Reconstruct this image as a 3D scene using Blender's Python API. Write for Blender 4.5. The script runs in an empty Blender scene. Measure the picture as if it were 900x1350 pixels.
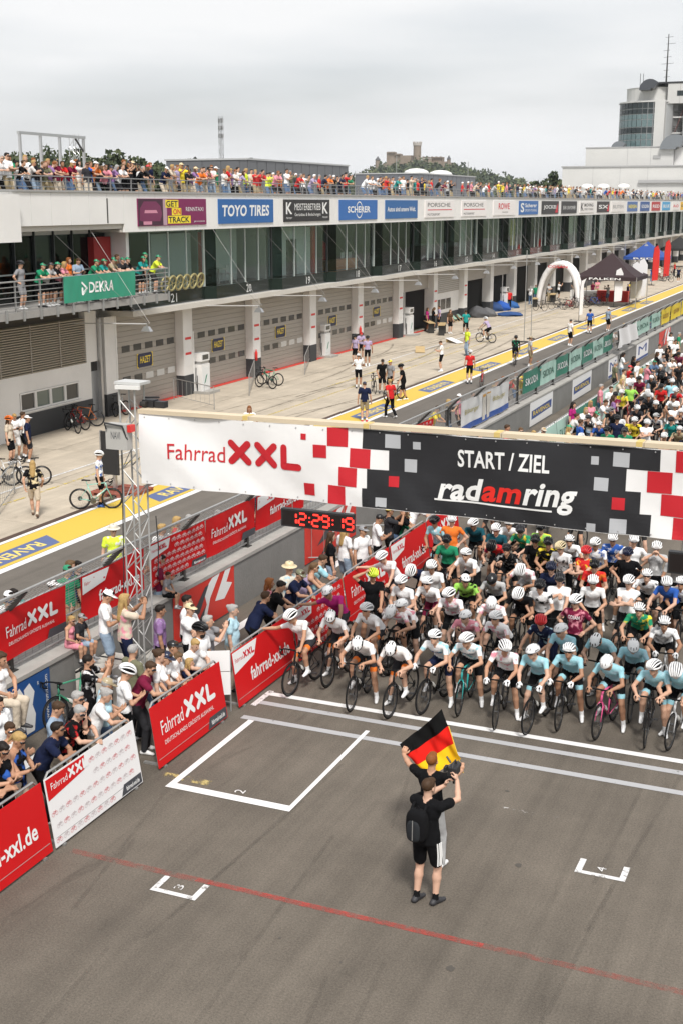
import bpy, bmesh, math, random
import numpy as np
from mathutils import Vector, Matrix
random.seed(11); np.random.seed(11)
S = bpy.context.scene
COL = S.collection
R = math.radians
# ---------------------------------------------------------------- camera
H = 9.3                       # camera height over the track (m)
FPX, CX, CY = 1662.0, 450.0, 675.0
PITCH = math.atan((675 - 268) / FPX)
YAW = math.atan(730 / math.hypot(FPX, 407))
cam = bpy.data.cameras.new('camera')
cam.sensor_fit = 'VERTICAL'; cam.sensor_height = 36.0
cam.lens = FPX / 1350 * 36.0
cam.clip_start = 0.1; cam.clip_end = 6000
camo = bpy.data.objects.new('camera', cam); COL.objects.link(camo)
camo.location = (0, 0, H); camo.rotation_euler = (math.pi / 2 - PITCH, 0, YAW)
S.camera = camo
# ---------------------------------------------------------------- sky, sun, exposure
SUN_EL, SUN_AZ = R(52), R(150)          # azimuth clockwise from +Y
w = bpy.data.worlds.new('World'); S.world = w; w.use_nodes = True
nt = w.node_tree; nt.nodes.clear()
wo = nt.nodes.new('ShaderNodeOutputWorld'); bg = nt.nodes.new('ShaderNodeBackground')
sky = nt.nodes.new('ShaderNodeTexSky'); sky.sky_type = 'NISHITA'; sky.sun_disc = False
sky.sun_elevation = SUN_EL; sky.sun_rotation = SUN_AZ; sky.air_density = 1.0; sky.dust_density = 4.0
tc = nt.nodes.new('ShaderNodeTexCoord'); mp = nt.nodes.new('ShaderNodeMapping')
mp.inputs['Scale'].default_value = (1.0, 1.0, 6.0); mp.inputs['Rotation'].default_value = (R(3), R(-4), 0)
nz = nt.nodes.new('ShaderNodeTexNoise'); nz.inputs['Scale'].default_value = 2.6; nz.inputs['Detail'].default_value = 4; nz.inputs['Roughness'].default_value = 0.45
cr = nt.nodes.new('ShaderNodeValToRGB')
cr.color_ramp.elements[0].position = 0.32; cr.color_ramp.elements[0].color = (0.55, 0.55, 0.55, 1)
cr.color_ramp.elements[1].position = 0.62; cr.color_ramp.elements[1].color = (1, 1, 1, 1)
cl = nt.nodes.new('ShaderNodeRGB'); cl.outputs[0].default_value = (7.7, 7.75, 7.8, 1)   # cloud sheet, in the sky texture's own units
mx = nt.nodes.new('ShaderNodeMix'); mx.data_type = 'RGBA'
nt.links.new(tc.outputs['Generated'], mp.inputs['Vector']); nt.links.new(mp.outputs[0], nz.inputs['Vector'])
nt.links.new(nz.outputs['Fac'], cr.inputs[0]); nt.links.new(cr.outputs[0], mx.inputs[0])
nt.links.new(sky.outputs[0], mx.inputs[6]); nt.links.new(cl.outputs[0], mx.inputs[7])
nt.links.new(mx.outputs[2], bg.inputs[0]); bg.inputs[1].default_value = 0.095
nt.links.new(bg.outputs[0], wo.inputs[0])
sl = bpy.data.lights.new('sun', 'SUN'); sl.energy = 2.8; sl.angle = R(11); sl.color = (1.0, 0.97, 0.92)
so = bpy.data.objects.new('sun', sl); COL.objects.link(so)
sd = Vector((math.sin(SUN_AZ) * math.cos(SUN_EL), math.cos(SUN_AZ) * math.cos(SUN_EL), math.sin(SUN_EL)))
so.rotation_euler = (-sd).to_track_quat('-Z', 'Y').to_euler()
so.location = (30, -30, 60)
vs = S.view_settings; vs.view_transform = 'Standard'; vs.look = 'None'; vs.exposure = 0.42; vs.gamma = 1.0; vs.use_curve_mapping = False
S.cycles.max_bounces = 4; S.cycles.transparent_max_bounces = 8
S.cycles.diffuse_bounces = 3; S.cycles.glossy_bounces = 2; S.cycles.transmission_bounces = 2
S.cycles.caustics_reflective = False; S.cycles.caustics_refractive = False

# ---------------------------------------------------------------- photo pixel -> place
_fw = Vector((-math.sin(YAW) * math.cos(PITCH), math.cos(YAW) * math.cos(PITCH), -math.sin(PITCH)))
_rt = Vector((math.cos(YAW), math.sin(YAW), 0)); _up = _rt.cross(_fw)
def ray(x, y): return _fw * FPX + _rt * (x - CX) - _up * (y - CY)
def gz(x, y, z=0.0):
    d = ray(x, y); t = (z - H) / d.z; return Vector((0, 0, H)) + d * t
def gx(x, y, X):
    d = ray(x, y); return Vector((0, 0, H)) + d * (X / d.x)
def gy(x, y, Y):
    d = ray(x, y); return Vector((0, 0, H)) + d * (Y / d.y)
def proj(p):
    v = Vector(p) - Vector((0, 0, H)); k = FPX / v.dot(_fw)
    return CX + k * v.dot(_rt), CY - k * v.dot(_up)

# ---------------------------------------------------------------- materials
MATS = {}
def lin(c):
    if isinstance(c, str):
        c = [int(c[i:i + 2], 16) / 255 for i in (0, 2, 4)]
        c = [(x / 12.92 if x <= .04045 else ((x + .055) / 1.055) ** 2.4) for x in c]
    return tuple(c[:3])
def M(name, col=None, rough=.6, noise=0.0, scale=6.0, bump=0.0, metal=0.0, spec=.5, prop=None, prop2=None, emit=0, coords='Object', stretch=None, bscale=None, sheen=0.0):
    if name in MATS: return MATS[name]
    m = bpy.data.materials.new(name); m.use_nodes = True; t = m.node_tree
    b = t.nodes['Principled BSDF']; b.inputs['Roughness'].default_value = rough; b.inputs['Metallic'].default_value = metal
    b.inputs['Specular IOR Level'].default_value = spec
    if sheen: b.inputs['Sheen Weight'].default_value = sheen
    L = t.links.new
    if prop:
        a = t.nodes.new('ShaderNodeAttribute'); a.attribute_type = 'OBJECT'; a.attribute_name = prop; src = a.outputs['Color']
    else:
        c = t.nodes.new('ShaderNodeRGB'); c.outputs[0].default_value = (*lin(col), 1); src = c.outputs[0]
    if noise or bump or prop2:
        co = t.nodes.new('ShaderNodeTexCoord'); vec = co.outputs[coords]
        oi = t.nodes.new('ShaderNodeObjectInfo')
        va = t.nodes.new('ShaderNodeVectorMath'); va.operation = 'ADD'
        vm = t.nodes.new('ShaderNodeVectorMath'); vm.operation = 'SCALE'; vm.inputs[0].default_value = (37, 53, 71); L(oi.outputs['Random'], vm.inputs['Scale'])
        L(vec, va.inputs[0]); L(vm.outputs[0], va.inputs[1]); vec = va.outputs[0]
        if stretch:
            mpn = t.nodes.new('ShaderNodeMapping'); mpn.inputs['Scale'].default_value = stretch; L(vec, mpn.inputs['Vector']); vec = mpn.outputs[0]
        n = t.nodes.new('ShaderNodeTexNoise'); n.inputs['Scale'].default_value = scale; n.inputs['Detail'].default_value = 6; n.inputs['Roughness'].default_value = .6
        L(vec, n.inputs['Vector'])
    if prop2:
        a2 = t.nodes.new('ShaderNodeAttribute'); a2.attribute_type = 'OBJECT'; a2.attribute_name = prop2
        n2 = t.nodes.new('ShaderNodeTexNoise'); n2.inputs['Scale'].default_value = 8.5; n2.inputs['Detail'].default_value = 2.5; L(vec, n2.inputs['Vector'])
        th = t.nodes.new('ShaderNodeMath'); th.operation = 'MULTIPLY_ADD'; th.use_clamp = True; th.inputs[1].default_value = 9; th.inputs[2].default_value = -4.75
        L(n2.outputs['Fac'], th.inputs[0])
        mm = t.nodes.new('ShaderNodeMix'); mm.data_type = 'RGBA'; L(th.outputs[0], mm.inputs[0]); L(src, mm.inputs[6]); L(a2.outputs['Color'], mm.inputs[7]); src = mm.outputs[2]
    if noise:
        hs = t.nodes.new('ShaderNodeMapRange'); hs.inputs[1].default_value = .25; hs.inputs[2].default_value = .75
        hs.inputs[3].default_value = 1 - noise; hs.inputs[4].default_value = 1 + noise
        L(n.outputs['Fac'], hs.inputs[0])
        mu = t.nodes.new('ShaderNodeVectorMath'); mu.operation = 'SCALE'; L(src, mu.inputs[0]); L(hs.outputs[0], mu.inputs['Scale']); src = mu.outputs[0]
    L(src, b.inputs['Base Color'])
    if bump:
        bp = t.nodes.new('ShaderNodeBump'); bp.inputs['Strength'].default_value = min(1, bump); bp.inputs['Distance'].default_value = .03
        if bscale:
            nb = t.nodes.new('ShaderNodeTexNoise'); nb.inputs['Scale'].default_value = bscale; nb.inputs['Detail'].default_value = 3; L(vec, nb.inputs['Vector']); L(nb.outputs['Fac'], bp.inputs['Height'])
        else: L(n.outputs['Fac'], bp.inputs['Height'])
        L(bp.outputs[0], b.inputs['Normal'])
    if emit:
        b.inputs['Emission Color'].default_value = (*lin(col), 1); b.inputs['Emission Strength'].default_value = emit
    MATS[name] = m; return m

# ---------------------------------------------------------------- mesh builder
WL = {}                                  # world location of every object built
def tag(o, label=None, cat=None, group=None, kind=None):
    if label: o['label'] = label
    if cat: o['category'] = cat
    if group: o['group'] = group
    if kind: o['kind'] = kind
    return o
def thing(name, label, cat, loc, group=None):
    o = bpy.data.objects.new(name, None); COL.objects.link(o); o.location = loc; o.empty_display_size = .2
    WL[o] = Vector(loc); return tag(o, label, cat, group)
def link(name, me, parent=None, loc=(0, 0, 0)):
    o = bpy.data.objects.new(name, me); COL.objects.link(o); o.parent = parent; o.location = loc
    WL[o] = (WL[parent] if parent else Vector((0, 0, 0))) + Vector(loc)
    return o
def frame_of(a, b, up=(0, 0, 1)):
    d = (Vector(b) - Vector(a)).normalized(); u = Vector(up)
    if abs(d.dot(u)) > .98: u = Vector((0, 1, 0))
    s = d.cross(u).normalized(); return d, s, s.cross(d)
class MB:
    def __init__(s): s.v = []; s.f = []; s.m = []
    def add(s, vs, fs, m=0):
        k = len(s.v); s.v += [tuple(p) for p in vs]; s.f += [tuple(i + k for i in f) for f in fs]; s.m += [m] * len(fs); return s
    def poly(s, pts, m=0): return s.add(pts, [tuple(range(len(pts)))], m)
    def box(s, x0, x1, y0, y1, z0, z1, m=0):
        return s.add([(x0, y0, z0), (x1, y0, z0), (x1, y1, z0), (x0, y1, z0), (x0, y0, z1), (x1, y0, z1), (x1, y1, z1), (x0, y1, z1)],
                     [(0, 3, 2, 1), (4, 5, 6, 7), (0, 1, 5, 4), (1, 2, 6, 5), (2, 3, 7, 6), (3, 0, 4, 7)], m)
    def hexa(s, a, b, m=0):              # two quads, same winding
        return s.add(list(a) + list(b), [(0, 3, 2, 1), (4, 5, 6, 7), (0, 1, 5, 4), (1, 2, 6, 5), (2, 3, 7, 6), (3, 0, 4, 7)], m)
    def bar(s, a, b, w, h=None, m=0, up=(0, 0, 1)):
        h = w if h is None else h; d, sx, u = frame_of(a, b, up); a, b = Vector(a), Vector(b); q = []
        for p in (a, b): q.append([p - sx * w / 2 - u * h / 2, p + sx * w / 2 - u * h / 2, p + sx * w / 2 + u * h / 2, p - sx * w / 2 + u * h / 2])
        return s.hexa(q[0], q[1], m)
    def tube(s, pts, r, n=6, m=0, closed=False, cap=True):
        pts = [Vector(p) for p in pts]; N = len(pts); rr = r if isinstance(r, (list, tuple)) else [r] * N
        vs = []; fs = []; prev = None
        for i, p in enumerate(pts):
            a = pts[(i - 1) % N] if (closed or i > 0) else p; b = pts[(i + 1) % N] if (closed or i < N - 1) else p
            d = (b - a).normalized()
            if prev is None:
                u = Vector((0, 0, 1)) if abs(d.z) < .9 else Vector((1, 0, 0)); u = (u - d * u.dot(d)).normalized()
            else:
                u = (prev - d * prev.dot(d))
                u = u.normalized() if u.length > 1e-6 else Vector((1, 0, 0))
            prev = u; q = d.cross(u)
            for k in range(n):
                t = 2 * math.pi * k / n; vs.append(p + (u * math.cos(t) + q * math.sin(t)) * rr[i])
        for i in range(N if closed else N - 1):
            j = (i + 1) % N
            for k in range(n): fs.append((i * n + k, i * n + (k + 1) % n, j * n + (k + 1) % n, j * n + k))
        if cap and not closed: fs += [tuple(range(n - 1, -1, -1)), tuple((N - 1) * n + k for k in range(n))]
        return s.add(vs, fs, m)
    def lathe(s, prof, c=(0, 0, 0), n=16, m=0, ax='z', caps=True):
        vs = []; fs = []; c = Vector(c)
        for r, z in prof:
            for k in range(n):
                t = 2 * math.pi * k / n; x, y = r * math.cos(t), r * math.sin(t)
                vs.append(c + (Vector((x, y, z)) if ax == 'z' else Vector((z, x, y))))
        for i in range(len(prof) - 1):
            for k in range(n): fs.append((i * n + k, i * n + (k + 1) % n, (i + 1) * n + (k + 1) % n, (i + 1) * n + k))
        if caps: fs += [tuple(range(n - 1, -1, -1)), tuple((len(prof) - 1) * n + k for k in range(n))]
        return s.add(vs, fs, m)
    def ell(s, c, r, n=10, k=6, m=0, rot=None):
        vs = []; fs = []; c = Vector(c)
        for i in range(k + 1):
            ph = math.pi * i / k
            for j in range(n):
                t = 2 * math.pi * j / n; p = Vector((r[0] * math.sin(ph) * math.cos(t), r[1] * math.sin(ph) * math.sin(t), r[2] * math.cos(ph)))
                vs.append(c + (rot @ p if rot else p))
        for i in range(k):
            for j in range(n): fs.append((i * n + j, (i + 1) * n + j, (i + 1) * n + (j + 1) % n, i * n + (j + 1) % n))
        return s.add(vs, fs, m)
    def mesh(s, name, mats, smooth=False):
        me = bpy.data.meshes.new(name); me.from_pydata([tuple(p) for p in s.v], [], s.f)
        for m in (mats if isinstance(mats, (list, tuple)) else [mats]): me.materials.append(m)
        if any(s.m): me.polygons.foreach_set('material_index', s.m)
        if smooth: me.polygons.foreach_set('use_smooth', [True] * len(me.polygons))
        me.update(); return me
    def build(s, name, mats, parent=None, smooth=False, origin=None):
        if parent is not None: o0 = WL[parent]
        elif origin is not None: o0 = Vector(origin)
        else:
            a = np.array([tuple(p) for p in s.v]); o0 = Vector(((a[:, 0].min() + a[:, 0].max()) / 2, (a[:, 1].min() + a[:, 1].max()) / 2, a[:, 2].min()))
        s.v = [(p[0] - o0[0], p[1] - o0[1], p[2] - o0[2]) for p in s.v]
        me = s.mesh(name, mats, smooth)
        return link(name, me, parent, (0, 0, 0) if parent is not None else o0)
def copy_tree(o, loc=None, rz=None, parent=None, label=None):
    c = o.copy(); COL.objects.link(c); c.parent = parent
    if loc is not None: c.location = loc
    if rz is not None: c.rotation_euler = (0, 0, rz)
    if label: c['label'] = label
    WL[c] = (WL[parent] if parent else Vector((0, 0, 0))) + c.location
    for ch in list(o.children): copy_tree(ch, parent=c)
    return c

# ---------------------------------------------------------------- lettering (built-in font, one evaluation for all strings)
TXT = {}
def prepare_texts(items):
    obs = []
    for s_, bold in items:
        if (s_, bold) in TXT or (s_, bold) in [k for k, _ in obs]: continue
        cu = bpy.data.curves.new('lettering', 'FONT'); cu.body = s_; cu.size = 1; cu.offset = bold; cu.resolution_u = 3
        cu.space_character = 1.0 + bold * 1.5
        ob = bpy.data.objects.new('lettering', cu); COL.objects.link(ob); obs.append(((s_, bold), ob))
    dg = bpy.context.evaluated_depsgraph_get(); dg.update()
    for k, ob in obs:
        e = ob.evaluated_get(dg); me = e.to_mesh()
        v = np.empty(len(me.vertices) * 3); me.vertices.foreach_get('co', v); v = v.reshape(-1, 3)[:, :2]
        f = [tuple(p.vertices) for p in me.polygons]; e.to_mesh_clear()
        TXT[k] = (v, f)
    for k, ob in obs:
        cu = ob.data; bpy.data.objects.remove(ob); bpy.data.curves.remove(cu)
class Face:
    """a printed face: (u,v) in metres from the lower left corner, optional relief function"""
    def __init__(s, O, U, V, relief=None):
        s.O = Vector(O); s.U = Vector(U).normalized(); s.V = Vector(V).normalized(); s.N = s.U.cross(s.V).normalized(); s.rel = relief
    def p(s, u, v, d=0.0):
        if s.rel: d += s.rel(u, v)
        return s.O + s.U * u + s.V * v + s.N * d
    def text(s, mb, st, u0, v0, wd, ht, d=.004, bold=.0, shear=0.0, m=0, keep=False, align='l'):
        v, f = TXT[(st, bold)]
        a, b = v.min(0), v.max(0); k = ht / (b[1] - a[1]); kx = wd / (b[0] - a[0])
        if keep:
            kx = min(kx, k); k = kx; w2 = kx * (b[0] - a[0])
            if align == 'c': u0 += (wd - w2) / 2
        q = [s.p(u0 + (x - a[0]) * kx + shear * (y - a[1]) * k, v0 + (y - a[1]) * k, d) for x, y in v]
        mb.add(q, f, m); return mb
    def rect(s, mb, u0, v0, u1, v1, d=.003, m=0, nu=1, nv=1):
        g = [s.p(u0 + (u1 - u0) * i / nu, v0 + (v1 - v0) * j / nv, d) for j in range(nv + 1) for i in range(nu + 1)]
        fs = [(j * (nu + 1) + i, j * (nu + 1) + i + 1, (j + 1) * (nu + 1) + i + 1, (j + 1) * (nu + 1) + i) for j in range(nv) for i in range(nu)]
        mb.add(g, fs, m); return mb
    def poly(s, mb, pts, d=.004, m=0): return mb.poly([s.p(u, v, d) for u, v in pts], m)
    def stroke(s, mb, pts, wd, d=.005, m=0, n=5):
        for (a, b), (c, e) in zip(pts[:-1], pts[1:]):
            t = math.atan2(e - b, c - a); P = []
            for i in range(n + 1): an = t - math.pi / 2 + math.pi * i / n; P.append((c + wd / 2 * math.cos(an), e + wd / 2 * math.sin(an)))
            for i in range(n + 1): an = t + math.pi / 2 + math.pi * i / n; P.append((a + wd / 2 * math.cos(an), b + wd / 2 * math.sin(an)))
            s.poly(mb, P, d, m); d += .0006
        return mb
    def xxl(s, mb, u, v, h, d=.005, m=0):
        w_ = h * .28; r = w_ / 2; q = h * .86
        for k in range(2):
            x = u + r + k * (q + w_ * 1.05)
            s.stroke(mb, [(x, v + r), (x + q - r, v + h - r)], w_, d, m); s.stroke(mb, [(x, v + h - r), (x + q - r, v + r)], w_, d + .0007, m)
        x = u + r + 2 * (q + w_ * 1.05)
        s.stroke(mb, [(x, v + h - r), (x, v + r), (x + q * .72, v + r)], w_, d, m)
        return 2 * (q + w_ * 1.05) + q * .72 + w_

# ================================================================ THE SETTING
prepare_texts([(t, .0) for t in ['MOTORSPORT', 'MEISTERBETRIEB', 'Gerüstbau & Bedachungen', 'DEUTSCHLANDS GRÖSSTE AUSWAHL', 'RENNTAXI', 'get-on-track.de', 'Fahrrad', '3', '4', '2', 'ROWE', 'RACING', 'Alpinger', 'PORSCHE', 'www.mmm.com', 'NAVI', 'BÄR I LIN POWER', 'SPORT+TUNING', 'SKODA', 'R', 'Bitburger', 'M'] + [str(k) for k in range(8, 22)]]
              + [(t, .022) for t in ['RAVENOL', 'START / ZIEL', 'TOYO TIRES', 'SCHERER', 'Autos sind unsere Welt.', 'GET', 'ON', 'TRACK', 'HAZET', 'K', 'DEKRA', 'JOCKEL', 'SX', 'MOVING', 'BILSTEIN', 'NEXEN', 'S', 'ROWE', 'fahrrad-xxl.de', 'Fahrrad', 'SKODA', 'Scherer', 'GOLDEN', 'AvD', 'RED', 'BLUE', 'IGUS', 'Mobil', 'COSAN', 'FALKEN']]
              + [(t, .03) for t in ['rad', 'am', 'ring', 'TOYO TIRES', 'SCHERER', 'XXL']])

def ground_mat(name, base, streak=.25, patch=.12, grain=.22, dark=None, wet=.85, tracks=0.0):
    m = bpy.data.materials.new(name); m.use_nodes = True; t = m.node_tree; L = t.links.new; b = t.nodes['Principled BSDF']
    b.inputs['Roughness'].default_value = wet; b.inputs['Specular IOR Level'].default_value = .3
    co = t.nodes.new('ShaderNodeTexCoord').outputs['Object']
    def noise(sc, st=None, det=4, rgh=.6, dist=0):
        v = co
        if st:
            mp = t.nodes.new('ShaderNodeMapping'); mp.inputs['Scale'].default_value = st; L(co, mp.inputs[0]); v = mp.outputs[0]
        n = t.nodes.new('ShaderNodeTexNoise'); n.inputs['Scale'].default_value = sc; n.inputs['Detail'].default_value = det; n.inputs['Roughness'].default_value = rgh; n.inputs['Distortion'].default_value = dist
        L(v, n.inputs['Vector']); return n.outputs['Fac']
    def rng(f, a, b_, lo, hi):
        r = t.nodes.new('ShaderNodeMapRange'); r.inputs[1].default_value = a; r.inputs[2].default_value = b_; r.inputs[3].default_value = lo; r.inputs[4].default_value = hi; L(f, r.inputs[0]); return r.outputs[0]
    def mul(a, b_):
        k = t.nodes.new('ShaderNodeMath'); k.operation = 'MULTIPLY'; L(a, k.inputs[0]); L(b_, k.inputs[1]); return k.outputs[0]
    g1 = noise(34, None, 6, .9); g2 = noise(.35, None, 3); g3 = noise(1.0, (2.2, .05, 1), 5, .65); g4 = noise(3, None, 4)
    f = mul(mul(rng(g1, .3, .7, 1 - grain, 1 + grain), rng(g2, .3, .7, 1 - patch, 1 + patch)), mul(rng(g3, .35, .62, 1 - streak, 1 + streak * .35), rng(g4, .3, .7, .95, 1.05)))
    g5 = noise(.9, (1.0, .35, 1), 6, .7, 1.5)
    f = mul(f, rng(g5, .60, .72, 1.0, 1 - patch * 1.6))
    if tracks:
        wv = t.nodes.new('ShaderNodeTexWave'); wv.wave_type = 'BANDS'; wv.bands_direction = 'DIAGONAL'; wv.inputs['Scale'].default_value = .09; wv.inputs['Distortion'].default_value = 9; wv.inputs['Detail'].default_value = 2.5; wv.inputs['Detail Scale'].default_value = .35
        L(co, wv.inputs['Vector']); f = mul(f, rng(wv.outputs['Fac'], .0, .05, 1 - tracks, 1.0))
    c = t.nodes.new('ShaderNodeRGB'); c.outputs[0].default_value = (*lin(base), 1)
    s_ = t.nodes.new('ShaderNodeVectorMath'); s_.operation = 'SCALE'; L(c.outputs[0], s_.inputs[0]); L(f, s_.inputs['Scale']); L(s_.outputs[0], b.inputs['Base Color'])
    bp = t.nodes.new('ShaderNodeBump'); bp.inputs['Strength'].default_value = .5; bp.inputs['Distance'].default_value = .006; L(noise(90, None, 3), bp.inputs['Height']); L(bp.outputs[0], b.inputs['Normal'])
    MATS[name] = m; return m
def paint(name, col, wear=.35, sc=5.0, rough=.6, soft=.06, opac=1.0):
    m = bpy.data.materials.new(name); m.use_nodes = True; t = m.node_tree; L = t.links.new; b = t.nodes['Principled BSDF']
    b.inputs['Roughness'].default_value = rough; b.inputs['Base Color'].default_value = (*lin(col), 1)
    co = t.nodes.new('ShaderNodeTexCoord').outputs['Object']
    n = t.nodes.new('ShaderNodeTexNoise'); n.inputs['Scale'].default_value = sc; n.inputs['Detail'].default_value = 9; n.inputs['Roughness'].default_value = .75; L(co, n.inputs['Vector'])
    r = t.nodes.new('ShaderNodeMapRange'); r.inputs[1].default_value = wear - soft; r.inputs[2].default_value = wear + soft; r.inputs[4].default_value = opac; L(n.outputs['Fac'], r.inputs[0])
    tr = t.nodes.new('ShaderNodeBsdfTransparent'); ms = t.nodes.new('ShaderNodeMixShader')
    L(r.outputs[0], ms.inputs[0]); L(tr.outputs[0], ms.inputs[1]); L(b.outputs[0], ms.inputs[2]); L(ms.outputs[0], t.nodes['Material Output'].inputs[0])
    MATS[name] = m; return m
def glassm(name, tint, refl=.35, clear=.8, rough=.03):
    m = bpy.data.materials.new(name); m.use_nodes = True; t = m.node_tree; L = t.links.new; t.nodes.remove(t.nodes['Principled BSDF'])
    tr = t.nodes.new('ShaderNodeBsdfTransparent'); tr.inputs[0].default_value = (tint[0] * clear, tint[1] * clear, tint[2] * clear, 1)
    gl = t.nodes.new('ShaderNodeBsdfGlossy'); gl.inputs['Roughness'].default_value = rough; gl.inputs[0].default_value = (.9, .95, .95, 1)
    lw = t.nodes.new('ShaderNodeLayerWeight'); lw.inputs[0].default_value = .5
    pw = t.nodes.new('ShaderNodeMath'); pw.operation = 'POWER'; pw.inputs[1].default_value = 3.0; L(lw.outputs['Facing'], pw.inputs[0])
    ma = t.nodes.new('ShaderNodeMath'); ma.operation = 'MULTIPLY_ADD'; ma.inputs[1].default_value = refl; ma.inputs[2].default_value = .03; L(pw.outputs[0], ma.inputs[0])
    ms = t.nodes.new('ShaderNodeMixShader'); L(ma.outputs[0], ms.inputs[0]); L(tr.outputs[0], ms.inputs[1]); L(gl.outputs[0], ms.inputs[2]); L(ms.outputs[0], t.nodes['Material Output'].inputs[0])
    MATS[name] = m; return m

mTRACK = ground_mat('track_asphalt', (.132, .113, .092), streak=.17, patch=.19, grain=.55)
mLANE = ground_mat('lane_asphalt', (.140, .124, .107), streak=.14, patch=.10, grain=.22)
mCONC = ground_mat('apron_concrete', (.49, .425, .34), streak=.12, patch=.16, grain=.2, tracks=.16)
mGRASS = M('far_grass', (.07, .09, .035), .9, .3, .05)
mWHITEP = paint('white_road_paint', (.74, .73, .72), .30, 6)
mWORN = paint('worn_white_paint', (.66, .65, .64), .42, 9)
mGREYP = paint('faded_white_paint', (.46, .46, .47), .34, 7, opac=.85)
mREDP = paint('faded_red_paint', (.62, .10, .07), .53, 2.6)
mYELP = paint('yellow_road_paint', (.64, .45, .065), .30, 3)
mYELW = paint('worn_yellow_paint', (.62, .48, .14), .50, 4)
mBLUEP = paint('blue_road_paint', (.10, .135, .28), .27, 5)
mBROWN = M('brown_channel', (.075, .045, .033), .8, .2, 3)
mREDL = paint('red_apron_paint', (.62, .05, .035), .22, 3)

def struct(name, mb, mat, parent=None, origin=(0, 0, 0)):
    o = mb.build(name, mat, parent, origin=origin)
    if parent is None: o['kind'] = 'structure'
    return o
def sheet(x0, x1, y0, y1, z): return MB().poly([(x0, y0, z), (x1, y0, z), (x1, y1, z), (x0, y1, z)])
struct('ground', sheet(-3000, 3000, -600, 3500, -.06), mGRASS)
struct('race_track', sheet(-14.3, 14, -12, 420, 0), mTRACK)
struct('pit_lane', sheet(-22.55, -14.3, -5, 420, 0.0), mLANE)
apron = struct('apron', sheet(-32.6, -22.52, -5, 420, -.02), M('joint_dark', (.10, .09, .08), .9))
sy = 5.0; k = 0
slabs = {}
for wx0, wx1 in ((-32.5, -29.1), (-29.07, -25.8), (-25.77, -22.56)):
    key = round(wx1 - wx0, 2)
    for j in range(38):
        y0 = 10 + j * sy
        if key not in slabs:
            mb = MB().box(0, wx1 - wx0, 0, sy - .03, -.019, 0.0)
            slabs[key] = mb.mesh('slab', mCONC)
        o = link('slab', slabs[key], apron, (wx0, y0, 0.0 - random.random() * .004))
struct('apron_far', sheet(-32.5, -22.56, 200, 420, .002), mCONC)
# pit lane stripes
struct('yellow_stripe', sheet(-22.12, -20.62, -5, 300, .006), mYELP)
struct('white_edge_line', sheet(-20.6, -20.34, -5, 300, .006), mWHITEP)
struct('white_edge_line', sheet(-22.30, -22.14, -5, 300, .006), mWHITEP)
struct('drain_channel', MB().box(-22.54, -22.32, -5, 300, -.02, .008), mBROWN)
struct('white_lane_line', sheet(-15.9, -15.7, -5, 300, .006), mWORN)
for (x, y0, y1, mt) in ((-26.3, 30, 46, mWORN), (-25.2, 30, 90, mYELW), (-26.4, 60, 110, mYELW), (-27.6, 66, 120, mWORN)):
    struct('apron_line', sheet(x, x + .12, y0, y1, .008), mt)
struct('red_threshold_line', sheet(-31.98, -31.6, 48.2, 92, .008), mREDL)
for i in range(12):
    y = 24.4 + i * 8.9
    if i == 1: y = 33.9
    L0, w0 = 4.6, .82
    flip = i % 2 == 0
    f = Face((-20.78, y, .01), (0, 1, 0), (-1, 0, 0)) if not flip else Face((-20.78 - w0, y + L0, .01), (0, -1, 0), (1, 0, 0))
    mb = MB(); f.poly(mb, [(0, 0), (L0 - .5, 0), (L0, w0), (.5, w0)], 0); o = struct('stripe_logo', mb, mBLUEP)
    tb = MB(); f.text(tb, 'RAVENOL', .75, .16, L0 - 1.6, w0 - .32, .004, .022, .25); struct('stripe_lettering', tb, M('logo_yellow', (.75, .58, .16), .7), o)
# track paint
ln = lambda y0, y1, m, n='start_line', x0=-10.3, x1=8: struct(n, sheet(x0, x1, y0, y1, .006), m)
ln(20.58, 20.74, mWHITEP); ln(20.12, 20.28, mGREYP, 'second_line'); ln(19.36, 19.52, mGREYP, 'third_line')
struct('line_joint', sheet(-10.42, -10.3, 20.0, 20.8, .0075), mWORN)
mb = MB(); mb.poly([(-10.12, 16.36, .0085), (-7.87, 16.36, .0085), (-7.87, 16.54, .0085), (-10.12, 16.54, .0085)])
mb.poly([(-10.12, 16.54, .0085), (-10.0, 16.54, .0085), (-10.0, 19.35, .0085), (-10.12, 19.35, .0085)]); mb.poly([(-7.95, 16.54, .0085), (-7.87, 16.54, .0085), (-7.87, 19.75, .0085), (-7.95, 19.75, .0085)])
struct('grid_box', mb, mWHITEP)
for (x, y, ch) in ((-8.66, 13.5, '3'), (-3.34, 16.3, '4')):
    mb = MB()
    for a in ((x, x + .72, y, y + .085), (x, x + .09, y + .085, y + .42), (x + .63, x + .72, y + .085, y + .42)): mb.poly([(a[0], a[2], .0085), (a[1], a[2], .0085), (a[1], a[3], .0085), (a[0], a[3], .0085)])
    o = struct('grid_bracket', mb, mWORN)
    f = Face((x + .41, y + .16, .009), (0, 1, 0), (-1, 0, 0)); tb = MB(); f.text(tb, ch, 0, 0, .12, .13, 0, 0.0); struct('grid_number', tb, mWORN, o)
f = Face((-8.82, 16.62, .009), (0, 1, 0), (-1, 0, 0)); tb = MB(); f.text(tb, '2', 0, 0, .12, .17, 0, 0.0); struct('grid_number', tb, mWORN)
mREDP2 = paint('thin_red_paint', (.46, .06, .045), .48, 7, soft=.14, opac=.72); mREDP3 = paint('faint_red_paint', (.40, .08, .06), .55, 4, soft=.15, opac=.6)
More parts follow.
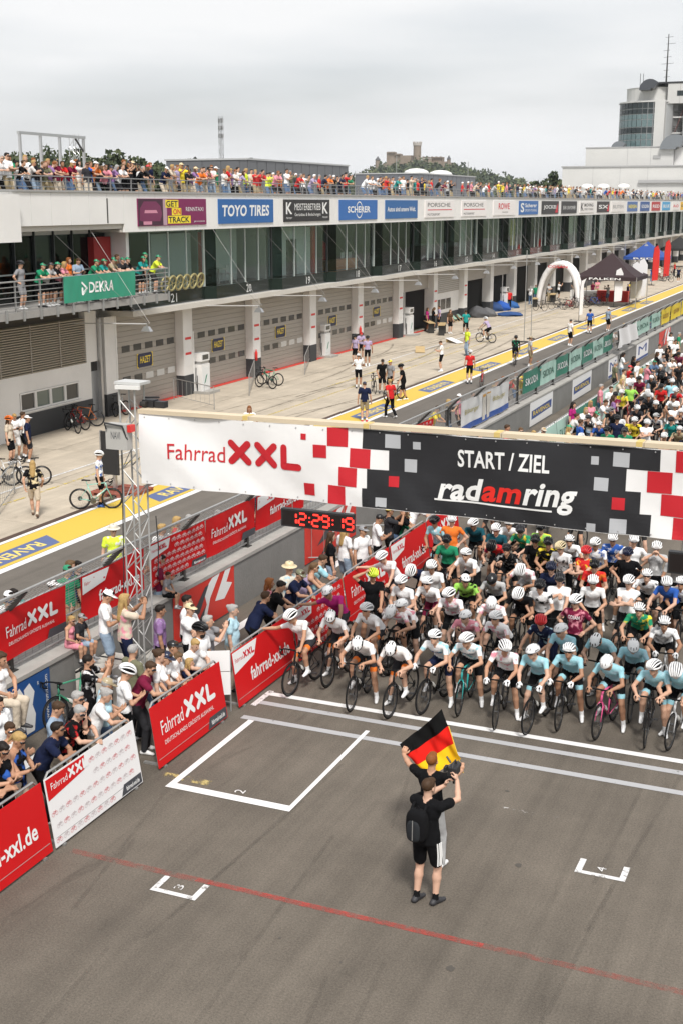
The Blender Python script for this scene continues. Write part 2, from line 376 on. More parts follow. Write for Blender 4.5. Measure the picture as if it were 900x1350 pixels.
struct('red_line', sheet(-10.3, -8.2, 13.93, 14.06, .006), mREDP3); struct('red_line', sheet(-8.2, -4.0, 13.95, 14.06, .006), mREDP2); struct('red_line', sheet(-4.0, 4, 13.95, 14.07, .006), mREDP3)
struct('timing_patch', sheet(-10.38, -9.5, 16.66, 16.84, .006), paint('stain_yellow', (.50, .40, .16), .54, 4))
struct('chalk_mark', sheet(-4.9, -3.9, 17.75, 17.85, .006), paint('chalk', (.6, .58, .55), .6, 7))
struct('wall_line', sheet(-12.85, -12.62, -5, 300, .006), mWHITEP)
for p in ((593, 1277, .06), (668, 1043, .035), (683, 1141, .05), (369, 1237, .02), (449, 1269, .02)):      # stains and cable covers on the asphalt
    q = gz(*p[:2]); mb = MB(); mb.poly([(q.x + p[2] * random.uniform(.7, 1.2) * math.cos(a), q.y + p[2] * random.uniform(.7, 1.3) * math.sin(a), .005) for a in np.linspace(0, 6.28, 12)[:-1]]); struct('oil_stain', mb, M('stain', (.075, .066, .056), .7))
for i in range(16):            # dark tyre marks, laid along the track
    x = random.uniform(-9.5, 1); y = random.uniform(7, 19); l = random.uniform(2.0, 6.0); dx = random.uniform(-.25, .1) * l
    struct('tyre_mark', MB().poly([(x, y, .003), (x + .07, y, .003), (x + .065 + dx, y + l, .003), (x + dx, y + l, .003)]), paint('tyre_rubber', (.07, .06, .05), .48, 2.5, soft=.2, opac=.18) if 'tyre_rubber' not in MATS else MATS['tyre_rubber'])
for i in range(24):            # curved skid marks on the apron
    x = random.uniform(-30, -23.2); y = random.uniform(34, 110); l = random.uniform(5, 16); bend = random.uniform(-2.5, 2.5); mb = MB(); wd = random.uniform(.10, .2)
    P = [(min(-22.7, max(-31, x + bend * (t / 10) ** 2)), y + l * t / 10) for t in range(11)]
    for (a, b), (c, d) in zip(P[:-1], P[1:]): mb.poly([(a, b, .0045), (a + wd, b, .0045), (c + wd, d, .0045), (c, d, .0045)])
    struct('skid_mark', mb, paint('skid_rubber', (.16, .14, .11), .47, 1.2, soft=.15, opac=.45) if 'skid_rubber' not in MATS else MATS['skid_rubber'])

# ---------------------------------------------------------------- pit wall and debris fence
XW, WH = -13.4, 1.2
mWALL = M('pit_wall_concrete', (.20, .195, .185), .85, .13, 1.6, .25, bscale=14)
mWALLT = M('wall_cap', (.36, .345, .32), .85, .15, 2.0, .2, bscale=18)
wall = thing('pit_wall', 'grey concrete pit wall between race track and pit lane', 'wall', (XW - .4, 60, 0))
for j in range(44):
    y0 = 6 + j * 4.2
    MB().box(XW - .8, XW, y0, y0 + 4.185, 0, WH - .08).build('wall_panel', mWALL, wall)
    MB().box(XW - .83, XW + .03, y0, y0 + 4.185, WH - .08, WH).build('cap_stone', mWALLT, wall)
plat = struct('pit_wall_platform', MB().box(-15.6, XW - .84, 6, 190, 0, .42), mWALLT)
mGALV = M('galvanised_steel', (.42, .42, .41), .45, .12, 9, metal=.6)
mDARKS = M('dark_steel', (.045, .043, .04), .5, .1, 9, metal=.3)
mWIRE = M('fence_wire', (.30, .29, .28), .5, metal=.5)
XF = -13.72
fence = thing('debris_fence', 'wire debris fence with angled steel posts standing on the pit wall', 'fence', (XF, 60, WH))
ys = [8.0 + 3.05 * k for k in range(54)]
for y in ys:
    mb = MB(); mb.bar((XF, y, WH), (XF, y, 2.32), .09, .09); mb.bar((XF, y, 2.30), (XF + .42, y, 2.74), .085, .085, up=(0, 1, 0))
    mb.box(XF - .1, XF + .1, y - .1, y + .1, WH, WH + .02); mb.build('post', mDARKS, fence)
for z in (WH + .10, WH + .52):
    MB().tube([(XF + .02, 8, z), (XF + .02, 168, z)], .022, 6).build('rail', mGALV, fence)
MB().tube([(XF, 8, 2.33), (XF, 168, 2.33)], .028, 6).build('rail', mGALV, fence)
MB().tube([(XF + .44, 8, 2.76), (XF + .44, 168, 2.76)], .032, 6).build('rail', mGALV, fence)
mb = MB()
for k in range(6): mb.tube([(XF + .07 * k, 8, 2.34 + .068 * k), (XF + .07 * k, 168, 2.34 + .068 * k)], .006, 3)
for k in range(22): mb.tube([(XF, 8, WH + .06 + k * .05), (XF, 168, WH + .06 + k * .05)], .0045, 3)
for k in range(int(160 / .2)):
    y = 8 + k * .2
    if y > 90: break
    mb.bar((XF, y, WH + .02), (XF, y, 2.32), .007, .007); mb.bar((XF, y + .003, 2.33), (XF + .43, y + .003, 2.75), .007, .007)
o = mb.build('wire_mesh', mWIRE, fence); o['kind'] = 'stuff'

# ---------------------------------------------------------------- pit building
mPANEL = M('white_cladding', (.78, .765, .745), .55, .05, .7)
mPANEL2 = M('light_grey_render', (.72, .705, .68), .75, .07, .8)
mDBAND = M('black_green_panel', (.012, .020, .017), .12, .1, 2)
mSOFF = M('soffit', (.55, .52, .47), .8, .06, .6)
mDOOR = M('door_slat', (.355, .325, .285), .5, .07, 1.2, stretch=(1, .3, 4))
mDOORF = M('door_gap', (.06, .055, .05), .7)
mPANE = M('smoked_pane', (.055, .055, .052), .15)
mPANEL_L = M('light_pane', (.62, .62, .60), .2)
mDKGREY = M('dark_base_paint', (.035, .037, .04), .6, .1, 2)
mWHITE = M('white_paint', (.74, .73, .71), .5, .04, 2)
mALU = M('aluminium', (.52, .52, .52), .35, .05, 4, metal=.8)
mRED = M('red_paint', (.62, .025, .02), .5)
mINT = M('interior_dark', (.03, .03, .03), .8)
gCLEAR = glassm('pane_glass', (.88, .93, .93), .40, .92)
gDARK = glassm('tinted_glass', (.45, .55, .53), .35, .6)
FX = -30.0
XP, XD = -31.55, -32.0                      # pillar face, door plane
bld = thing('pit_building', 'long white pit lane building with garages, glazed lounges and roof terrace', 'building', (-40, 110, 0))
P0 = 54.65; PP = 7.5; NB = 25
pys = [P0 + PP * i for i in range(-1, NB)]; pys[0] = 47.75
YE = pys[-1] + 2
# back volume, roof, slabs
MB().box(-62, -33.2, 20, YE, 8.9, 9.29).build('roof_slab', mPANEL2, bld)
MB().box(-33.2, FX - .14, 20, YE, 9.0, 9.3).build('roof_slab', mPANEL2, bld)
MB().box(-62, XD - .25, 46.6, YE, 4.35, 4.68).build('floor_slab', mSOFF, bld)
MB().box(XD - .25, -30.45, 48.0, YE, 4.42, 4.66).build('soffit', mSOFF, bld)
MB().box(-62, -61.7, 20, YE, 0, 8.9).build('back_wall', mPANEL2, bld)
MB().box(-61.7, -31.6, YE - .3, YE, 0, 8.9).build('end_wall', mPANEL2, bld)
MB().box(-61.7, -31.5, 20, 20.3, 0, 8.9).build('end_wall', mPANEL2, bld)
MB().box(-61.6, -41, 20.4, YE - .4, .01, .05).build('garage_floor', mPANEL2, bld)
# pillars
for i, y in enumerate(pys):
    wd = .46 if i else .42
    p = MB().box(XD - .3, XP, y - wd, y + wd, 1.0, 4.42).build('pillar', mPANEL2, bld)
    MB().box(XD - .3, XP + .012, y - wd - .012, y + wd + .012, 0, 1.0).build('pillar_base', mDKGREY, p)
    if 0 < i < 8:
        for z, in ((2.75,), (2.0,)):
            MB().box(XP + .001, XP + .012, y - .28, y + .28, z, z + .12).build('red_notice', mRED, p)
            MB().box(XP + .001, XP + .010, y - .28, y + .28, z - .55, z - .003).build('white_notice', mWHITE, p)
# garage doors
mHB = M('sign_navy', (.012, .016, .06), .5); mHY = M('sign_yellow', (.80, .60, .05), .5)
slat_cache = {}
for i in range(0, 25):
    if i + 1 >= len(pys): break
    a = pys[i] + (.46 if i else .42); b = pys[i + 1] - .46; wdt = b - a
    if i < 5:
        d = MB().box(XD - .12, XD - .04, a, b, 0, 4.35).build('garage_door', mDOORF, bld)
        nsl = 18; hh = 4.3 / nsl
        key = round(wdt, 3)
        if key not in slat_cache: slat_cache[key] = MB().box(0, .05, .015, wdt - .015, .006, hh - .006).mesh('slat', mDOOR)
        for s_ in range(nsl): link('slat', slat_cache[key], d, Vector((XD - .04, a, s_ * hh + .01)) - WL[d])
        npn = 6
        for row, z in ((0, 1.2), (1, 2.62)):
            for q in range(npn):
                yc = a + wdt * (q + .5) / npn; pw = wdt / npn * .33
                lit = (row == 0 and i % 2 == 0 and q > 2)
                MB().box(XD + .012, XD + .022, yc - pw, yc + pw, z, z + .30).build('door_pane', mPANEL_L if lit else mPANE, d)
        yc = (a + b) / 2 + .1
        f = Face((XD + .03, yc - .62, 1.75), (0, 1, 0), (0, 0, 1))
        s_ = MB().box(XD + .012, XD + .03, yc - .62, yc + .62, 1.78, 2.42).build('sign', mHB, d)
        tb = MB(); f.text(tb, 'HAZET', .16, .22, .92, .32, .004, .022, .18)
        f.stroke(tb, [(.02, .04), (-.06, .04), (-.06, .66), (.02, .66)], .05, .004); f.stroke(tb, [(1.22, .04), (1.30, .04), (1.30, .66), (1.22, .66)], .05, .004)
        tb.build('sign_lettering', mHY, d)
    elif i in (6, 13, 17, 20):
        MB().box(XD - .1, XD, a, b, 0, 4.35).build('closed_bay_wall', mPANEL2, bld)
        for q in range(3): MB().box(XD + .002, XD + .02, a + .8 + q * 1.3, a + 1.9 + q * 1.3, 1.2, 2.0).build('bay_window', mPANE, bld)
        MB().box(XD + .002, XD + .03, a, b, 0, .9).build('base_band', mDKGREY, bld)
        for q in range(12): MB().box(XD + .002, XD + .05, a + .1, b - .1, 2.5 + q * .15, 2.6 + q * .15).build('louvre', mDOOR, bld)
    else:
        d = MB().box(XD - .10, XD - .02, a, b, 3.05 if i < 9 else 3.5, 4.35).build('rolled_door', mDOOR, bld)
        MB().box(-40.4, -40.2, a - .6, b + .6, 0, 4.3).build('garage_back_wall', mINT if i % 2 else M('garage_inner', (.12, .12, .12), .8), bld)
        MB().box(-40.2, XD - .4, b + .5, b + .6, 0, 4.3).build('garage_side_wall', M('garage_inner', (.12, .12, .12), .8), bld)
        if i == 5: # glimpses inside: shelf and red extinguisher panel
            MB().box(-33.6, -33.4, a + 3.6, a + 3.9, .9, 1.5).build('extinguisher', mRED, bld)
# sawtooth glazed lounges above the garages
NX = lambda: random.random()
YB = [48.0] + [55.4 + PP * i for i in range(0, NB - 1)]
mMUL = M('mullion', (.55, .62, .60), .3, metal=.3); mMULD = M('mullion_dark', (.03, .035, .035), .4)
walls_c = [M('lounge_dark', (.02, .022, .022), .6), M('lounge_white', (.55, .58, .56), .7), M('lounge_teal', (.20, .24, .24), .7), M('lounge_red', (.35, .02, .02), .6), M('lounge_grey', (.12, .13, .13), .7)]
numbers = 21
mNUM = M('band_number', (.75, .75, .73), .5)
mFURN = M('lounge_furniture', (.6, .6, .58), .5, .05); mORANGE = M('orange_panel', (.55, .22, .07), .5)
def glass_run(pa, pb, z0, z1, n, mat, mull, far=False):
    pa, pb = Vector(pa), Vector(pb)
    d = (pb - pa); nrm = Vector((d.y, -d.x, 0)).normalized()
    for q in range(n):
        a = pa + d * (q / n); b = pa + d * ((q + 1) / n)
        MB().hexa([(a.x, a.y, z0), (b.x, b.y, z0), (b.x, b.y, z1), (a.x, a.y, z1)], [(a.x - nrm.x * .02, a.y - nrm.y * .02, z0), (b.x - nrm.x * .02, b.y - nrm.y * .02, z0), (b.x - nrm.x * .02, b.y - nrm.y * .02, z1), (a.x - nrm.x * .02, a.y - nrm.y * .02, z1)]).build('glass_pane', mat, bld)
        if q: MB().bar((a.x + nrm.x * .02, a.y + nrm.y * .02, z0), (a.x + nrm.x * .02, a.y + nrm.y * .02, z1), .05, .07, up=(0, 1, 0)).build('mullion', mull, bld)
for i, y in enumerate(YB):
    y1 = YB[i + 1] if i + 1 < len(YB) else y + PP
    xo, xi = -30.62, -31.0; yr = y + (.62 if i else .1)
    A, B, Cc = (xi, y + .02, 0), (xo, yr, 0), (xi, y1 - .02, 0)
    # band below the glass
    mb = MB(); z0, z1 = 4.68, 5.3
    for (p, q) in ((A, B), (B, Cc)):
        mb.hexa([(p[0] - .25, p[1], z0), (p[0], p[1], z0), (q[0], q[1], z0), (q[0] - .25, q[1], z0)], [(p[0] - .25, p[1], z1), (p[0], p[1], z1), (q[0], q[1], z1), (q[0] - .25, q[1], z1)])
    band = mb.build('sill_band', mDBAND, bld)
    if i < 14:
        U = Vector((Cc[0] - B[0], Cc[1] - B[1], 0)).normalized(); n = Vector((U.y, -U.x, 0))
        st = str(numbers - i); wd = .62 if len(st) > 1 else .3
        f = Face(Vector((B[0], B[1], 4.78)) + U * ((Vector(Cc) - Vector(B)).length * .52), U, (0, 0, 1))
        tb = MB(); f.text(tb, st, 0, 0, wd, .40, .008, 0.0); tb.build('bay_number', mNUM, band)
    tr = MB(); tr.bar((B[0] + .04, B[1], 4.66), (Cc[0] + .04, Cc[1], 4.66), .08, .05); tr.bar((A[0] + .03, A[1], 4.66), (B[0] + .03, B[1] - .03, 4.66), .08, .05); tr.build('band_trim', mALU, bld)
    far = y > 130
    if i: glass_run(A, B, 5.31, 8.1, 1, gDARK, mMULD)
    glass_run(B, Cc, 5.31, 8.1, 4 if not far else 2, gCLEAR if i % 5 != 4 else gDARK, mMUL)
    MB().bar((Cc[0] + .03, Cc[1], 5.31), (Cc[0] + .03, Cc[1], 8.08), .09, .14, up=(0, 1, 0)).build('mullion', mMULD if i % 3 else mMUL, bld)
    # the room behind
    MB().box(-38, xi - .3, y + .2, y1 - .15, 5.0, 5.28).build('room_floor', M('lounge_floor', (.16, .15, .14), .5), bld)
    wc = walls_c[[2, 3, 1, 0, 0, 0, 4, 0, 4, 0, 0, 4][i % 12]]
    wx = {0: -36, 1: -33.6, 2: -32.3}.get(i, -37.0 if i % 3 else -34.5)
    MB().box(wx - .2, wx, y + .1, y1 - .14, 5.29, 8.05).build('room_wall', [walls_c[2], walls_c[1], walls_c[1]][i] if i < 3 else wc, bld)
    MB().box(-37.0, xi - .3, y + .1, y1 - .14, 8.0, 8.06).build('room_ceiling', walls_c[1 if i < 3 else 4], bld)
    if i == 0: MB().box(xi - .6, xi - .5, y + 3.4, y1 - .3, 5.3, 7.9).build('teal_wall', M('pale_teal_wall', (.46, .52, .51), .7), bld)
    if i == 1: MB().box(xi - 1.5, xi - 1.4, y + 2.4, y1 - 1.3, 5.3, 7.95).build('pale_wall', M('pale_lounge_wall', (.62, .68, .65), .7), bld)
    if i == 2: MB().box(xi - .7, xi - .6, y + 1.0, y + 3.2, 5.3, 7.95).build('pale_wall', M('pale_lounge_wall', (.62, .68, .65), .7), bld); MB().box(xi - .7, xi - .6, y + 4.6, y1 - 1.0, 5.3, 7.95).build('pale_wall', M('pale_lounge_wall', (.62, .68, .65), .7), bld); MB().box(xi - .7, xi - .6, y + 3.2, y + 4.6, 7.3, 7.95).build('pale_wall', M('pale_lounge_wall', (.62, .68, .65), .7), bld)
    if i > 4:
        for q in range(2):
            a_ = y + 1.0 + random.random() * 5; MB().box(xi - .45 - q * .3, xi - .42 - q * .3, a_, a_ + random.uniform(.5, 1.5), random.choice([5.35, 6.4]), 7.95).build('window_blind', M('blind_%d' % (i % 3), [(.30, .36, .33), (.16, .20, .19), (.42, .45, .42)][i % 3], .7), bld)
    if i == 1: MB().box(-33.5, -31.6, y + .25, y + 1.3, 5.3, 7.9).build('red_display', walls_c[3], bld)
    if i == 2: MB().box(-31.8, -31.5, y1 - .9, y1 - .5, 5.3, 8.0).build('red_column', M('bright_red_panel', (.5, .03, .02), .5), bld)
    if i in (3, 7, 11): MB().ell((-32.4, y + 2.2, 6.35), (.5, .55, .75), 12, 8).build('red_figure', walls_c[3], bld, True)
    if i in (8, 9, 11, 13, 15, 16, 18, 20): MB().box(xi - .42, xi - .36, y + 2.0 + (i % 3), y + 3.4 + (i % 3), 6.1 if i % 2 else 5.6, 7.9).build('hanging_banner', M('hang_%d' % (i % 4), [(.45, .40, .05), (.02, .22, .15), (.60, .45, .10), (.55, .6, .5)][i % 4], .6), bld)
    for q in range(4 if i > 4 else 0):
        MB().box(xi - random.uniform(.8, 2.5), xi - .6, y + random.uniform(.8, 6), y + random.uniform(6.1, 6.9), 5.3, 5.3 + random.uniform(.4, 1.1)).build('lounge_counter', random.choice([mFURN, walls_c[4], walls_c[0], walls_c[2]]), bld)
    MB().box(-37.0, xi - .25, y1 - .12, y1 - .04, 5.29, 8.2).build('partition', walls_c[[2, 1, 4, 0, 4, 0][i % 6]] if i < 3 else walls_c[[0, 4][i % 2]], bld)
    if i in (2, 5, 8):
        MB().box(-32.28, -32.2, y + 3.2, y + 4.6, 5.3, 7.4).build('room_door', walls_c[0], bld)
    if i == 1:
        for (cx, cy) in ((-31.6, y + 1.7), (-31.6, y + 4.0), (-31.9, y + 3.4)):
            c = MB(); c.box(cx - .22, cx + .22, cy - .22, cy + .22, 5.72, 5.76); c.box(cx - .22, cx - .18, cy - .22, cy + .22, 5.76, 6.2)
            for sx in (-.2, .2):
                for s2 in (-.2, .2): c.bar((cx + sx, cy + s2, 5.29), (cx + sx, cy + s2, 5.72), .03)
            c.build('lounge_chair', mFURN, bld)
        c = MB(); c.box(-31.9, -31.3, y + 2.2, y + 3.1, 6.0, 6.05); c.bar((-31.6, y + 2.65, 5.29), (-31.6, y + 2.65, 6.0), .08); c.build('lounge_table', mFURN, bld)
    elif i >= 3:
        for q in range(5 if not far else 2):
            cx = random.uniform(-33.2, -31.8); cy = y + 1.6 + q * 1.2
            c = MB(); c.box(cx - .25, cx + .25, cy - .25, cy + .25, 5.70, 5.76); c.box(cx - .25, cx - .2, cy - .25, cy + .25, 5.76, 6.25); c.bar((cx, cy, 5.29), (cx, cy, 5.7), .08); c.build('lounge_chair', random.choice([mFURN, walls_c[4], mFURN]), bld)
        if i in (3, 4): MB().box(-32.0, -31.5, y + 1.0, y1 - 1.5, 5.29, 5.9).build('sideboard', [mORANGE, mFURN][i - 3], bld)
# fascia: panels with narrow joints, cap and sign boards
capm = M('roof_edge_metal', (.42, .41, .40), .5, metal=.4)
MB().box(FX - .6, FX + .06, 20, YE, 9.72, 9.80).build('roof_edge', capm, bld)
MB().box(FX - .5, FX - .12, 20, YE, 8.25, 9.6).build('fascia_core', mSOFF, bld)
MB().box(-32.2, FX - .12, 46.7, YE, 8.10, 8.22).build('fascia_soffit', mSOFF, bld)
fp = {}
def fascia_panel(y0, y1, z0, z1, x=FX):
    key = (round(y1 - y0, 3), z0, z1)
    if key not in fp: fp[key] = MB().box(-.1, 0, 0, y1 - y0 - .02, z0, z1).mesh('fascia_panel', mPANEL)
    link('fascia_panel', fp[key], bld, Vector((x, y0 + .01, 0)) - WL[bld])
y = 20.0
while y < 46.5: fascia_panel(y, y + 1.28, 8.46, 9.715); y += 1.28
y0f = y
MB().box(FX - .5, FX + .02, 45.6, 45.66, 8.5, 9.5).build('panel_joint', mDOORF, bld)
while y < YE - 1.3: fascia_panel(y, y + 1.25, 8.10, 9.715); y += 1.25
MB().box(FX - .4, FX + .30, 20, 39.4, 7.9, 9.62).build('projecting_fascia', mPANEL, bld)
# sign boards on the fascia
def bg_mat(c): return M('board_' + c, c, .45)
def sign(px0, px1, bgc, z0=8.33, z1=9.50, x=FX):
    a = gx(px0, 275, FX).y; b = gx(px1, 275, FX).y
    s_ = MB().box(x + .001, x + .05, a, b, z0, z1).build('sign_board', bg_mat(bgc), bld)
    return s_, Face((x + .05, a, z0), (0, 1, 0), (0, 0, 1)), b - a, z1 - z0
mSW = M('sign_white', (.80, .80, .79), .5); mSK = M('sign_black', (.02, .02, .022), .5); mSR = M('sign_red', (.60, .02, .04), .5); mSY = M('sign_bright_yellow', (.85, .68, .03), .5); mSG = M('sign_grey', (.35, .35, .35), .5)
def lett(par, f, items, mat):
    tb = MB()
    for it in items: f.text(tb, *it)
    return tb.build('lettering', mat, par)
s_, f, W, Hh = sign(181, 271, '7A1550')
tb = MB()                                           # the dark car picture on the left of the poster
f.rect(tb, .02, .02, W * .345, Hh - .02, .003); tb.build('print', M('poster_dark', (.05, .012, .03), .5), s_)
tb = MB(); f.poly(tb, [(.1, .25), (.35, .2), (W * .3, .2), (W * .33, .5), (W * .31, .85), (W * .25, 1.05), (W * .08, 1.05), (.15, .75)], .005); tb.build('car_print', M('poster_car', (.17, .02, .08), .35), s_)
tb = MB(); f.poly(tb, [(.5, .55), (W * .27, .55), (W * .25, .68), (.55, .68)], .007); f.rect(tb, .4, .06, 1.1, .2, .008); tb.build('car_print_detail', M('poster_pink', (.6, .25, .35), .5), s_)
tb = MB(); f.rect(tb, W * .345, .02, W * .40, Hh - .02, .003); tb.build('print', M('poster_pale', (.45, .3, .36), .5), s_)
tb = MB(); f.rect(tb, W * .38, .78, W * .57, 1.12, .006); f.rect(tb, W * .47, .44, W * .61, .76, .006); f.rect(tb, W * .41, .08, W * .75, .42, .006); tb.build('print', mSY, s_)
lett(s_, f, [('GET', W * .39, .82, W * .17, .26, .010, .022), ('TRACK', W * .42, .12, W * .31, .26, .010, .022)], mSK)
lett(s_, f, [('ON', W * .49, .48, W * .11, .24, .010, .022)], mSR)
lett(s_, f, [('RENNTAXI', W * .68, .62, W * .27, .18, .010, 0.0), ('get-on-track.de', W * .80, .1, W * .17, .1, .010, 0.0)], mSW)
s_, f, W, Hh = sign(287.5, 359.5, '2460A0'); lett(s_, f, [('TOYO TIRES', W * .05, .34, W * .86, .55, .005, .03, .12)], mSW)
s_, f, W, Hh = sign(373.5, 433.5, '221E20'); lett(s_, f, [('MEISTERBETRIEB', W * .22, .6, W * .57, .36, .005, 0.0), ('Gerüstbau & Bedachungen', W * .22, .24, W * .57, .22, .005, 0.0), ('K', W * .04, .4, W * .13, .62, .005, .022), ('K', W * .83, .4, W * .13, .62, .005, .022), ('Alpinger', W * .04, .14, W * .13, .12, .005, 0.0), ('Alpinger', W * .83, .14, W * .13, .12, .005, 0.0)], mSW)
s_, f, W, Hh = sign(446.5, 496, '2C66AC'); lett(s_, f, [('SCHERER', W * .2, .42, W * .6, .38, .005, .03)], mSW)
tb = MB(); ring = lambda a0, a1, r, cu, cv: f.stroke(tb, [(cu + r * math.cos(a), cv + r * math.sin(a)) for a in np.linspace(a0, a1, 12)], .07, .005)
ring(.5, 2.6, .5, W * .5, .55); tb.build('emblem', mSW, s_); tb = MB(); ring(3.7, 5.8, .5, W * .5, .62); tb.build('emblem', mSW, s_)
s_, f, W, Hh = sign(507, 549, '24609C'); lett(s_, f, [('Autos sind unsere Welt.', W * .05, .45, W * .88, .3, .005, .022)], mSW)
for a, b in ((559, 597), (607, 640)):
    s_, f, W, Hh = sign(a, b, 'E9E4E2'); lett(s_, f, [('PORSCHE', W * .08, .72, W * .78, .28, .005, 0.0), ('MOTORSPORT', W * .08, .12, W * .42, .16, .005, 0.0)], mSK)
    tb = MB(); f.rect(tb, W * .08, .49, W * .92, .55, .005); tb.build('stripe', mSR, s_)
s_, f, W, Hh = sign(649, 678, 'E9E4E2'); lett(s_, f, [('ROWE', W * .22, .48, W * .5, .5, .005, .022)], mSR); lett(s_, f, [('RACING', W * .4, .2, W * .25, .12, .005, 0.0)], mSK)
far_signs = [(683, 708, '2A64A6', 'Scherer', 'W'), (713, 735, '2B2729', 'JOCKEL', 'W'), (739, 759, '2E2A2C', 'BÄR I LIN POWER', 'W'), (763, 782, 'E4E0DE', 'MOVING', 'K'), (786, 802, '2A1F22', 'SX', 'W'), (805, 822, 'E4DFDC', 'BILSTEIN', 'G'), (826, 839, '4668A0', 'NEXEN', 'Y'), (843, 855, '27508F', 'GOLDEN', 'W'), (858, 869, 'B3242B', 'RED', 'W'), (872, 882, '3C9ACB', 'BLUE', 'W'), (885, 894, 'E7E2DF', 'AvD', 'R'), (896, 903, 'E0B020', 'IGUS', 'K')]
lm = {'W': mSW, 'K': mSK, 'G': mSG, 'Y': mSY, 'R': mSR}
for a, b, c, t_, lc in far_signs:
    s_, f, W, Hh = sign(a, b, c); bd = .022 if (t_, .022) in TXT else 0.0
    if t_ in ('Scherer', 'MOVING'): lett(s_, f, [(t_, W * .30, .62, W * .62, .34, .005, bd), ('SPORT+TUNING', W * .30, .25, W * .62, .22, .005, 0.0), ('S' if t_ == 'Scherer' else 'K', W * .07, .2, W * .18, .8, .005, .022)], lm[lc])
    else: lett(s_, f, [(t_, W * .1, .38, W * .8, .42, .005, bd)], lm[lc])
    if t_ in ('SX', 'JOCKEL'):
        tb = MB(); f.poly(tb, [(W * .78, .1), (W * .95, .1), (W * .95, 1.0), (W * .86, .6)], .007); tb.build('emblem', mSR, s_)
# left end: louvre wall, window strip, balcony
XL = -31.7
mb = MB(); mb.box(XL - .3, XL, 20, 46.4, .95, 1.08); mb.box(XL - .3, XL, 20, 46.4, 1.85, 2.55); mb.box(XL - .3, XL, 45.45, 46.4, 1.08, 1.85); mb.box(XL - .3, XL, 38.2, 41.3, 1.08, 1.85); mb.box(XL - .3, XL, 46.1, 46.95, 2.55, 4.75); mb.box(XL - .3, XL, 20, 36, 1.08, 1.85)
mb.build('lower_wall', mPANEL2, bld)
MB().box(XL - .3, XL + .02, 40.6, 46.42, 0, .95).build('wall_base', mDKGREY, bld)
MB().box(XL - .3, XL + .004, 38.2, 40.6, 0, .95).build('wall_base', mPANEL2, bld)
MB().box(XL - .3, XL + .004, 20, 36, 0, .95).build('wall_base', mPANEL2, bld)
dd = MB().box(XL - .25, XL - .08, 36.02, 38.18, 0, 1.84).build('entrance_door', M('grey_door', (.40, .41, .42), .5, .04), bld)
MB().box(XL - .08, XL - .02, 37.9, 37.98, .9, 1.1).build('door_handle', mSK, dd)
MB().box(XL - .6, XL - .31, 20, 46.9, 2.5, 4.8).build('louvre_backing', M('louvre_back', (.10, .085, .065), .8), bld)
for q in range(20):
    z = 2.58 + q * .098; o = MB(); o.hexa([(XL - .28, 20, z), (XL - .02, 20, z - .03), (XL - .02, 46.08, z - .03), (XL - .28, 46.08, z)], [(XL - .26, 20, z + .055), (XL, 20, z + .018), (XL, 46.08, z + .018), (XL - .26, 46.08, z + .055)]); o.build('louvre', M('louvre_slat', (.36, .32, .255), .6, .08), bld)
for yy in (42.2, 44.2, 40.2, 38.2): MB().box(XL - .02, XL + .012, yy, yy + .05, 2.56, 4.5).build('louvre_post', mDOOR, bld)
MB().box(XL - .34, XL - .10, 41.3, 45.45, 1.08, 1.85).build('window_backing', mINT, bld)
for q in range(4):
    a = 41.32 + q * 1.03
    wn = MB(); wn.box(XL - .08, XL + .03, a, a + .06, 1.09, 1.84); wn.box(XL - .08, XL + .03, a + .95, a + 1.01, 1.09, 1.84); wn.box(XL - .08, XL + .03, a + .06, a + .95, 1.09, 1.15); wn.box(XL - .08, XL + .03, a + .06, a + .95, 1.78, 1.84)
    wn = wn.build('window', mWHITE, bld)
    MB().box(XL - .05, XL - .03, a + .06, a + .95, 1.15, 1.78).build('pane', M('window_glass_green', (.10, .13, .115), .1, spec=.8) if q % 3 else mPANE, wn)
MB().box(XL - .02, XL + .10, 41.2, 45.5, 1.03, 1.075).build('window_sill', mWHITE, bld)
# narrow glazed door beside the first garage
gd = MB().box(XL - .28, XL - .2, 46.43, 47.28, 0, 4.4).build('service_door', M('grey_door', (.4, .41, .42), .5), bld)
for z in (2.1, 2.75, 3.4): MB().box(XL - .2, XL - .18, 46.55, 47.15, z, z + .5).build('pane', mPANE, gd)
MB().bar((XL + .05, 47.05, 0), (XL + .05, 47.05, 4.4), .16, .16, up=(0, 1, 0)).build('downpipe', mALU, bld)
MB().tube([(XL + .1, 48.25, 0), (XL + .1, 48.25, 4.4)], .08, 8).build('downpipe', mWHITE, bld)
# upper left: set-back glazing and balcony
BX = -28.95; BZ = 5.45; YBE = 48.6
mb = MB(); mb.box(-31.9, BX, 20, YBE, 5.18, BZ); mb.build('balcony_slab', M('balcony_concrete', (.30, .29, .275), .8, .1, 1.5), bld)
for q in range(18): MB().box(BX + .001, BX + .05, 31 + q * 1.03, 31.1 + q * 1.03, 5.1, 5.55).build('balcony_bracket', mALU, bld)
MB().box(-31.6, -31.5, 20, 46.6, 8.05, 8.47).build('upper_panel', mPANEL, bld)
MB().box(-31.9, FX - .12, 20, 46.6, 8.47, 8.56).build('eaves_soffit', mSOFF, bld)
MB().box(-37, -36.8, 20, 48, 5.3, 8.5).build('room_wall', walls_c[0], bld)
for q in range(13):
    a = 30.8 + q * 1.3; mt = gDARK if q % 5 < 4 else gCLEAR
    MB().box(-31.56, -31.54, a + .03, a + 1.27, BZ, 8.03).build('glass_pane', mt, bld)
    MB().box(-31.58, -31.42, a - .03, a + .03, BZ, 8.9 if q > 6 else 8.04).build('mullion', mMULD, bld)
MB().box(-31.58, -31.44, 30.8, 47.7, 6.55, 6.6).build('transom', mMUL, bld)
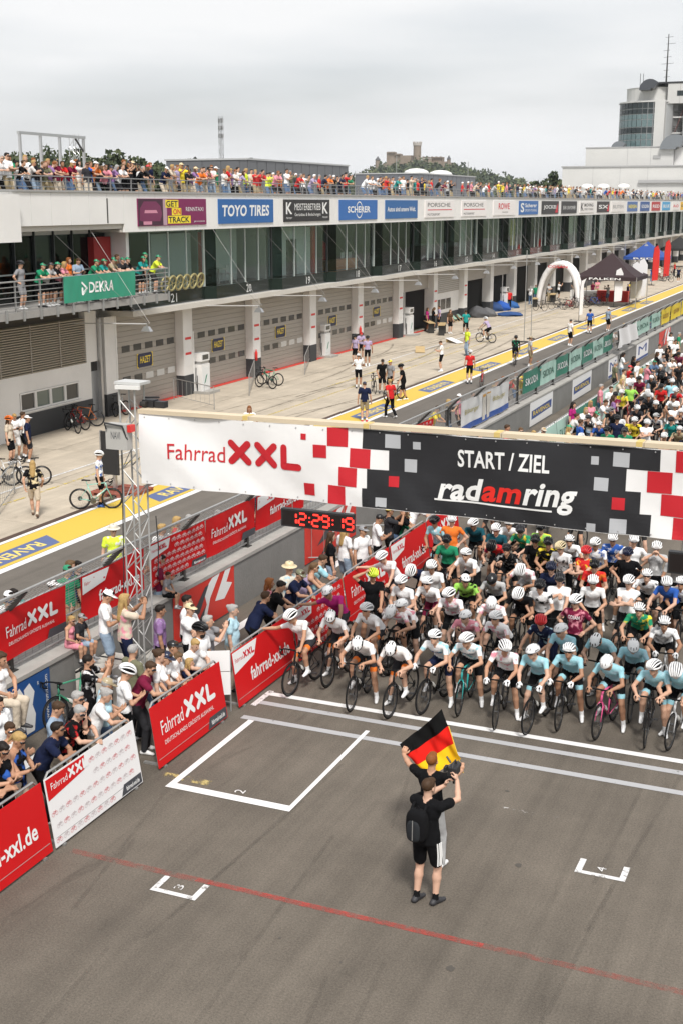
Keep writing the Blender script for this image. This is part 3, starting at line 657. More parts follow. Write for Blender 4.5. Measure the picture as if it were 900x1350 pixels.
MB().box(-31.6, -30.5, 47.72, 47.95, 5.3, 8.1).build('partition', mWHITE, bld)
MB().box(-31.5, -31.2, 46.3, 47.6, BZ, 7.9).build('red_panel', walls_c[3], bld)
# balcony railing
rl = thing('balcony_railing', 'steel balcony railing with horizontal bars carrying the green banner', 'railing', (BX, 40, BZ))
for q in range(13): MB().bar((BX - .06, 30.4 + q * 1.5, BZ), (BX - .06, 30.4 + q * 1.5, BZ + 1.12), .05, .05, up=(0, 1, 0)).build('post', mALU, rl)
for q in range(6): MB().tube([(BX - .03, 30, BZ + .15 + q * .19), (BX - .03, YBE, BZ + .15 + q * .19)], .016 if q < 5 else .028, 6).build('rail', mALU, rl)
for q in range(6): MB().tube([(BX - .03, YBE, BZ + .15 + q * .19), (-31.0, YBE, BZ + .15 + q * .19)], .016 if q < 5 else .028, 6).build('rail', mALU, rl)
# banner on the balcony
a = gx(84, 385, BX + .05).y; b = gx(178, 372, BX + .05).y
f = Face((BX + .07, a, BZ + .12), (0, 1, 0), (0, 0, 1), lambda u, v: .035 * math.sin(u * 5 + v * 3) * (1 - v) + .02 * math.sin(u * 11 - v * 4))
def cloth(name, f, W, Hh, mat, label, cat, group=None, nu=24, nv=8, parent=None):
    o0 = f.O; mb = MB(); f.rect(mb, 0, 0, W, Hh, 0, 0, nu, nv); g = f.N; f.rect(mb, 0, 0, W, Hh, -.006, 0, nu, nv)
    me = mb.build(name, mat, parent, smooth=True, origin=o0)
    if parent is None: tag(me, label, cat, group)
    return me
bn = cloth('banner', f, b - a, 1.0, M('green_cloth', (.03, .27, .17), .7), 'green banner with white lettering hung on the balcony railing', 'banner')
lett(bn, f, [('DEKRA', 1.7, .3, 1.75, .42, .012, .022)], mSW); tb = MB(); f.stroke(tb, [(1.22, .72), (1.5, .5), (1.22, .28)], .09, .012); f.stroke(tb, [(1.22, .28), (1.22, .5)], .09, .012); tb.build('emblem', mSW, bn)
# roof railing
rr = thing('roof_railing', 'long steel railing along the edge of the roof terrace', 'railing', (FX - .3, 100, 9.3))
mRAIL = M('railing_steel', (.30, .30, .30), .5, metal=.5)
pm = MB().bar((0, 0, 0), (0, 0, 1.0), .05, .04, up=(0, 1, 0)).mesh('post', mRAIL)
for q in range(126): link('post', pm, rr, Vector((FX - .3, 24 + q * 1.6, 9.3)) - WL[rr])
for q in range(5): MB().tube([(FX - .3, 22, 9.52 + q * .2), (FX - .3, YE, 9.52 + q * .2)], .014 if q < 4 else .026, 5).build('rail', mRAIL, rr)
# outrigger lamps with stays
for i, y in enumerate(pys[:16]):
    if i == 0: y = 44.5
    z = 4.52; xt = -27.6
    lt = thing('outrigger_lamp', ('floodlight on a white outrigger pole beneath the balcony' if i == 0 else f'floodlight on a white outrigger pole between bays {22 - i} and {21 - i}' if i < 14 else 'floodlight on a white outrigger pole at the far unnumbered bays'), 'lamp', (-31, y, z), 'outrigger lamps along the garages')
    MB().tube([(-31.2, y, z - .1), (xt, y, z)], .026, 6).build('pole', M('pole_grey', (.5, .5, .49), .5), lt)
    MB().tube([(FX - .05, y, 8.15), (xt + .15, y, z + .02)], .007, 4).build('stay', mWIRE, lt)
    MB().tube([(FX - .05, y - 2.6, 8.15), (xt + .1, y - .02, z + .02)], .006, 4).build('stay', mWIRE, lt)
    lh = MB(); lh.hexa([(xt - .22, y - .12, z - .3), (xt + .22, y - .12, z - .3), (xt + .22, y + .12, z - .3), (xt - .22, y + .12, z - .3)], [(xt - .1, y - .07, z - .1), (xt + .1, y - .07, z - .1), (xt + .1, y + .07, z - .1), (xt - .1, y + .07, z - .1)]); lh.bar((xt, y, z - .12), (xt, y, z), .05); lh.build('lamp_head', mALU, lt)
# ---------------------------------------------------------------- roof: plant rooms, steel goal frame, masts
def plant_room(x0, x1, y0, y1, z1, label, mat):
    t = thing('plant_room', label, 'roof structure', ((x0 + x1) / 2, (y0 + y1) / 2, 9.29))
    MB().box(x0, x1, y0, y1, 9.29, z1 - .12).build('wall', mat, t); MB().box(x0 - .1, x1 + .1, y0 - .1, y1 + .1, z1 - .12, z1).build('roof_trim', mALU, t)
    k = int((y1 - y0) / 1.6)
    for q in range(k): MB().box(x1 + .001, x1 + .03, y0 + q * 1.6 + .06, y0 + q * 1.6 + 1.54, 9.7, z1 - .2).build('panel', mat, t)
    for q in range(int((x1 - x0) / 1.6)): MB().box(x0 + q * 1.6 + .06, x0 + q * 1.6 + 1.54, y0 - .03, y0 - .001, 9.7, z1 - .2).build('panel', mat, t)
    return t
mPLD = M('dark_grey_cladding', (.085, .088, .095), .45, .06, 1)
plant_room(-52, -45, 87.5, 107, 12.6, 'dark grey panelled plant room on the roof behind spectators', mPLD)
t = plant_room(-53, -46, 128, 148, 12.4, 'dark grey plant room with white skylight domes on the roof', M('slate_cladding', (.10, .105, .12), .45, .06, 1))
for q in (132, 140): MB().ell((-47.6, q, 12.4), (1.3, 2.0, .55), 14, 6).build('skylight_dome', mWHITE, t, True)
t = thing('goal_frame', 'white steel goal frame standing among roof terrace spectators', 'frame', (-33, 44, 9.29))
pa = [gy(*p) for p in ((30, 245, 41.5), (57, 245, 42.8), (82, 245, 44.2), (113, 245, 45.5))]
xs = -33.4
gp = [gx(px, 245, xs).y for px in (30, 57, 82, 113)]
zg = gx(70, 179, xs).z
for yy in gp: MB().bar((xs, yy, 9.29), (xs, yy, zg), .10, .10, up=(0, 1, 0)).build('upright', mALU, t)
MB().bar((xs, gp[0] - .1, zg + .02), (xs, gp[-1] + .1, zg + .02), .12, .12).build('crossbar', mALU, t)
MB().bar((xs, gp[-1] - .6, zg - .05), (xs, gp[-1], zg - .6), .06, .06, up=(0, 1, 0)).build('brace', mDARKS, t)
def lattice(name, label, x, y, z0, z1, w_, mat, step=None, cat='mast', parts=True, seg=4):
    t = thing(name, label, cat, (x, y, z0)); step = step or w_
    for sx in (-1, 1):
        for s2 in (-1, 1): MB().tube([(x + sx * w_ / 2, y + s2 * w_ / 2, z0), (x + sx * w_ / 2, y + s2 * w_ / 2, z1)], w_ * .055, seg).build('chord', mat, t)
    mb = MB(); n = int((z1 - z0) / step); h = w_ / 2
    for q in range(n):
        a = z0 + q * step; b = a + step; s1 = 1 if q % 2 else -1
        for (p, r) in (((-s1 * h, -h, a), (s1 * h, -h, b)), ((-s1 * h, h, a), (s1 * h, h, b)), ((-h, -s1 * h, a), (-h, s1 * h, b)), ((h, -s1 * h, a), (h, s1 * h, b))):
            mb.tube([(x + p[0], y + p[1], p[2]), (x + r[0], y + r[1], r[2])], w_ * .035, 4)
    mb.build('lattice_bracing', mat, t); return t
q = gy(293, 240, 150); t = lattice('radio_mast', 'tall thin lattice radio mast far behind the roof terrace', q.x, 150, 2, gy(293, 153, 150).z, .42, mDARKS, .6)
for zz in (.3, 1.2, 2.2): MB().box(q.x - .32, q.x + .32, 149.85, 150.15, gy(293, 153, 150).z - zz - .5, gy(293, 153, 150).z - zz).build('antenna', mALU, t)
q = gx(101, 245, -33.6); lattice('roof_truss_mast', 'slim white truss mast beside the goal frame on the roof', -33.6, q.y, 9.29, gx(101, 177, -33.6).z, .3, mALU, .35)
# ---------------------------------------------------------------- control tower block
TY = 240.0
mCT = M('control_white', (.52, .515, .50), .6, .05, .25); mCT2 = M('control_grey', (.33, .33, .33), .6, .05, .3)
gTW = M('tower_glass', (.10, .155, .16), .08, .1, .5, spec=.9); gTWD = M('tower_spandrel', (.018, .026, .028), .12)
ct = thing('control_tower', 'white race control building with curved glass tower and rooftop mast', 'tower', (-48, TY + 10, 0))
MB().box(-57.7, -20, TY, TY + 30, 0, 15.75).build('lower_block', mCT, ct)
MB().box(-57.9, -19.9, TY - .2, TY + 30.2, 15.76, 16.0).build('roof_edge', mCT2, ct)
MB().box(-53.9, -37.9, TY + 2, TY + 28, 16.01, 19.2).build('middle_block', mCT, ct)
MB().box(-37.85, -15, TY + 3, TY + 28, 16.01, 19.25).build('middle_block', M('control_white_lit', (.66, .65, .64), .6, .04, .3), ct)  # right face: its stronger light is put into a lighter white
MB().box(-54.0, -37.9, TY + 1.9, TY + 28.1, 19.21, 19.4).build('roof_edge', mCT2, ct)
for x in (-46.2, -42): MB().box(x, x + .06, TY + 1.98, TY + 2.0, 16.1, 19.2).build('panel_joint', mCT2, ct)
for x in (-52, -47, -42): MB().box(x, x + .05, TY - .02, TY, 10, 15.7).build('panel_joint', mCT2, ct)
MB().box(-43.5, -20, TY - .5, TY - .02, 12.9, 13.4).build('canopy', mCT2, ct)
for x in (-52.5, -49.5, -45.8): MB().ell((x, TY - 2, 12.2), (1.2, 1.2, .6), 10, 6).build('parasol_top', mWHITE, ct, True)
MB().box(-41.5, -40.2, TY + 1.9, TY + 1.99, 17.2, 17.8).build('panel', mCT2, ct)
# curved glass drum
c0 = gy(862, 197, TY + 12); drx = c0.x - 0.6; dry = TY + 12.0; rad = (gy(862, 197, TY + 12).x - gy(818.5, 197, TY + 12).x)
zt = gy(840, 136, TY + 8).z; zb = 19.4
na = 13
import itertools
floors = [(zb, .16, gTW), (zb + (zt - zb) * .17, .0, gTW)]
rows = [0, .17, .31, .45, .62, .74, .86, 1.0]; rm = [gTW, gTW, gTWD, gTW, gTW, gTWD, gTWD]
for a_ in range(na):
    t0 = math.pi * (.93 + a_ * .052); t1 = math.pi * (.93 + (a_ + 1) * .052)
    for q in range(7):
        z0 = zb + (zt - zb) * rows[q] + .06; z1 = zb + (zt - zb) * rows[q + 1] - .06
        pts = [(drx + r * math.cos(t), dry + r * math.sin(t)) for r in (rad, rad - .15) for t in (t0 + .012, t1 - .012)]
        MB().hexa([(*pts[0], z0), (*pts[1], z0), (*pts[1], z1), (*pts[0], z1)], [(*pts[2], z0), (*pts[3], z0), (*pts[3], z1), (*pts[2], z1)]).build('glass_pane', rm[q], ct)
dm = MB(); dm.lathe([(rad - .2, zb), (rad - .2, zt)], (drx, dry, 0), 32); dm.build('drum_frame', mALU, ct)
dm = MB(); dm.lathe([(rad + .15, zt), (rad + .15, zt + .25), (rad - 1.2, zt + .26), (rad - 1.2, zt + 2.6), (rad - 1.1, zt + 2.7)], (drx, dry, 0), 32); dm.build('drum_roof', mCT, ct)
MB().box(drx + 1.4, drx + 3.2, dry - rad - .6, dry + 4, zb, zt + .3).build('fin_wall', mCT, ct)
MB().box(drx + 3.2, drx + 30, dry - 2, dry + 10, zb, zt + 3).build('tower_wing', mCT2, ct)
for q, zz in enumerate((zb + 2.4, zb + 5.2, zb + 8.0)): MB().box(drx + 3.2, drx + 14, dry - 4.2, dry - 2.01, zz, zz + .25).build('stair_landing', mCT, ct)
for q, zz in enumerate((zb + 2.65, zb + 5.45)):
    for r in range(3): MB().tube([(drx + 3.3, dry - 4.1, zz + .3 + r * .35), (drx + 14, dry - 4.1, zz + .3 + r * .35)], .04, 4).build('stair_rail', mDARKS, ct)
for q, (za_, zb2_) in enumerate(((zb + .3, zb + 2.2), (zb + 2.9, zb + 5.0), (zb + 5.7, zb + 7.8))): MB().box(drx + 3.6, drx + 16, dry - 2.06, dry - 2.01, za_, za_ + (zb2_ - za_) * .8).build('dark_opening', M('tower_opening', (.05, .055, .06), .4), ct)
for q in range(6): MB().box(drx + 3.3 + q * 2.2, drx + 3.36 + q * 2.2, dry - 5.23, dry - 5.2, zt - .3, zt + 3.1).build('panel_joint', mCT2, ct)
MB().box(drx + 5, drx + 20, dry - 5.24, dry - 5.205, zt + 1.0, zt + 1.9).build('window_band', gTWD, ct)
MB().bar((drx + 4, dry - 4, zb + .3), (drx + 6.5, dry - 4, zb + 7.8), .3, .2).build('stair_flight', M('rust_red', (.10, .05, .045), .7), ct)
MB().lathe([(1.0, zb), (1.0, zt + 1)], (drx + 7.2, dry - 4.6, 0), 14).build('round_column', mCT, ct, False)
MB().box(drx + 3.3, drx + 30, dry - 5.2, dry - 2.0, zt - .3, zt + 3.2).build('upper_wing', mCT, ct)
MB().box(drx - 1, drx + 30, dry - 5.3, dry + 10, zt + 3.21, zt + 3.5).build('roof_edge', mSK, ct)
def cowl(px, py, Y, s, mat):
    p = gy(px, py, Y); mb = MB(); N = 9
    pts = [(p.x - s * math.cos(math.pi * k / (N - 1) * .78), Y, p.z + s * math.sin(math.pi * k / (N - 1) * .78)) for k in range(N)]
    vs = []; fs = []
    for k in range(N):
        a = math.pi * k / (N - 1) * .78
        for yy in (-s * .7, s * .7):
            vs += [(p.x - s * math.cos(a), Y + yy, p.z + s * math.sin(a)), (p.x + s * .25 - s * .15 * math.cos(a), Y + yy, p.z + s * .15 * math.sin(a))]
    for k in range(N - 1):
        i = k * 4; j = i + 4; fs += [(i, i + 2, j + 2, j), (i, j, j + 1, i + 1), (i + 2, i + 3, j + 3, j + 2)]
    fs += [(0, 1, 3, 2), ((N - 1) * 4, (N - 1) * 4 + 2, (N - 1) * 4 + 3, (N - 1) * 4 + 1)]
    mb.add(vs, fs); mb.build('ventilation_cowl', mat, ct)
mCOWL = M('cowl_metal', (.20, .215, .23), .4, .05, 1, metal=.4)
cowl(857, 119, TY + 6, 1.9, M('cowl_dark', (.07, .075, .085), .4, metal=.3)); cowl(816, 197, TY + 4, 1.45, mCOWL); cowl(890, 197, TY + 3, 2.6, mCOWL)
p = gy(876, 132, TY + 8); top = gy(877.5, 45, TY + 8).z
MB().tube([(p.x, TY + 8, zt), (p.x, TY + 8, top)], [.20, .07], 6).build('antenna_mast', mDARKS, ct)
for q in range(9):
    zz = p.z + (top - p.z) * (.15 + q * .1); MB().tube([(p.x - random.uniform(.3, 1.2), TY + 8, zz), (p.x + random.uniform(.3, 1.4), TY + 8, zz + .1)], .03, 4).build('antenna_arm', mDARKS, ct)
for px in (843, 847):
    q = gy(px, 112, TY + 8); MB().tube([(q.x, TY + 8, q.z - 1.5), (q.x, TY + 8, gy(px, 97, TY + 8).z)], .05, 5).build('antenna_rod', mDARKS, ct)
# ---------------------------------------------------------------- trees, hill, castle
mLEAF = [M('leaf_dark', (.035, .052, .024), .8, .35, 1.5), M('leaf_mid', (.055, .075, .03), .8, .35, 1.5), M('leaf_olive', (.075, .09, .035), .8, .3, 1.5)]
mBARK = M('bark', (.07, .055, .04), .9, .3, 4)
rng = np.random.default_rng(5)
def leaves(mb, c, r, n, s, m=None):
    for _ in range(n):
        d = rng.normal(size=3); d /= np.linalg.norm(d); rr = rng.random() ** .4
        p = np.array(c) + d * np.array(r) * rr
        a = rng.normal(size=3); a /= np.linalg.norm(a); b = np.cross(a, rng.normal(size=3)); b /= np.linalg.norm(b); q = s * rng.uniform(.6, 1.3)
        mb.add([tuple(p - a * q - b * q * .6), tuple(p + a * q - b * q * .6), tuple(p + a * q * .8 + b * q * .7), tuple(p - a * q * .7 + b * q * .6)], [(0, 1, 2, 3)], int(rng.integers(0, 3)) if m is None else m)
def tree(x, y, z0, ztop, w_, label, group, nl=26, s=.28):
    t = thing('broadleaf_tree', label, 'tree', (x, y, z0), group)
    h = ztop - z0; mb = MB(); mb.tube([(x, y, z0), (x + .1, y, z0 + h * .4), (x, y, z0 + h * .8)], [h * .022, h * .016, h * .006], 7)
    cr = MB()
    for k in range(nl):
        a = rng.uniform(0, 6.28); rr = w_ * .5 * rng.random() ** .5; zz = z0 + h * (.32 + .62 * rng.random()); rr *= (1.15 - abs((zz - z0) / h - .55) * 1.5)
        c = (x + rr * math.cos(a), y + rr * math.sin(a), zz); mb.tube([(x, y, zz - h * .1), c], [h * .006, h * .002], 4)
        leaves(cr, c, (w_ * .15, w_ * .15, h * .075), 55, s)
    mb.build('trunk', mBARK, t); cr.build('crown', mLEAF, t)
tree_px = [(28, 209, 30), (148, 209, 30), (188, 213, 28), (12, 211, 30), (45, 205, 34), (68, 194, 34), (98, 199, 40), (130, 200, 36), (170, 205, 34), (205, 217, 18), (232, 213, 26), (262, 222, 16), (318, 210, 30), (300, 217, 22)]
for k, (px, py, pw) in enumerate(tree_px):
    Y = 120 + (k * 37) % 25; g = gy(px, py - 5, Y); tree(g.x, Y, 0, g.z, pw * 1.9 * Y / math.cos(YAW) / 1700 + 3.0, 'dark green leafy tree rising behind the roof terrace', 'trees behind the roof terrace', 40, .26)
for k, (px, py, pw) in enumerate([(708, 238, 12), (720, 233, 14), (735, 226, 16), (700, 240, 10)]):
    Y = 255 + k * 3; g = gy(px, py, Y); tree(g.x, Y, 0, g.z, 6, 'green tree standing left of the white control building', 'trees beside the control building', 20, .4)
HD = 1050.0
hill = MB(); hx = np.linspace(300, 780, 49); vs = []; fs = []
def hill_y(px):
    pts = [(300, 262), (440, 252), (470, 240), (500, 226), (550, 219), (600, 226), (640, 238), (690, 246), (780, 258)]
    for (a, b), (c, d) in zip(pts[:-1], pts[1:]):
        if a <= px <= c: return b + (d - b) * (px - a) / (c - a)
    return 262
rows_ = 7
for j in range(rows_):
    fr = j / (rows_ - 1)
    for px in hx:
        Y = HD - 220 + 260 * fr; g = gy(px, 240, Y); top = gy(px, hill_y(px), HD).z
        vs.append((g.x, Y, -1 + (top + 1) * math.sin(fr * math.pi / 2)))
n = len(hx)
for j in range(rows_ - 1):
    for i in range(n - 1): fs.append((j * n + i, j * n + i + 1, (j + 1) * n + i + 1, (j + 1) * n + i))
hill.add(vs, fs); struct('hill', hill, M('hill_green', (.05, .065, .03), .9, .3, .03))
wood = MB()
for px in np.arange(440, 690, 2.6):
    for _ in range(5):
        fr = rng.uniform(.25, 1); Y = HD - 220 + 260 * fr; px2 = px + rng.uniform(-2, 2); g = gy(px2, 240, Y); top = gy(px2, hill_y(px2), HD).z
        z = -1 + (top + 1) * math.sin(fr * math.pi / 2)
        if 528 < px2 < 600 and fr > .82: continue
        hh = rng.uniform(4, 7.5) * (1.4 if rng.random() < .15 else 1)
        k_ = int(rng.integers(0, 3))
        for q in range(4): leaves(wood, (g.x + rng.uniform(-2.5, 2.5), Y, z + hh * (.25 + q * .22)), (3.4 - q * .5, 3.4, hh * .22), 9, 1.05, k_)
o = wood.build('woodland', [M('hazed_leaf_dark', (.045, .065, .032), .8, .3, .08), M('hazed_leaf_mid', (.075, .10, .045), .8, .3, .08), M('hazed_leaf_olive', (.10, .12, .05), .8, .3, .08)], origin=(0, 0, 0)); tag(o, 'green woodland covering the castle hill', 'woodland', kind='stuff')  # greens paler than the near leaves: distance haze put into the colour
# castle ruin
mST = M('castle_stone', (.25, .20, .155), .9, .22, .25); mST2 = M('castle_pale_stone', (.45, .41, .37), .9, .1, .3)
cs = thing('hill_castle', 'ruined stone castle with round keep on the wooded hill', 'castle', (*gy(550, 222, HD)[:2], gy(550, 222, HD).z - 3))
def cbox(px0, px1, py0, py1, Y=HD, dp=8, name='wall', mat=None):
    a = gy(px0, py0, Y); b = gy(px1, py1, Y); MB().box(a.x, b.x, Y, Y + dp, b.z, a.z).build(name, mat or mST, cs)
cbox(504, 597, 215.5, 226, HD - 2, 6)
for (a, b, c) in ((509, 519, 200.5), (519, 527, 203), (527, 541, 205), (541.5, 556, 212), (556, 568, 209), (568.5, 582, 207), (582.5, 590, 213)): cbox(a, b, c, 216, HD + random.uniform(-1, 3), 6)
for k_ in range(14): a = 556 + k_ * 1.9; cbox(a, a + 1.0, 206.2 + (k_ % 3) * .5, 208.5, HD + 1, 3, 'merlon')
for k_ in range(9): a = 510 + k_ * 2.0; cbox(a, a + .9, 200.0 + (k_ > 4) * 2.4, 202 + (k_ > 4) * 2.4, HD + 1.2, 3, 'merlon')
def ctower(px, r, py0, py1, Y, cone=0, name='round_tower'):
    g = gy(px, py0, Y); b = gy(px, py1, Y); rm_ = r * Y / 1700; o = MB(); o.lathe([(rm_, b.z), (rm_ * .97, g.z)], (g.x, Y, 0), 18); o.build(name, mST, cs, False)
    if cone: MB().lathe([(rm_ * 1.2, g.z), (rm_ * .05, g.z + cone)], (g.x, Y, 0), 16).build('tower_roof', M('slate', (.08, .08, .085), .7), cs)
    return g, rm_
g, rm_ = ctower(549.5, 5.4, 192, 216, HD + 4)
MB().lathe([(rm_ * 1.12, g.z), (rm_ * 1.12, g.z + 2.2)], (g.x, HD + 4, 0), 18).build('parapet', mST2, cs)
for k_ in range(10): a = 2 * math.pi * k_ / 10; MB().box(g.x + rm_ * 1.05 * math.cos(a) - .5, g.x + rm_ * 1.05 * math.cos(a) + .5, HD + 4 + rm_ * 1.05 * math.sin(a) - .5, HD + 4 + rm_ * 1.05 * math.sin(a) + .5, g.z + 2.2, g.z + 3.2).build('merlon', mST2, cs)
ctower(591, 2.6, 210, 224, HD - 3, 3.4); ctower(497.5, 3.4, 211, 222, HD - 3, 3.2)
for px, py, zt_ in ((522, 230, 205), (616, 236, 213), (468, 238, 225)):
    q = gy(px, py, 260); o = MB().tube([(q.x, 260, 0), (q.x, 260, gy(px, zt_, 260).z)], [.12, .06], 5).build('lamp_post', mALU); tag(o, 'thin grey pole standing before the castle hill', 'pole', 'poles before the castle hill')

# ================================================================ PEOPLE: one continuous surface per figure (implicit body, surface nets)
SKIN, SHIRT, BOT, SOCK, SHOE, HAIR, DARK, GLOVE, TRIM = range(9)
def V3(*a): return np.array(a, float)
def nrm(v): return v / (np.linalg.norm(v) + 1e-9)
def ik(root, tgt, l1, l2, hint):
    d = tgt - root; D = np.linalg.norm(d); D2 = min(D, (l1 + l2) * .995); u = nrm(d); tgt = root + u * D2
    a = (l1 * l1 - l2 * l2 + D2 * D2) / (2 * D2); h = math.sqrt(max(0, l1 * l1 - a * a))
    hv = hint - u * np.dot(hint, u); return root + u * a + nrm(hv) * h, tgt
def rotx(a): c, s = math.cos(a), math.sin(a); return np.array([[1, 0, 0], [0, c, -s], [0, s, c]])
def roty(a): c, s = math.cos(a), math.sin(a); return np.array([[c, 0, s], [0, 1, 0], [-s, 0, c]])
def rotz(a): c, s = math.cos(a), math.sin(a); return np.array([[c, -s, 0], [s, c, 0], [0, 0, 1]])
class Body:
    def __init__(s): s.pr = []
    def cap(s, a, b, ra, rb, lab, k=.02, ax=None, flat=1.0, cut=None): s.pr.append(('c', np.array(a, float), np.array(b, float), ra, rb, lab, k, None if ax is None else np.array(ax, float), flat, cut))
    def ell(s, c, r, rot, lab, k=.02): s.pr.append(('e', np.array(c, float), np.array(r, float), rot, None, lab, k, None, 1.0, None))
    def surface(s, vox):
        lo = np.full(3, 9.); hi = -lo
        for p in s.pr:
            if p[0] == 'c': R_ = max(p[3], p[4]); pts = (p[1], p[2])
            else: R_ = p[2].max(); pts = (p[1],)
            for q in pts: lo = np.minimum(lo, q - R_); hi = np.maximum(hi, q + R_)
        lo -= vox * 3; hi += vox * 3; n = np.ceil((hi - lo) / vox).astype(int) + 1
        D = np.full(n, .2, np.float32); Lm = np.full(n, .2, np.float32); Lb = np.zeros(n, np.int8)
        ax = [lo[i] + vox * np.arange(n[i]) for i in range(3)]
        for t, a, b, ra, rb, lab, k, fa, fl, cut in s.pr:
            if t == 'c': R_ = max(ra, rb) + k + vox * 2.5; l = np.minimum(a, b) - R_; h = np.maximum(a, b) + R_
            else: R_ = a * 0 + b.max() + k + vox * 2.5; l = a - R_; h = a + R_
            i0 = np.maximum(0, ((l - lo) / vox).astype(int)); i1 = np.minimum(n, ((h - lo) / vox).astype(int) + 2)
            sl = tuple(slice(i0[i], i1[i]) for i in range(3))
            X = ax[0][sl[0]][:, None, None]; Y = ax[1][sl[1]][None, :, None]; Z = ax[2][sl[2]][None, None, :]
            if t == 'c':
                px, py, pz = X - a[0], Y - a[1], Z - a[2]; d = b - a
                if fa is not None:                 # squash along an axis
                    q = px * fa[0] + py * fa[1] + pz * fa[2]; dq = d @ fa; m = (1 / fl - 1); tt = None
                    px, py, pz = px + q * fa[0] * m, py + q * fa[1] * m, pz + q * fa[2] * m; d = d + fa * dq * m
                L2 = d @ d + 1e-9; tt = np.clip((px * d[0] + py * d[1] + pz * d[2]) / L2, 0, 1)
                dist = np.sqrt((px - tt * d[0]) ** 2 + (py - tt * d[1]) ** 2 + (pz - tt * d[2]) ** 2) - (ra + (rb - ra) * tt)
                if fa is not None: dist = dist * (.5 + .5 * fl)
            else:
                px, py, pz = X - a[0], Y - a[1], Z - a[2]
                if ra is not None:
                    m = ra.T; px, py, pz = m[0, 0] * px + m[0, 1] * py + m[0, 2] * pz, m[1, 0] * px + m[1, 1] * py + m[1, 2] * pz, m[2, 0] * px + m[2, 1] * py + m[2, 2] * pz
                k0 = np.sqrt((px / b[0]) ** 2 + (py / b[1]) ** 2 + (pz / b[2]) ** 2); k1 = np.sqrt((px / b[0] ** 2) ** 2 + (py / b[1] ** 2) ** 2 + (pz / b[2] ** 2) ** 2) + 1e-6
                dist = k0 * (k0 - 1) / k1
            if cut is not None: dist = np.maximum(dist, (X - cut[0][0]) * cut[1][0] + (Y - cut[0][1]) * cut[1][1] + (Z - cut[0][2]) * cut[1][2])
            o = D[sl]; hh = np.clip(.5 + .5 * (o - dist) / k, 0, 1) if k > 0 else (dist < o) * 1.0
            D[sl] = o * (1 - hh) + dist * hh - k * hh * (1 - hh)
            better = dist < Lm[sl]; Lm[sl] = np.where(better, dist, Lm[sl]); Lb[sl] = np.where(better, lab, Lb[sl])
        ins = D < 0
        c = [ins[i:n[0] - 1 + i, j:n[1] - 1 + j, k:n[2] - 1 + k] for i in (0, 1) for j in (0, 1) for k in (0, 1)]
        sm = sum(x.astype(np.int8) for x in c); act = (sm > 0) & (sm < 8)
        idx = np.full(act.shape, -1, np.int64); ii = np.argwhere(act); idx[act] = np.arange(len(ii))
        acc = np.zeros((len(ii), 3)); cnt = np.zeros(len(ii))
        cor = [(i, j, k) for i in (0, 1) for j in (0, 1) for k in (0, 1)]
        for a_, ca in enumerate(cor):
            for cb in cor:
                df = np.array(cb) - np.array(ca)
                if df.sum() != 1 or df.min() < 0: continue
                va = D[ii[:, 0] + ca[0], ii[:, 1] + ca[1], ii[:, 2] + ca[2]]; vb = D[ii[:, 0] + cb[0], ii[:, 1] + cb[1], ii[:, 2] + cb[2]]
                m = (va < 0) != (vb < 0); t_ = np.where(m, va / np.where(m, va - vb, 1), 0)
                acc[m] += (np.array(ca) + df * t_[:, None])[m]; cnt[m] += 1
        ver = lo + (ii + acc / cnt[:, None]) * vox
        fs = []; labs = []
        for axn in range(3):
            o1, o2 = [(1, 2), (2, 0), (0, 1)][axn]
            sl0 = [slice(None)] * 3; sl1 = [slice(None)] * 3; sl0[axn] = slice(0, n[axn] - 1); sl1[axn] = slice(1, n[axn])
            A = ins[tuple(sl0)]; B = ins[tuple(sl1)]; e = np.argwhere(A != B)
            e = e[(e[:, o1] > 0) & (e[:, o2] > 0) & (e[:, o1] < n[o1] - 1) & (e[:, o2] < n[o2] - 1)]
            u1 = np.zeros(3, int); u1[o1] = 1; u2 = np.zeros(3, int); u2[o2] = 1
            q = [idx[tuple((e - u1 * a_ - u2 * b_).T)] for a_, b_ in ((1, 1), (0, 1), (0, 0), (1, 0))]
            q = np.stack(q, 1); a_in = A[tuple(e.T)]; q = np.where(a_in[:, None], q, q[:, ::-1])
            e2 = e.copy(); e2[:, axn] += 1
            da = np.abs(D[tuple(e.T)]); db = np.abs(D[tuple(e2.T)])
            lb = np.where(da < db, Lb[tuple(e.T)], Lb[tuple(e2.T)]); fs.append(q); labs.append(lb)
        return ver, np.concatenate(fs), np.concatenate(labs)

def hand(B, wr, d, up, curl=.5, lab=SKIN, side=1, r=.0095):
    """palm, four fingers with two bends and a thumb; d = direction of the hand, up = back of the hand, side = +1 thumb towards +s"""
    d = nrm(d); s = nrm(np.cross(d, up)); up = nrm(np.cross(s, d))
    pc = wr + d * .055
    B.cap(wr, wr + d * .05, .026, .030, lab, .012, up, .62); B.cap(pc - s * .018, pc + s * .018, .030, .030, lab, .012, up, .55)
    for q, (off, ln) in enumerate(((-.033, .062), (-.011, .076), (.011, .080), (.033, .070))):
        a = wr + d * .088 + s * off * side * -1; t1 = -up * math.sin(curl) + d * math.cos(curl); b = a + t1 * ln * .55
        t2 = -up * math.sin(curl * 2.2) + d * math.cos(curl * 2.2); c = b + t2 * ln * .5
        B.cap(a - d * .02, b, r * 1.05, r, lab, .004); B.cap(b, c, r, r * .85, lab, .004)
    tb = wr + d * .025 + s * side * -.028 * -1
    t1 = nrm(d * .65 + s * side * .75 - up * .25 * (1 + curl)); m = tb + t1 * .045; t2 = nrm(d * .9 - up * curl * .8 + s * side * .1); B.cap(tb, m, .014, .012, lab, .006); B.cap(m, m + t2 * .035, .0115, .0095, lab, .004)

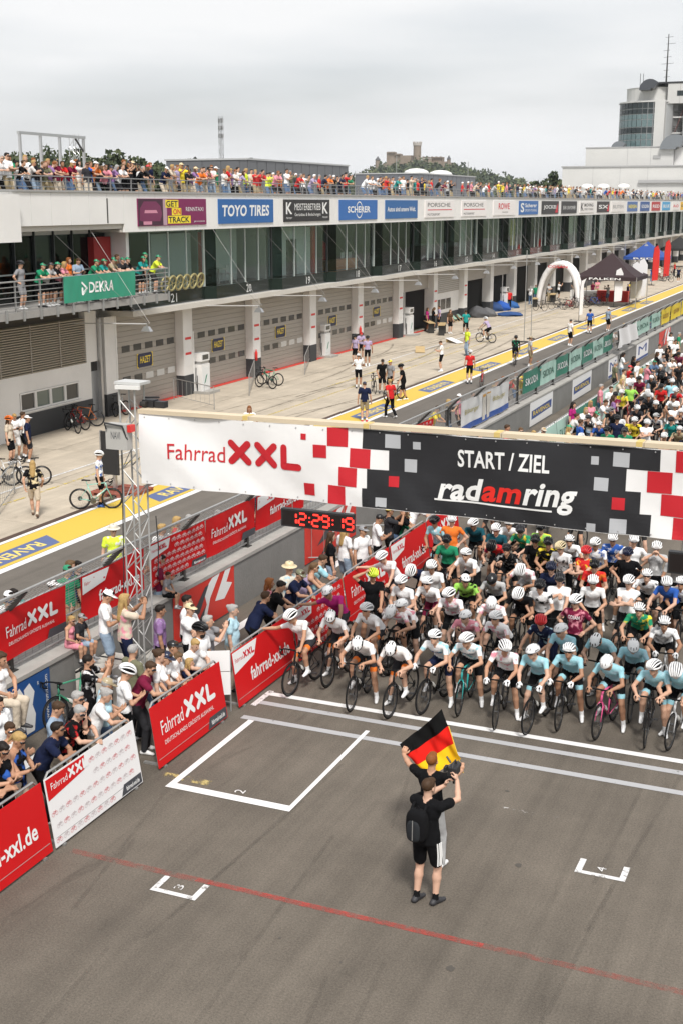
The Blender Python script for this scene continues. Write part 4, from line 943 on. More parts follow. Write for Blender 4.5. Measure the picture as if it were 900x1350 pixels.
def figure(p, vox, kit='tee_shorts', hair='short', glasses=False, female=False, heavy=0.0, face=True, helmet=False):
    """p: dict with pelvis, lean(deg), side, twist, head(pitch,yaw), wl, wr (wrist targets), el, er (elbow hints), al, ar (ankles), kl, kr (knee hints), tl, tr (toe dirs)"""
    B = Body(); g = lambda k, d: p.get(k, d)
    pel = np.array(g('pelvis', (0, 0, .95)), float)
    Rt = rotz(R(g('twist', 0))) @ roty(R(g('side', 0))) @ rotx(-R(g('lean', 0)))       # lean forward = towards +Y
    Rl = rotz(R(g('twist', 0) * .4)) @ roty(R(g('side', 0) * .6)) @ rotx(-R(g('lean', 0) * g('lowfrac', .55)))
    fe = .9 if female else 1.0; hv = heavy
    waist = pel + Rl @ V3(0, 0, .18); chest = waist + Rt @ V3(0, .0, .19); neckb = chest + Rt @ V3(0, -.005, .155)
    sh = {s_: chest + Rt @ V3(s_ * (.192 * fe), 0.0, .105) for s_ in (-1, 1)}
    hip = {s_: pel + Rl @ V3(s_ * .092, 0, -.035) for s_ in (-1, 1)}
    hp, hy = g('head', (0, 0)); Rh = rotz(R(g('twist', 0) + hy)) @ roty(R(g('side', 0) * .3)) @ rotx(-R(g('lean', 0) * .35 + hp))
    hc = neckb + Rt @ V3(0, .01, .055) + Rh @ V3(0, .02, .115)
    fwd = Rt @ V3(0, 1, 0)
    lt = SHIRT; thick = {'kit': 0.0, 'tee_shorts': .012, 'tee_long': .012, 'dress': .006, 'vest': .010, 'tank': .004}.get(kit, .01)
    kx = kit == 'kit'
    # trunk
    B.cap(pel + Rl @ V3(-.055, 0, -.01), pel + Rl @ V3(.055, 0, -.01), .125 + hv * .02, .125 + hv * .02, BOT if kit != 'dress' else SHIRT, .03, Rl @ V3(0, 1, 0), .86)
    B.cap(pel + Rl @ V3(-.045, 0, .07), waist + Rl @ V3(0, .012 + hv * .03, 0) , .125 + thick + hv * .02, .122 + thick + hv * .025, lt, .05, Rl @ V3(0, 1, 0), .80)
    B.cap(pel + Rl @ V3(.045, 0, .07), waist + Rl @ V3(0, .012 + hv * .03, 0), .125 + thick + hv * .02, .122 + thick + hv * .025, lt, .05, Rl @ V3(0, 1, 0), .80)
    B.cap(waist, chest + Rt @ V3(0, .005, -.01), .128 * fe + thick + hv * .04, .150 * fe + thick, lt, .05, fwd, .74)
    B.cap(chest + Rt @ V3(-.07, .01, .03), chest + Rt @ V3(.07, .01, .03), .115 * fe + thick * .6, .115 * fe + thick * .6, lt, .05, fwd, .85)
    if female:
        for s_ in (-1, 1): B.ell(chest + Rt @ V3(s_ * .07, .085, .01), (.062, .055, .06), Rt, lt, .03)
    for s_ in (-1, 1): B.cap(chest + Rt @ V3(s_ * .05, -.005, .12), sh[s_], .062, .062 + thick * .5, lt if kit != 'tank' else SKIN, .04)
    dn = Rl @ V3(0, 0, -1)
    if not kx and kit != 'dress':         # loose hem, cut off square
        B.cap(waist, pel + Rl @ V3(0, 0, -.10), .125 + thick + hv * .03, .158 + thick + hv * .03, lt, .02, Rl @ V3(0, 1, 0), .82, (pel + Rl @ V3(0, 0, -.055), dn))
    if kit == 'dress':
        B.cap(waist, pel + Rl @ V3(0, 0, -.50), .125, .235, SHIRT, .02, Rl @ V3(0, 1, 0), .8, (pel + Rl @ V3(0, 0, -.40), dn))
    # neck, head
    B.cap(neckb + Rt @ V3(0, 0, -.03), hc + Rh @ V3(0, -.025, -.05), .056 * (.92 if female else 1), .050 * (.9 if female else 1), SKIN, .025)
    B.ell(hc + Rh @ V3(0, -.008, .02), (.074, .094, .094), Rh, SKIN, .02)
    B.ell(hc + Rh @ V3(0, .022, -.045), (.056, .064, .070), Rh, SKIN, .03)
    B.ell(hc + Rh @ V3(0, .050, -.095), (.026, .026, .020), Rh, SKIN, .02)          # chin
    if face:
        B.cap(hc + Rh @ V3(0, .086, .012), hc + Rh @ V3(0, .106, -.030), .008, .014, SKIN, .010)   # nose
        for s_ in (-1, 1):
            B.ell(hc + Rh @ V3(s_ * .076, -.005, -.012), (.012, .022, .030), Rh, SKIN, .008)
            if not glasses: B.ell(hc + Rh @ V3(s_ * .030, .082, .004), (.012, .008, .007), Rh, DARK, .002)
        B.ell(hc + Rh @ V3(0, .084, -.062), (.022, .008, .005), Rh, GLOVE if False else DARK, .002) if vox < .012 else None
    if glasses:
        B.cap(hc + Rh @ V3(-.062, .066, .008), hc + Rh @ V3(0, .094, .006), .015, .017, DARK, .004); B.cap(hc + Rh @ V3(.062, .066, .008), hc + Rh @ V3(0, .094, .006), .015, .017, DARK, .004)
    if hair in ('short', 'long', 'tail', 'bun'):
        q = .088 if hair == 'short' else .092
        B.ell(hc + Rh @ V3(0, -.022, .038), (.081, .095, q), Rh, HAIR, .008); B.ell(hc + Rh @ V3(0, .045, .085), (.058, .045, .032), Rh, HAIR, .015)
        if hair == 'long':
            B.cap(hc + Rh @ V3(0, -.055, .0), hc + Rh @ V3(0, -.085, -.10), .082, .075, HAIR, .02, Rh @ V3(0, 1, 0), .6); B.cap(hc + Rh @ V3(0, -.085, -.10), neckb + Rt @ V3(0, -.105, -.16), .078, .055, HAIR, .02, Rt @ V3(0, 1, 0), .5)
            for s_ in (-1, 1): B.cap(hc + Rh @ V3(s_ * .068, -.01, .02), hc + Rh @ V3(s_ * .074, .0, -.14), .026, .022, HAIR, .012)
        if hair == 'tail': B.cap(hc + Rh @ V3(0, -.10, .03), hc + Rh @ V3(0, -.14, -.12), .030, .016, HAIR, .012)
        if hair == 'bun': B.ell(hc + Rh @ V3(0, -.10, .075), (.045, .045, .04), Rh, HAIR, .01)
    if helmet: B.ell(hc + Rh @ V3(0, -.012, .045), (.105, .135, .095), Rh, HAIR, .005)
    if hair == 'beard': B.ell(hc + Rh @ V3(0, .045, -.085), (.055, .05, .06), Rh, HAIR, .01); B.ell(hc + Rh @ V3(0, -.015, .032), (.080, .097, .088), Rh, HAIR, .008)
    # arms
    jl = {}
    for s_, w_, e_ in ((-1, 'wl', 'el'), (1, 'wr', 'er')):
        tgt = np.array(g(w_, tuple(sh[s_] + V3(s_ * .10, .06, -.53))), float); hint = np.array(g(e_, (s_ * .6, -.8, -.2)), float)
        el, wr = ik(sh[s_], tgt, .285, .255, hint); jl[w_] = wr
        up_d = el - sh[s_]
        sl = .62 if kx else .66
        if kit == 'tank' or kit == 'vest': sl = .0
        if p.get('sleeve') == 'long': sl = 2.0
        B.cap(sh[s_], el, .048 - .004 * female, .037, SKIN, .02); B.cap(el, el + (wr - el) * .35, .037, .039, SKIN, .015); B.cap(el + (wr - el) * .35, wr, .039, .026, SKIN, .015)
        if sl > 1.5: B.cap(sh[s_], el, .060, .048, SHIRT, .015); B.cap(el, wr, .048, .036, SHIRT, .015)
        elif sl: B.cap(sh[s_] + up_d * .0, sh[s_] + up_d * (sl - .14), .054 + thick * 1.0, .047 + thick * 1.7, SHIRT, .012)
        hd = g('h' + w_[1], None); hd = np.array(hd, float) if hd is not None else (wr - el)
        hu = g('u' + w_[1], None); hu = np.array(hu, float) if hu is not None else V3(s_ * .7, .2, .6)
        hand(B, wr, hd, hu, g('curl', .45), GLOVE if p.get('gloves') else SKIN, -s_ if g('thumb', 1) > 0 else s_, r=.0095 if vox < .011 else .011)
    # legs
    for s_, a_, k_, t_ in ((-1, 'al', 'kl', 'tl'), (1, 'ar', 'kr', 'tr')):
        tgt = np.array(g(a_, (s_ * .10, 0, .085)), float); hint = np.array(g(k_, (s_ * .15, 1, 0)), float)
        kn, an = ik(hip[s_], tgt, .435, .415, hint); td = nrm(np.array(g(t_, (s_ * .18, 1, 0)), float))
        B.cap(hip[s_], kn, .084 + hv * .01, .054, SKIN, .03); B.cap(kn, kn + (an - kn) * .32, .053, .056, SKIN, .02); B.cap(kn + (an - kn) * .32, an, .056, .035, SKIN, .02)
        B.ell(kn + (an - kn) * .30 - td * .018, (.046, .046, .085), None, SKIN, .02)
        if kit in ('kit',): B.cap(hip[s_], hip[s_] + (kn - hip[s_]) * .70, .092, .066, BOT, .012); B.cap(hip[s_] + (kn - hip[s_]) * .62, hip[s_] + (kn - hip[s_]) * .72, .071, .067, TRIM, .008)
        elif kit in ('tee_long', 'vest') or p.get('trousers'): B.cap(hip[s_], kn, .098, .070, BOT, .015); B.cap(kn, an + V3(0, 0, .02), .070, .058, BOT, .012)
        elif kit == 'dress': pass
        else: B.cap(hip[s_], hip[s_] + (kn - hip[s_]) * .74, .100, .086, BOT, .012)
        lo_ = nrm(kn - an)
        if kit not in ('tee_long', 'vest', 'dress') : B.cap(an, an + lo_ * (.13 if kx else .07), .038, .044 if kx else .041, SOCK, .008)
        heel = an - V3(0, 0, .045) - td * .045; toe = an - V3(0, 0, .058) + td * .155
        if g(a_ + '_tip', 0): toe = toe - V3(0, 0, g(a_ + '_tip', 0)); heel = heel + V3(0, 0, g(a_ + '_tip', 0) * .3)
        B.cap(an - V3(0, 0, .02), heel, .040, .038, SHOE, .02); B.cap(heel, toe, .038, .032, SHOE, .02, np.cross(td, nrm(np.cross(V3(0, 0, 1), td))), .85); B.cap(an - V3(0, 0, .015), an - V3(0, 0, .045) + td * .09, .036, .034, SHOE, .02)
    ver, fs, lb = B.surface(vox)
    jl['_chest'] = chest; return ver, fs, lb, hc, Rh, jl, Rt

# shared clothing materials, coloured per person by object properties
bm = [M('skin', prop='skin', spec=.3, rough=.55, noise=.06, scale=9), M('shirt_fabric', prop='shirt', prop2='shirt2', rough=.9, spec=.12, noise=.07, scale=14, bump=.85, bscale=9), M('bottom_fabric', prop='bottom', rough=.9, spec=.12, noise=.08, scale=14, bump=.85, bscale=9),
      M('sock', prop='sock', rough=.9, spec=.15), M('shoe', prop='shoe', rough=.6), M('hair', prop='hair', spec=.2, rough=.6, noise=.25, scale=40), M('dark_lens', (.008, .008, .01), .2), M('glove', prop='glove', rough=.8), M('hem_band', prop='trim', rough=.9, spec=.12)]
FIG = {}; TOR = {}
def make_fig(key, pose, vox, **kw):
    ver, fs, lb, hc, Rh, jl, Rt = figure(pose, vox, **kw)
    for mir in (0, 1):
        v = ver.copy(); f = fs
        if mir: v[:, 0] *= -1; f = fs[:, ::-1]
        me = bpy.data.meshes.new('person'); me.vertices.add(len(v)); me.vertices.foreach_set('co', v.astype(np.float32).ravel())
        me.loops.add(f.size); me.loops.foreach_set('vertex_index', np.ascontiguousarray(f).astype(np.int32).ravel())
        me.polygons.add(len(f)); me.polygons.foreach_set('loop_start', (np.arange(len(f)) * 4).astype(np.int32)); me.polygons.foreach_set('material_index', lb.astype(np.int32)); me.polygons.foreach_set('use_smooth', np.ones(len(f), bool))
        for m in bm: me.materials.append(m)
        me.update(calc_edges=True); me.validate()
        h = hc.copy(); r = Rh.copy(); TOR[(key, mir)] = Rt if not mir else np.diag([-1., 1, 1]) @ Rt @ np.diag([-1., 1, 1])
        if mir: S_ = np.diag([-1., 1, 1]); h[0] *= -1; r = S_ @ r @ S_
        FIG[(key, mir)] = (me, h, r, {k: (q * (V3(-1, 1, 1) if mir else 1)) for k, q in jl.items()})

from mathutils.bvhtree import BVHTree
def chest_print(o, key, mir, st, bold, mat, wd=.24, ht=.075, dz=.03):
    """lettering laid onto the chest of one figure by casting its outline onto the body"""
    me = FIG[(key, mir)][0]; Rt = TOR[(key, mir)]; ch = FIG[(key, mir)][3]['_chest']
    bv = BVHTree.FromPolygons([v.co for v in me.vertices], [p.vertices for p in me.polygons])
    v, f = TXT[(st, bold)]; a, b = v.min(0), v.max(0); vs = []
    for x, y in v:
        p = V3(-((x - a[0]) / (b[0] - a[0]) - .5) * wd, .5, ((y - a[1]) / (b[1] - a[1]) - .5) * ht + dz); d = Rt @ V3(0, -1, 0); q = ch + Rt @ p
        hit = bv.ray_cast(Vector(q), Vector(d)); loc = hit[0] if hit[0] is not None else Vector(ch + Rt @ V3(p[0], .13, p[2])); vs.append(tuple(loc - Vector(d) * .004))
    mb = MB(); mb.add(vs, [tuple(reversed(q)) for q in f]); m_ = mb.mesh('lettering', mat); c = bpy.data.objects.new('lettering', m_); COL.objects.link(c); c.parent = o; WL[c] = WL[o]

# ---------------------------------------------------------------- head gear
mHS = M('helmet_shell', prop='helmet', rough=.3, spec=.5); mHV = M('helmet_vent', prop='vent', rough=.8, spec=.1)
def shell(mb, rx, ry, rz, m, zcut=-.25, n=18, k=7, c=(0, 0, 0)):
    vs = []; fs = []
    for i in range(k + 1):
        ph = math.acos(1 - (1 - zcut) * i / k) if i else 0
        for j in range(n):
            t = 2 * math.pi * j / n; vs.append((c[0] + rx * math.sin(ph) * math.cos(t), c[1] + ry * math.sin(ph) * math.sin(t), c[2] + rz * math.cos(ph)))
    for i in range(k):
        for j in range(n): fs.append((i * n + j, (i + 1) * n + j, (i + 1) * n + (j + 1) % n, i * n + (j + 1) % n))
    fs.append(tuple(k * n + j for j in range(n))); mb.add(vs, fs, m)
def helmet_mesh(kind):
    mb = MB()
    if kind == 'vent':
        shell(mb, .094, .122, .094, 1, -.10)
        for x in (-.86, -.52, -.17, .17, .52, .86):
            pts = []; rr = []
            for q in range(9):
                ph = math.pi * (q / 8) * .98 + .02; sx = .106 * x * (.55 + .45 * math.sin(ph)); cr_ = math.sqrt(max(.05, 1 - (x * .92) ** 2))
                pts.append((sx, .140 * math.cos(ph) * (.86 + .14 * cr_), .112 * math.sin(ph) * cr_ + .002)); rr.append(.0110 + .0025 * math.sin(ph))
            mb.tube(pts, rr, 6, 0)
        pts = [(.100 * math.cos(t), .132 * math.sin(t), -.004) for t in np.linspace(0, 2 * math.pi, 19)[:-1]]; mb.tube(pts, .015, 6, 0, closed=True)
    else:
        shell(mb, .101, .138, .106, 0, -.06, 20, 8, (0, -.008, 0))
        for x in (-.045, 0, .045):
            mb.tube([(x, .118 - abs(x) * .5, .045), (x, .085 - abs(x) * .3, .079)], .009, 6, 1); mb.tube([(x, -.06, .098 - abs(x) * .3), (x * .9, -.115, .058)], .010, 6, 1)
        for s_ in (-1, 1): mb.tube([(s_ * .097, .03, .025), (s_ * .094, -.05, .03)], .011, 6, 1)
        pts = [(.098 * math.cos(t), -.008 + .134 * math.sin(t), -.004) for t in np.linspace(0, 2 * math.pi, 19)[:-1]]; mb.tube(pts, .010, 6, 1, closed=True)
    return mb.mesh('helmet', [mHS, mHV], True)
def cap_mesh(kind):
    mb = MB()
    if kind == 'cap':
        shell(mb, .088, .107, .085, 0, .0, 16, 6)
        vs = []; n = 9
        for q in range(n):
            t = math.pi * (q / (n - 1)) * .72 + math.pi * .14
            vs += [(.084 * math.cos(t), .100 * math.sin(t), .008), (.075 * math.cos(t) * 1.05, .100 * math.sin(t) + .085 * math.sin(t) ** .6, -.006)]
        vs2 = [(a, b, c - .006) for a, b, c in vs]; N = len(vs)
        fs = [(2 * q, 2 * q + 1, 2 * q + 3, 2 * q + 2) for q in range(n - 1)] + [(N + 2 * q, N + 2 * q + 2, N + 2 * q + 3, N + 2 * q + 1) for q in range(n - 1)] + [(2 * q + 1, N + 2 * q + 1, N + 2 * q + 3, 2 * q + 3) for q in range(n - 1)]
        mb.add(vs + vs2, fs, 0); mb.ell((0, 0, .086), (.008, .008, .005), 6, 4, 0)
    else:
        mb.lathe([(.165, -.004), (.172, .004), (.16, .006), (.102, .012), (.098, .05), (.086, .095), (.055, .108), (.02, .10)], (0, 0, 0), 18, 0, caps=False)
        mb.lathe([(.1005, .014), (.101, .035)], (0, 0, 0), 18, 1, caps=False)
    return mb.mesh(kind, [mHS, mHV], True)
HG = {'vent': helmet_mesh('vent'), 'aero': helmet_mesh('aero'), 'cap': cap_mesh('cap'), 'hat': cap_mesh('hat')}
HGN = {'vent': 'helmet', 'aero': 'helmet', 'cap': 'cap', 'hat': 'sun_hat'}

C = dict(white=(.80, .80, .80), offwhite=(.66, .64, .62), black=(.006, .006, .007), charcoal=(.03, .03, .034), grey=(.24, .24, .25), lightgrey=(.45, .45, .45), navy=(.011, .016, .045), blue=(.03, .10, .38), sky=(.30, .55, .62), paleblue=(.40, .58, .66), teal=(.02, .26, .24), green=(.02, .24, .12), olive=(.16, .16, .10), khaki=(.36, .29, .18), lime=(.30, .60, .10), yellow=(.80, .62, .05), hivis=(.66, .80, .06), orange=(.75, .18, .03), red=(.56, .025, .025), maroon=(.16, .012, .04), magenta=(.36, .02, .15), pink=(.68, .26, .32), purple=(.26, .15, .32), lilac=(.40, .33, .48), brown=(.10, .055, .03), denim=(.10, .16, .27), lightdenim=(.27, .35, .45), beige=(.56, .48, .38), petrol=(.012, .075, .10), straw=(.66, .55, .34), cream=(.66, .62, .53))
SKINS = [(.50, .285, .185), (.54, .32, .22), (.44, .24, .15), (.55, .34, .245), (.36, .19, .115)]
HAIRS = dict(brown=(.055, .030, .016), dark=(.014, .010, .008), blond=(.38, .25, .10), grey=(.32, .31, .30), ginger=(.20, .07, .02), lightbrown=(.12, .07, .035))
rnd = random.Random(77)
CN = {'sky': 'light blue', 'paleblue': 'pale blue', 'hivis': 'hi-vis yellow', 'offwhite': 'off-white', 'lightgrey': 'light grey', 'lightdenim': 'light denim', 'denim': 'denim blue', 'petrol': 'dark petrol'}
cn = lambda c: CN.get(c, c)
def person(key, mir, loc, rz, label, cat, group=None, shirt='white', shirt2=None, bottom='black', sock='white', shoe='white', hair='brown', glove=None, gear=None, gcol='white', gcol2='black', skin=None, scale=1.0, trim=None):
    me, hc, Rh, jl = FIG[(key, mir)]
    o = bpy.data.objects.new('person', me); COL.objects.link(o); o.location = loc; o.rotation_euler = (0, 0, rz); o.scale = (scale,) * 3; WL[o] = Vector(loc)
    tag(o, label, cat, group)
    sk = skin if skin else rnd.choice(SKINS)
    o['skin'] = sk; o['shirt'] = C[shirt]; o['shirt2'] = C[shirt2 or shirt]; o['bottom'] = C[bottom]; o['sock'] = C[sock]; o['shoe'] = C[shoe]; o['hair'] = HAIRS[hair]; o['glove'] = C[glove] if glove else sk; o['trim'] = C[trim or bottom]
    if gear:
        h = bpy.data.objects.new(HGN[gear], HG[gear]); COL.objects.link(h); h.parent = o
        off = {'vent': (0, -.012, .040), 'aero': (0, -.010, .040), 'cap': (0, -.012, .045), 'hat': (0, -.01, .055)}[gear]
        p = hc + Rh @ np.array(off); h.location = p; h.scale = (1.08,) * 3 if gear in ('vent', 'aero') else (1, 1, 1); h.rotation_euler = Matrix(Rh.tolist()).to_euler()
        h['helmet'] = C[gcol]; h['vent'] = C[gcol2]; WL[h] = WL[o]
    return o
def head_place(key, mir, px, py, rz, z0=0.0, scale=1.0):
    me, hc, Rh, jl = FIG[(key, mir)]; w_ = gz(px, py, z0 + (hc[2] + .03) * scale)
    c, s_ = math.cos(rz), math.sin(rz); x, y = hc[0] * scale, hc[1] * scale
    return Vector((w_.x - (c * x - s_ * y), w_.y - (s_ * x + c * y), z0))

# ---------------------------------------------------------------- road bikes (origin on the ground under the cranks, +Y forward)
mTY = M('tyre_rubber_black', (.009, .009, .009), .85, spec=.15); mRIM = M('carbon_rim', (.02, .02, .022), .35); mSPK = M('spoke', (.10, .10, .10), .4, metal=.5); mBAR = M('bar_tape', (.012, .012, .012), .85, spec=.15); mFRM = M('frame_paint', prop='paint', rough=.25, spec=.6); mMET = M('bike_metal', (.12, .12, .125), .35, metal=.7); mBOT = M('bottle', (.65, .65, .62), .5)
RA, FA, WR = V3(0, -.41, .335), V3(0, .585, .335), .335
def wheel_meshes(n):
    t = MB(); t.tube([(0, WR * .965 * math.cos(a), WR * .965 * math.sin(a)) for a in np.linspace(0, 2 * math.pi, n + 1)[:-1]], .0135, 6, 0, closed=True)
    r = MB(); P = [(.010, .318), (.010, .290), (.006, .272), (-.006, .272), (-.010, .290), (-.010, .318)]
    vs = []; fs = []
    for k in range(n):
        a = 2 * math.pi * k / n
        for x, q in P: vs.append((x, q * math.cos(a), q * math.sin(a)))
    m_ = len(P)
    for k in range(n):
        for j in range(m_): fs.append((k * m_ + j, k * m_ + (j + 1) % m_, ((k + 1) % n) * m_ + (j + 1) % m_, ((k + 1) % n) * m_ + j))
    r.add(vs, fs)
    s_ = MB(); s_.lathe([(.02, -.045), (.013, -.03), (.013, .03), (.02, .045)], (0, 0, 0), 8, 0, ax='x')
    for k in range(16): a = 2 * math.pi * k / 16 + .1; s_.tube([((-1) ** k * .03, .015 * math.cos(a + .5), .015 * math.sin(a + .5)), (0, .275 * math.cos(a), .275 * math.sin(a))], .0016, 3)
    d = MB(); d.lathe([(.075, -.048), (.075, -.046)], (0, 0, 0), 14, 0, ax='x')
    return t.mesh('tyre', mTY, True), r.mesh('rim', mRIM, True), s_.mesh('spokes', mSPK), d.mesh('disc', mMET)
WHI = wheel_meshes(28)
def frame_mb():
    mb = MB(); BB = (0, 0, .27); ST = (0, -.155, .76); HT, HB = (0, .395, .835), (0, .44, .665); SP = (0, -.195, .90)
    mb.tube([BB, ST], .019, 7); mb.tube([ST, (0, -.16, .775), HT], [.015, .016, .018], 7); mb.tube([BB, HB], [.026, .022], 7); mb.tube([HT, HB], .023, 8)
    for s_ in (-1, 1):
        mb.tube([(s_ * .03, -.03, .27), (s_ * .058, -.41, .335)], .010, 6); mb.tube([(s_ * .012, -.14, .70), (s_ * .058, -.41, .335)], .008, 6)
        mb.tube([(s_ * .022, .447, .655), (s_ * .048, .475, .60), (s_ * .052, .585, .335)], [.014, .013, .008], 6)
    mb.tube([ST, SP], .0135, 6)
    return mb
def bars_mb():
    mb = MB(); mb.tube([(0, .395, .86), (0, .485, .90)], .017, 6)
    P = [(0, .49, .905), (.12, .49, .905), (.195, .505, .905), (.205, .565, .90), (.207, .605, .865), (.208, .585, .815), (.208, .50, .785)]
    mb.tube([(-a, b, c) for a, b, c in P[::-1]] + P[1:], .0155, 6)
    for s_ in (-1, 1): mb.tube([(s_ * .206, .575, .905), (s_ * .206, .635, .945)], [.018, .014], 6); mb.tube([(s_ * .208, .64, .93), (s_ * .212, .65, .85)], .007, 5)
    return mb
def saddle_mb():
    mb = MB(); vs = []; prof = [(-.135, .070, .006), (-.10, .072, .012), (-.03, .050, .008), (.04, .025, .0), (.12, .020, -.004), (.135, .012, -.008)]
    for y, hw, dz in prof:
        for x, z in ((-1, -.018), (-.9, .010), (0, .018), (.9, .010), (1, -.018)): vs.append((x * hw, -.195 + y, .925 + dz + z))
    fs = [(i * 5 + j, i * 5 + j + 1, (i + 1) * 5 + j + 1, (i + 1) * 5 + j) for i in range(5) for j in range(4)] + [(i * 5, (i + 1) * 5, (i + 1) * 5 + 4, i * 5 + 4) for i in range(5)] + [(4, 3, 2, 1, 0), (25, 26, 27, 28, 29)]
    mb.add(vs, fs); return mb
def crank_mb():
    mb = MB(); mb.lathe([(.092, .042), (.098, .044), (.098, .047), (.092, .049)], (0, 0, .27), 18, 0, ax='x')
    mb.bar((.055, 0, .27), (.062, .16, .30), .018, .02); mb.bar((-.055, 0, .27), (-.062, -.16, .24), .018, .02); mb.tube([(-.06, 0, .27), (.06, 0, .27)], .014, 6)
    mb.box(.065, .145, .135, .20, .29, .308); mb.box(-.145, -.065, -.19, -.125, .232, .25)
    return mb
BK = dict(frame=frame_mb().mesh('frame', mFRM, True), bars=bars_mb().mesh('handlebar', mBAR, True), saddle=saddle_mb().mesh('saddle', mBAR, True), crank=crank_mb().mesh('crankset', mMET))
_b = MB(); _b.lathe([(.034, 0), (.036, .01), (.036, .12), (.02, .15), (.016, .18)], (0, 0, 0), 9); BK['bottle'] = _b.mesh('bottle', mBOT, True)
def far_bike_mesh():
    mb = MB()
    for src, m in ((frame_mb(), 0), (bars_mb(), 1), (saddle_mb(), 1), (crank_mb(), 2)): mb.add(src.v, src.f, m)
    for ax in (RA, FA): mb.tube([(ax[0], ax[1] + .318 * math.cos(a), ax[2] + .318 * math.sin(a)) for a in np.linspace(0, 6.2832, 17)[:-1]], .020, 5, 1, closed=True)
    return mb.mesh('road_bike', [mFRM, mBAR, mMET], True)
FARB = far_bike_mesh()
wheel_e = {}
PAINT = dict(black=(.012, .012, .014), grey=(.08, .08, .085), white=(.6, .6, .6), red=(.40, .02, .02), teal=(.03, .33, .32), pink=(.72, .10, .26), orange=(.6, .16, .03), blue=(.03, .09, .35), green=(.05, .25, .15), mint=(.25, .5, .42))
def bike(loc, rz, label, paint='black', lod=0, group=None, lean=0.0, cat='road bike', steer=0.0):
    if lod == 2:
        o = bpy.data.objects.new('road_bike', FARB); COL.objects.link(o); o.location = loc; o.rotation_euler = (0, lean, rz); o['paint'] = PAINT[paint]; WL[o] = Vector(loc); return tag(o, label, cat, group)
    o = thing('road_bike', label, cat, loc, group); o.rotation_euler = (0, lean, rz)
    def part(n, me, par=o, l=(0, 0, 0)):
        q = bpy.data.objects.new(n, me); COL.objects.link(q); q.parent = par; q.location = l; WL[q] = WL[o]; return q
    f = part('frame', BK['frame']); f['paint'] = PAINT[paint]
    part('handlebar', BK['bars']); part('saddle', BK['saddle']); part('crankset', BK['crank'])
    for ax in (FA, RA):
        w_ = part('wheel', WHI[1], o, tuple(ax))
        part('tyre', WHI[0], w_)
        if lod == 0: part('spokes', WHI[2], w_); part('brake_disc', WHI[3], w_)
    if lod == 0:
        b = part('bottle', BK['bottle'], o, (0, .12, .40)); b.rotation_euler = (R(-48), 0, 0)
    return o

# ---------------------------------------------------------------- poses
HL, HR = (-.205, .545, .955), (.205, .545, .955)
ridebase = dict(pelvis=(.06, -.15, .925), el=(-.75, -.35, -.6), er=(.75, -.35, -.6), al=(-.125, .15, .405), kl=(-.12, 1, .3), ar=(.29, -.04, .088), kr=(.25, 1, 0), wl=HL, wr=HR, hl=(.05, .7, -.35), hr=(-.05, .7, -.35), ul=(-.3, .2, 1), ur=(.3, .2, 1), curl=.85, gloves=True, tr=(.25, 1, 0), tl=(0, 1, -.05))
both = dict(ridebase, pelvis=(0, .06, .925), al=(-.22, .06, .088), ar=(.22, .06, .088), kl=(-.2, 1, 0))
RP = {
 'fwd': dict(ridebase, lean=56, head=(-30, 0)), 'fwdl': dict(ridebase, lean=60, head=(-16, 26)), 'fwdr': dict(ridebase, lean=50, head=(-6, -26)),
 'down': dict(ridebase, lean=66, head=(34, 0)), 'down2': dict(ridebase, lean=58, head=(18, 12)),
 'bars': dict(both, lean=32, head=(-6, 0), wl=(-.13, .49, .965), wr=(.13, .49, .965)),
 'cross': dict(both, lean=-2, head=(6, 6), pelvis=(0, -.02, .93), wl=(.13, .27, 1.17), wr=(-.13, .24, 1.22), el=(-1, .1, -.6), er=(1, .1, -.6), hl=(1, .1, .2), hr=(-1, .1, .25), ul=(0, 1, .3), ur=(0, 1, .3), curl=.3),
 'hips': dict(both, lean=0, head=(4, -8), pelvis=(0, -.02, .93), wl=(-.20, -.02, 1.03), wr=(.20, -.02, 1.03), el=(-1, -.3, 0), er=(1, -.3, 0), hl=(.4, .8, -.3), hr=(-.4, .8, -.3)),
 'chest': dict(both, lean=4, head=(0, 10), pelvis=(0, -.02, .93), wr=(-.05, .26, 1.38), er=(1, .3, -.6), wl=(-.13, .46, .965)),
 'reach': dict(ridebase, lean=42, side=14, head=(8, -18), wr=(.78, .30, 1.16), er=(.4, -.6, -.5), hr=(1, .1, -.1)),
 'headhand': dict(both, lean=6, head=(4, 8), pelvis=(0, 0, .93), wr=(.16, .12, 1.70), er=(1, .1, .2), hr=(-.6, .1, .5), wl=(-.13, .44, .965)),
 'face': dict(both, lean=4, head=(4, 0), pelvis=(0, -.02, .93), wl=(-.07, .24, 1.52), wr=(.07, .24, 1.52), el=(-1, .1, -.7), er=(1, .1, -.7), hl=(.3, .3, .8), hr=(-.3, .3, .8)),
}
NEARP = {}
for k_, p_ in RP.items(): make_fig('R_' + k_, p_, .0135, kit='kit', hair='none' if k_ not in ('cross',) else 'none', glasses=k_ not in ('down', 'cross'))
for k_ in ('fwd', 'fwdr', 'down', 'bars', 'hips', 'cross'): make_fig('Rf_' + k_, RP[k_], .026, kit='kit', hair='none', face=False)
make_fig('R_ride', dict(pelvis=(0, -.17, 1.02), lean=38, head=(-18, 0), el=(-.75, -.35, -.6), er=(.75, -.35, -.6), wl=HL, wr=HR, hl=(.05, .7, -.35), hr=(-.05, .7, -.35), ul=(-.3, .2, 1), ur=(.3, .2, 1), curl=.85, al=(-.11, .15, .40), ar=(.11, -.12, .35), kl=(-.1, 1, .2), kr=(.1, 1, .2)), .02, kit='kit', hair='none', glasses=True)
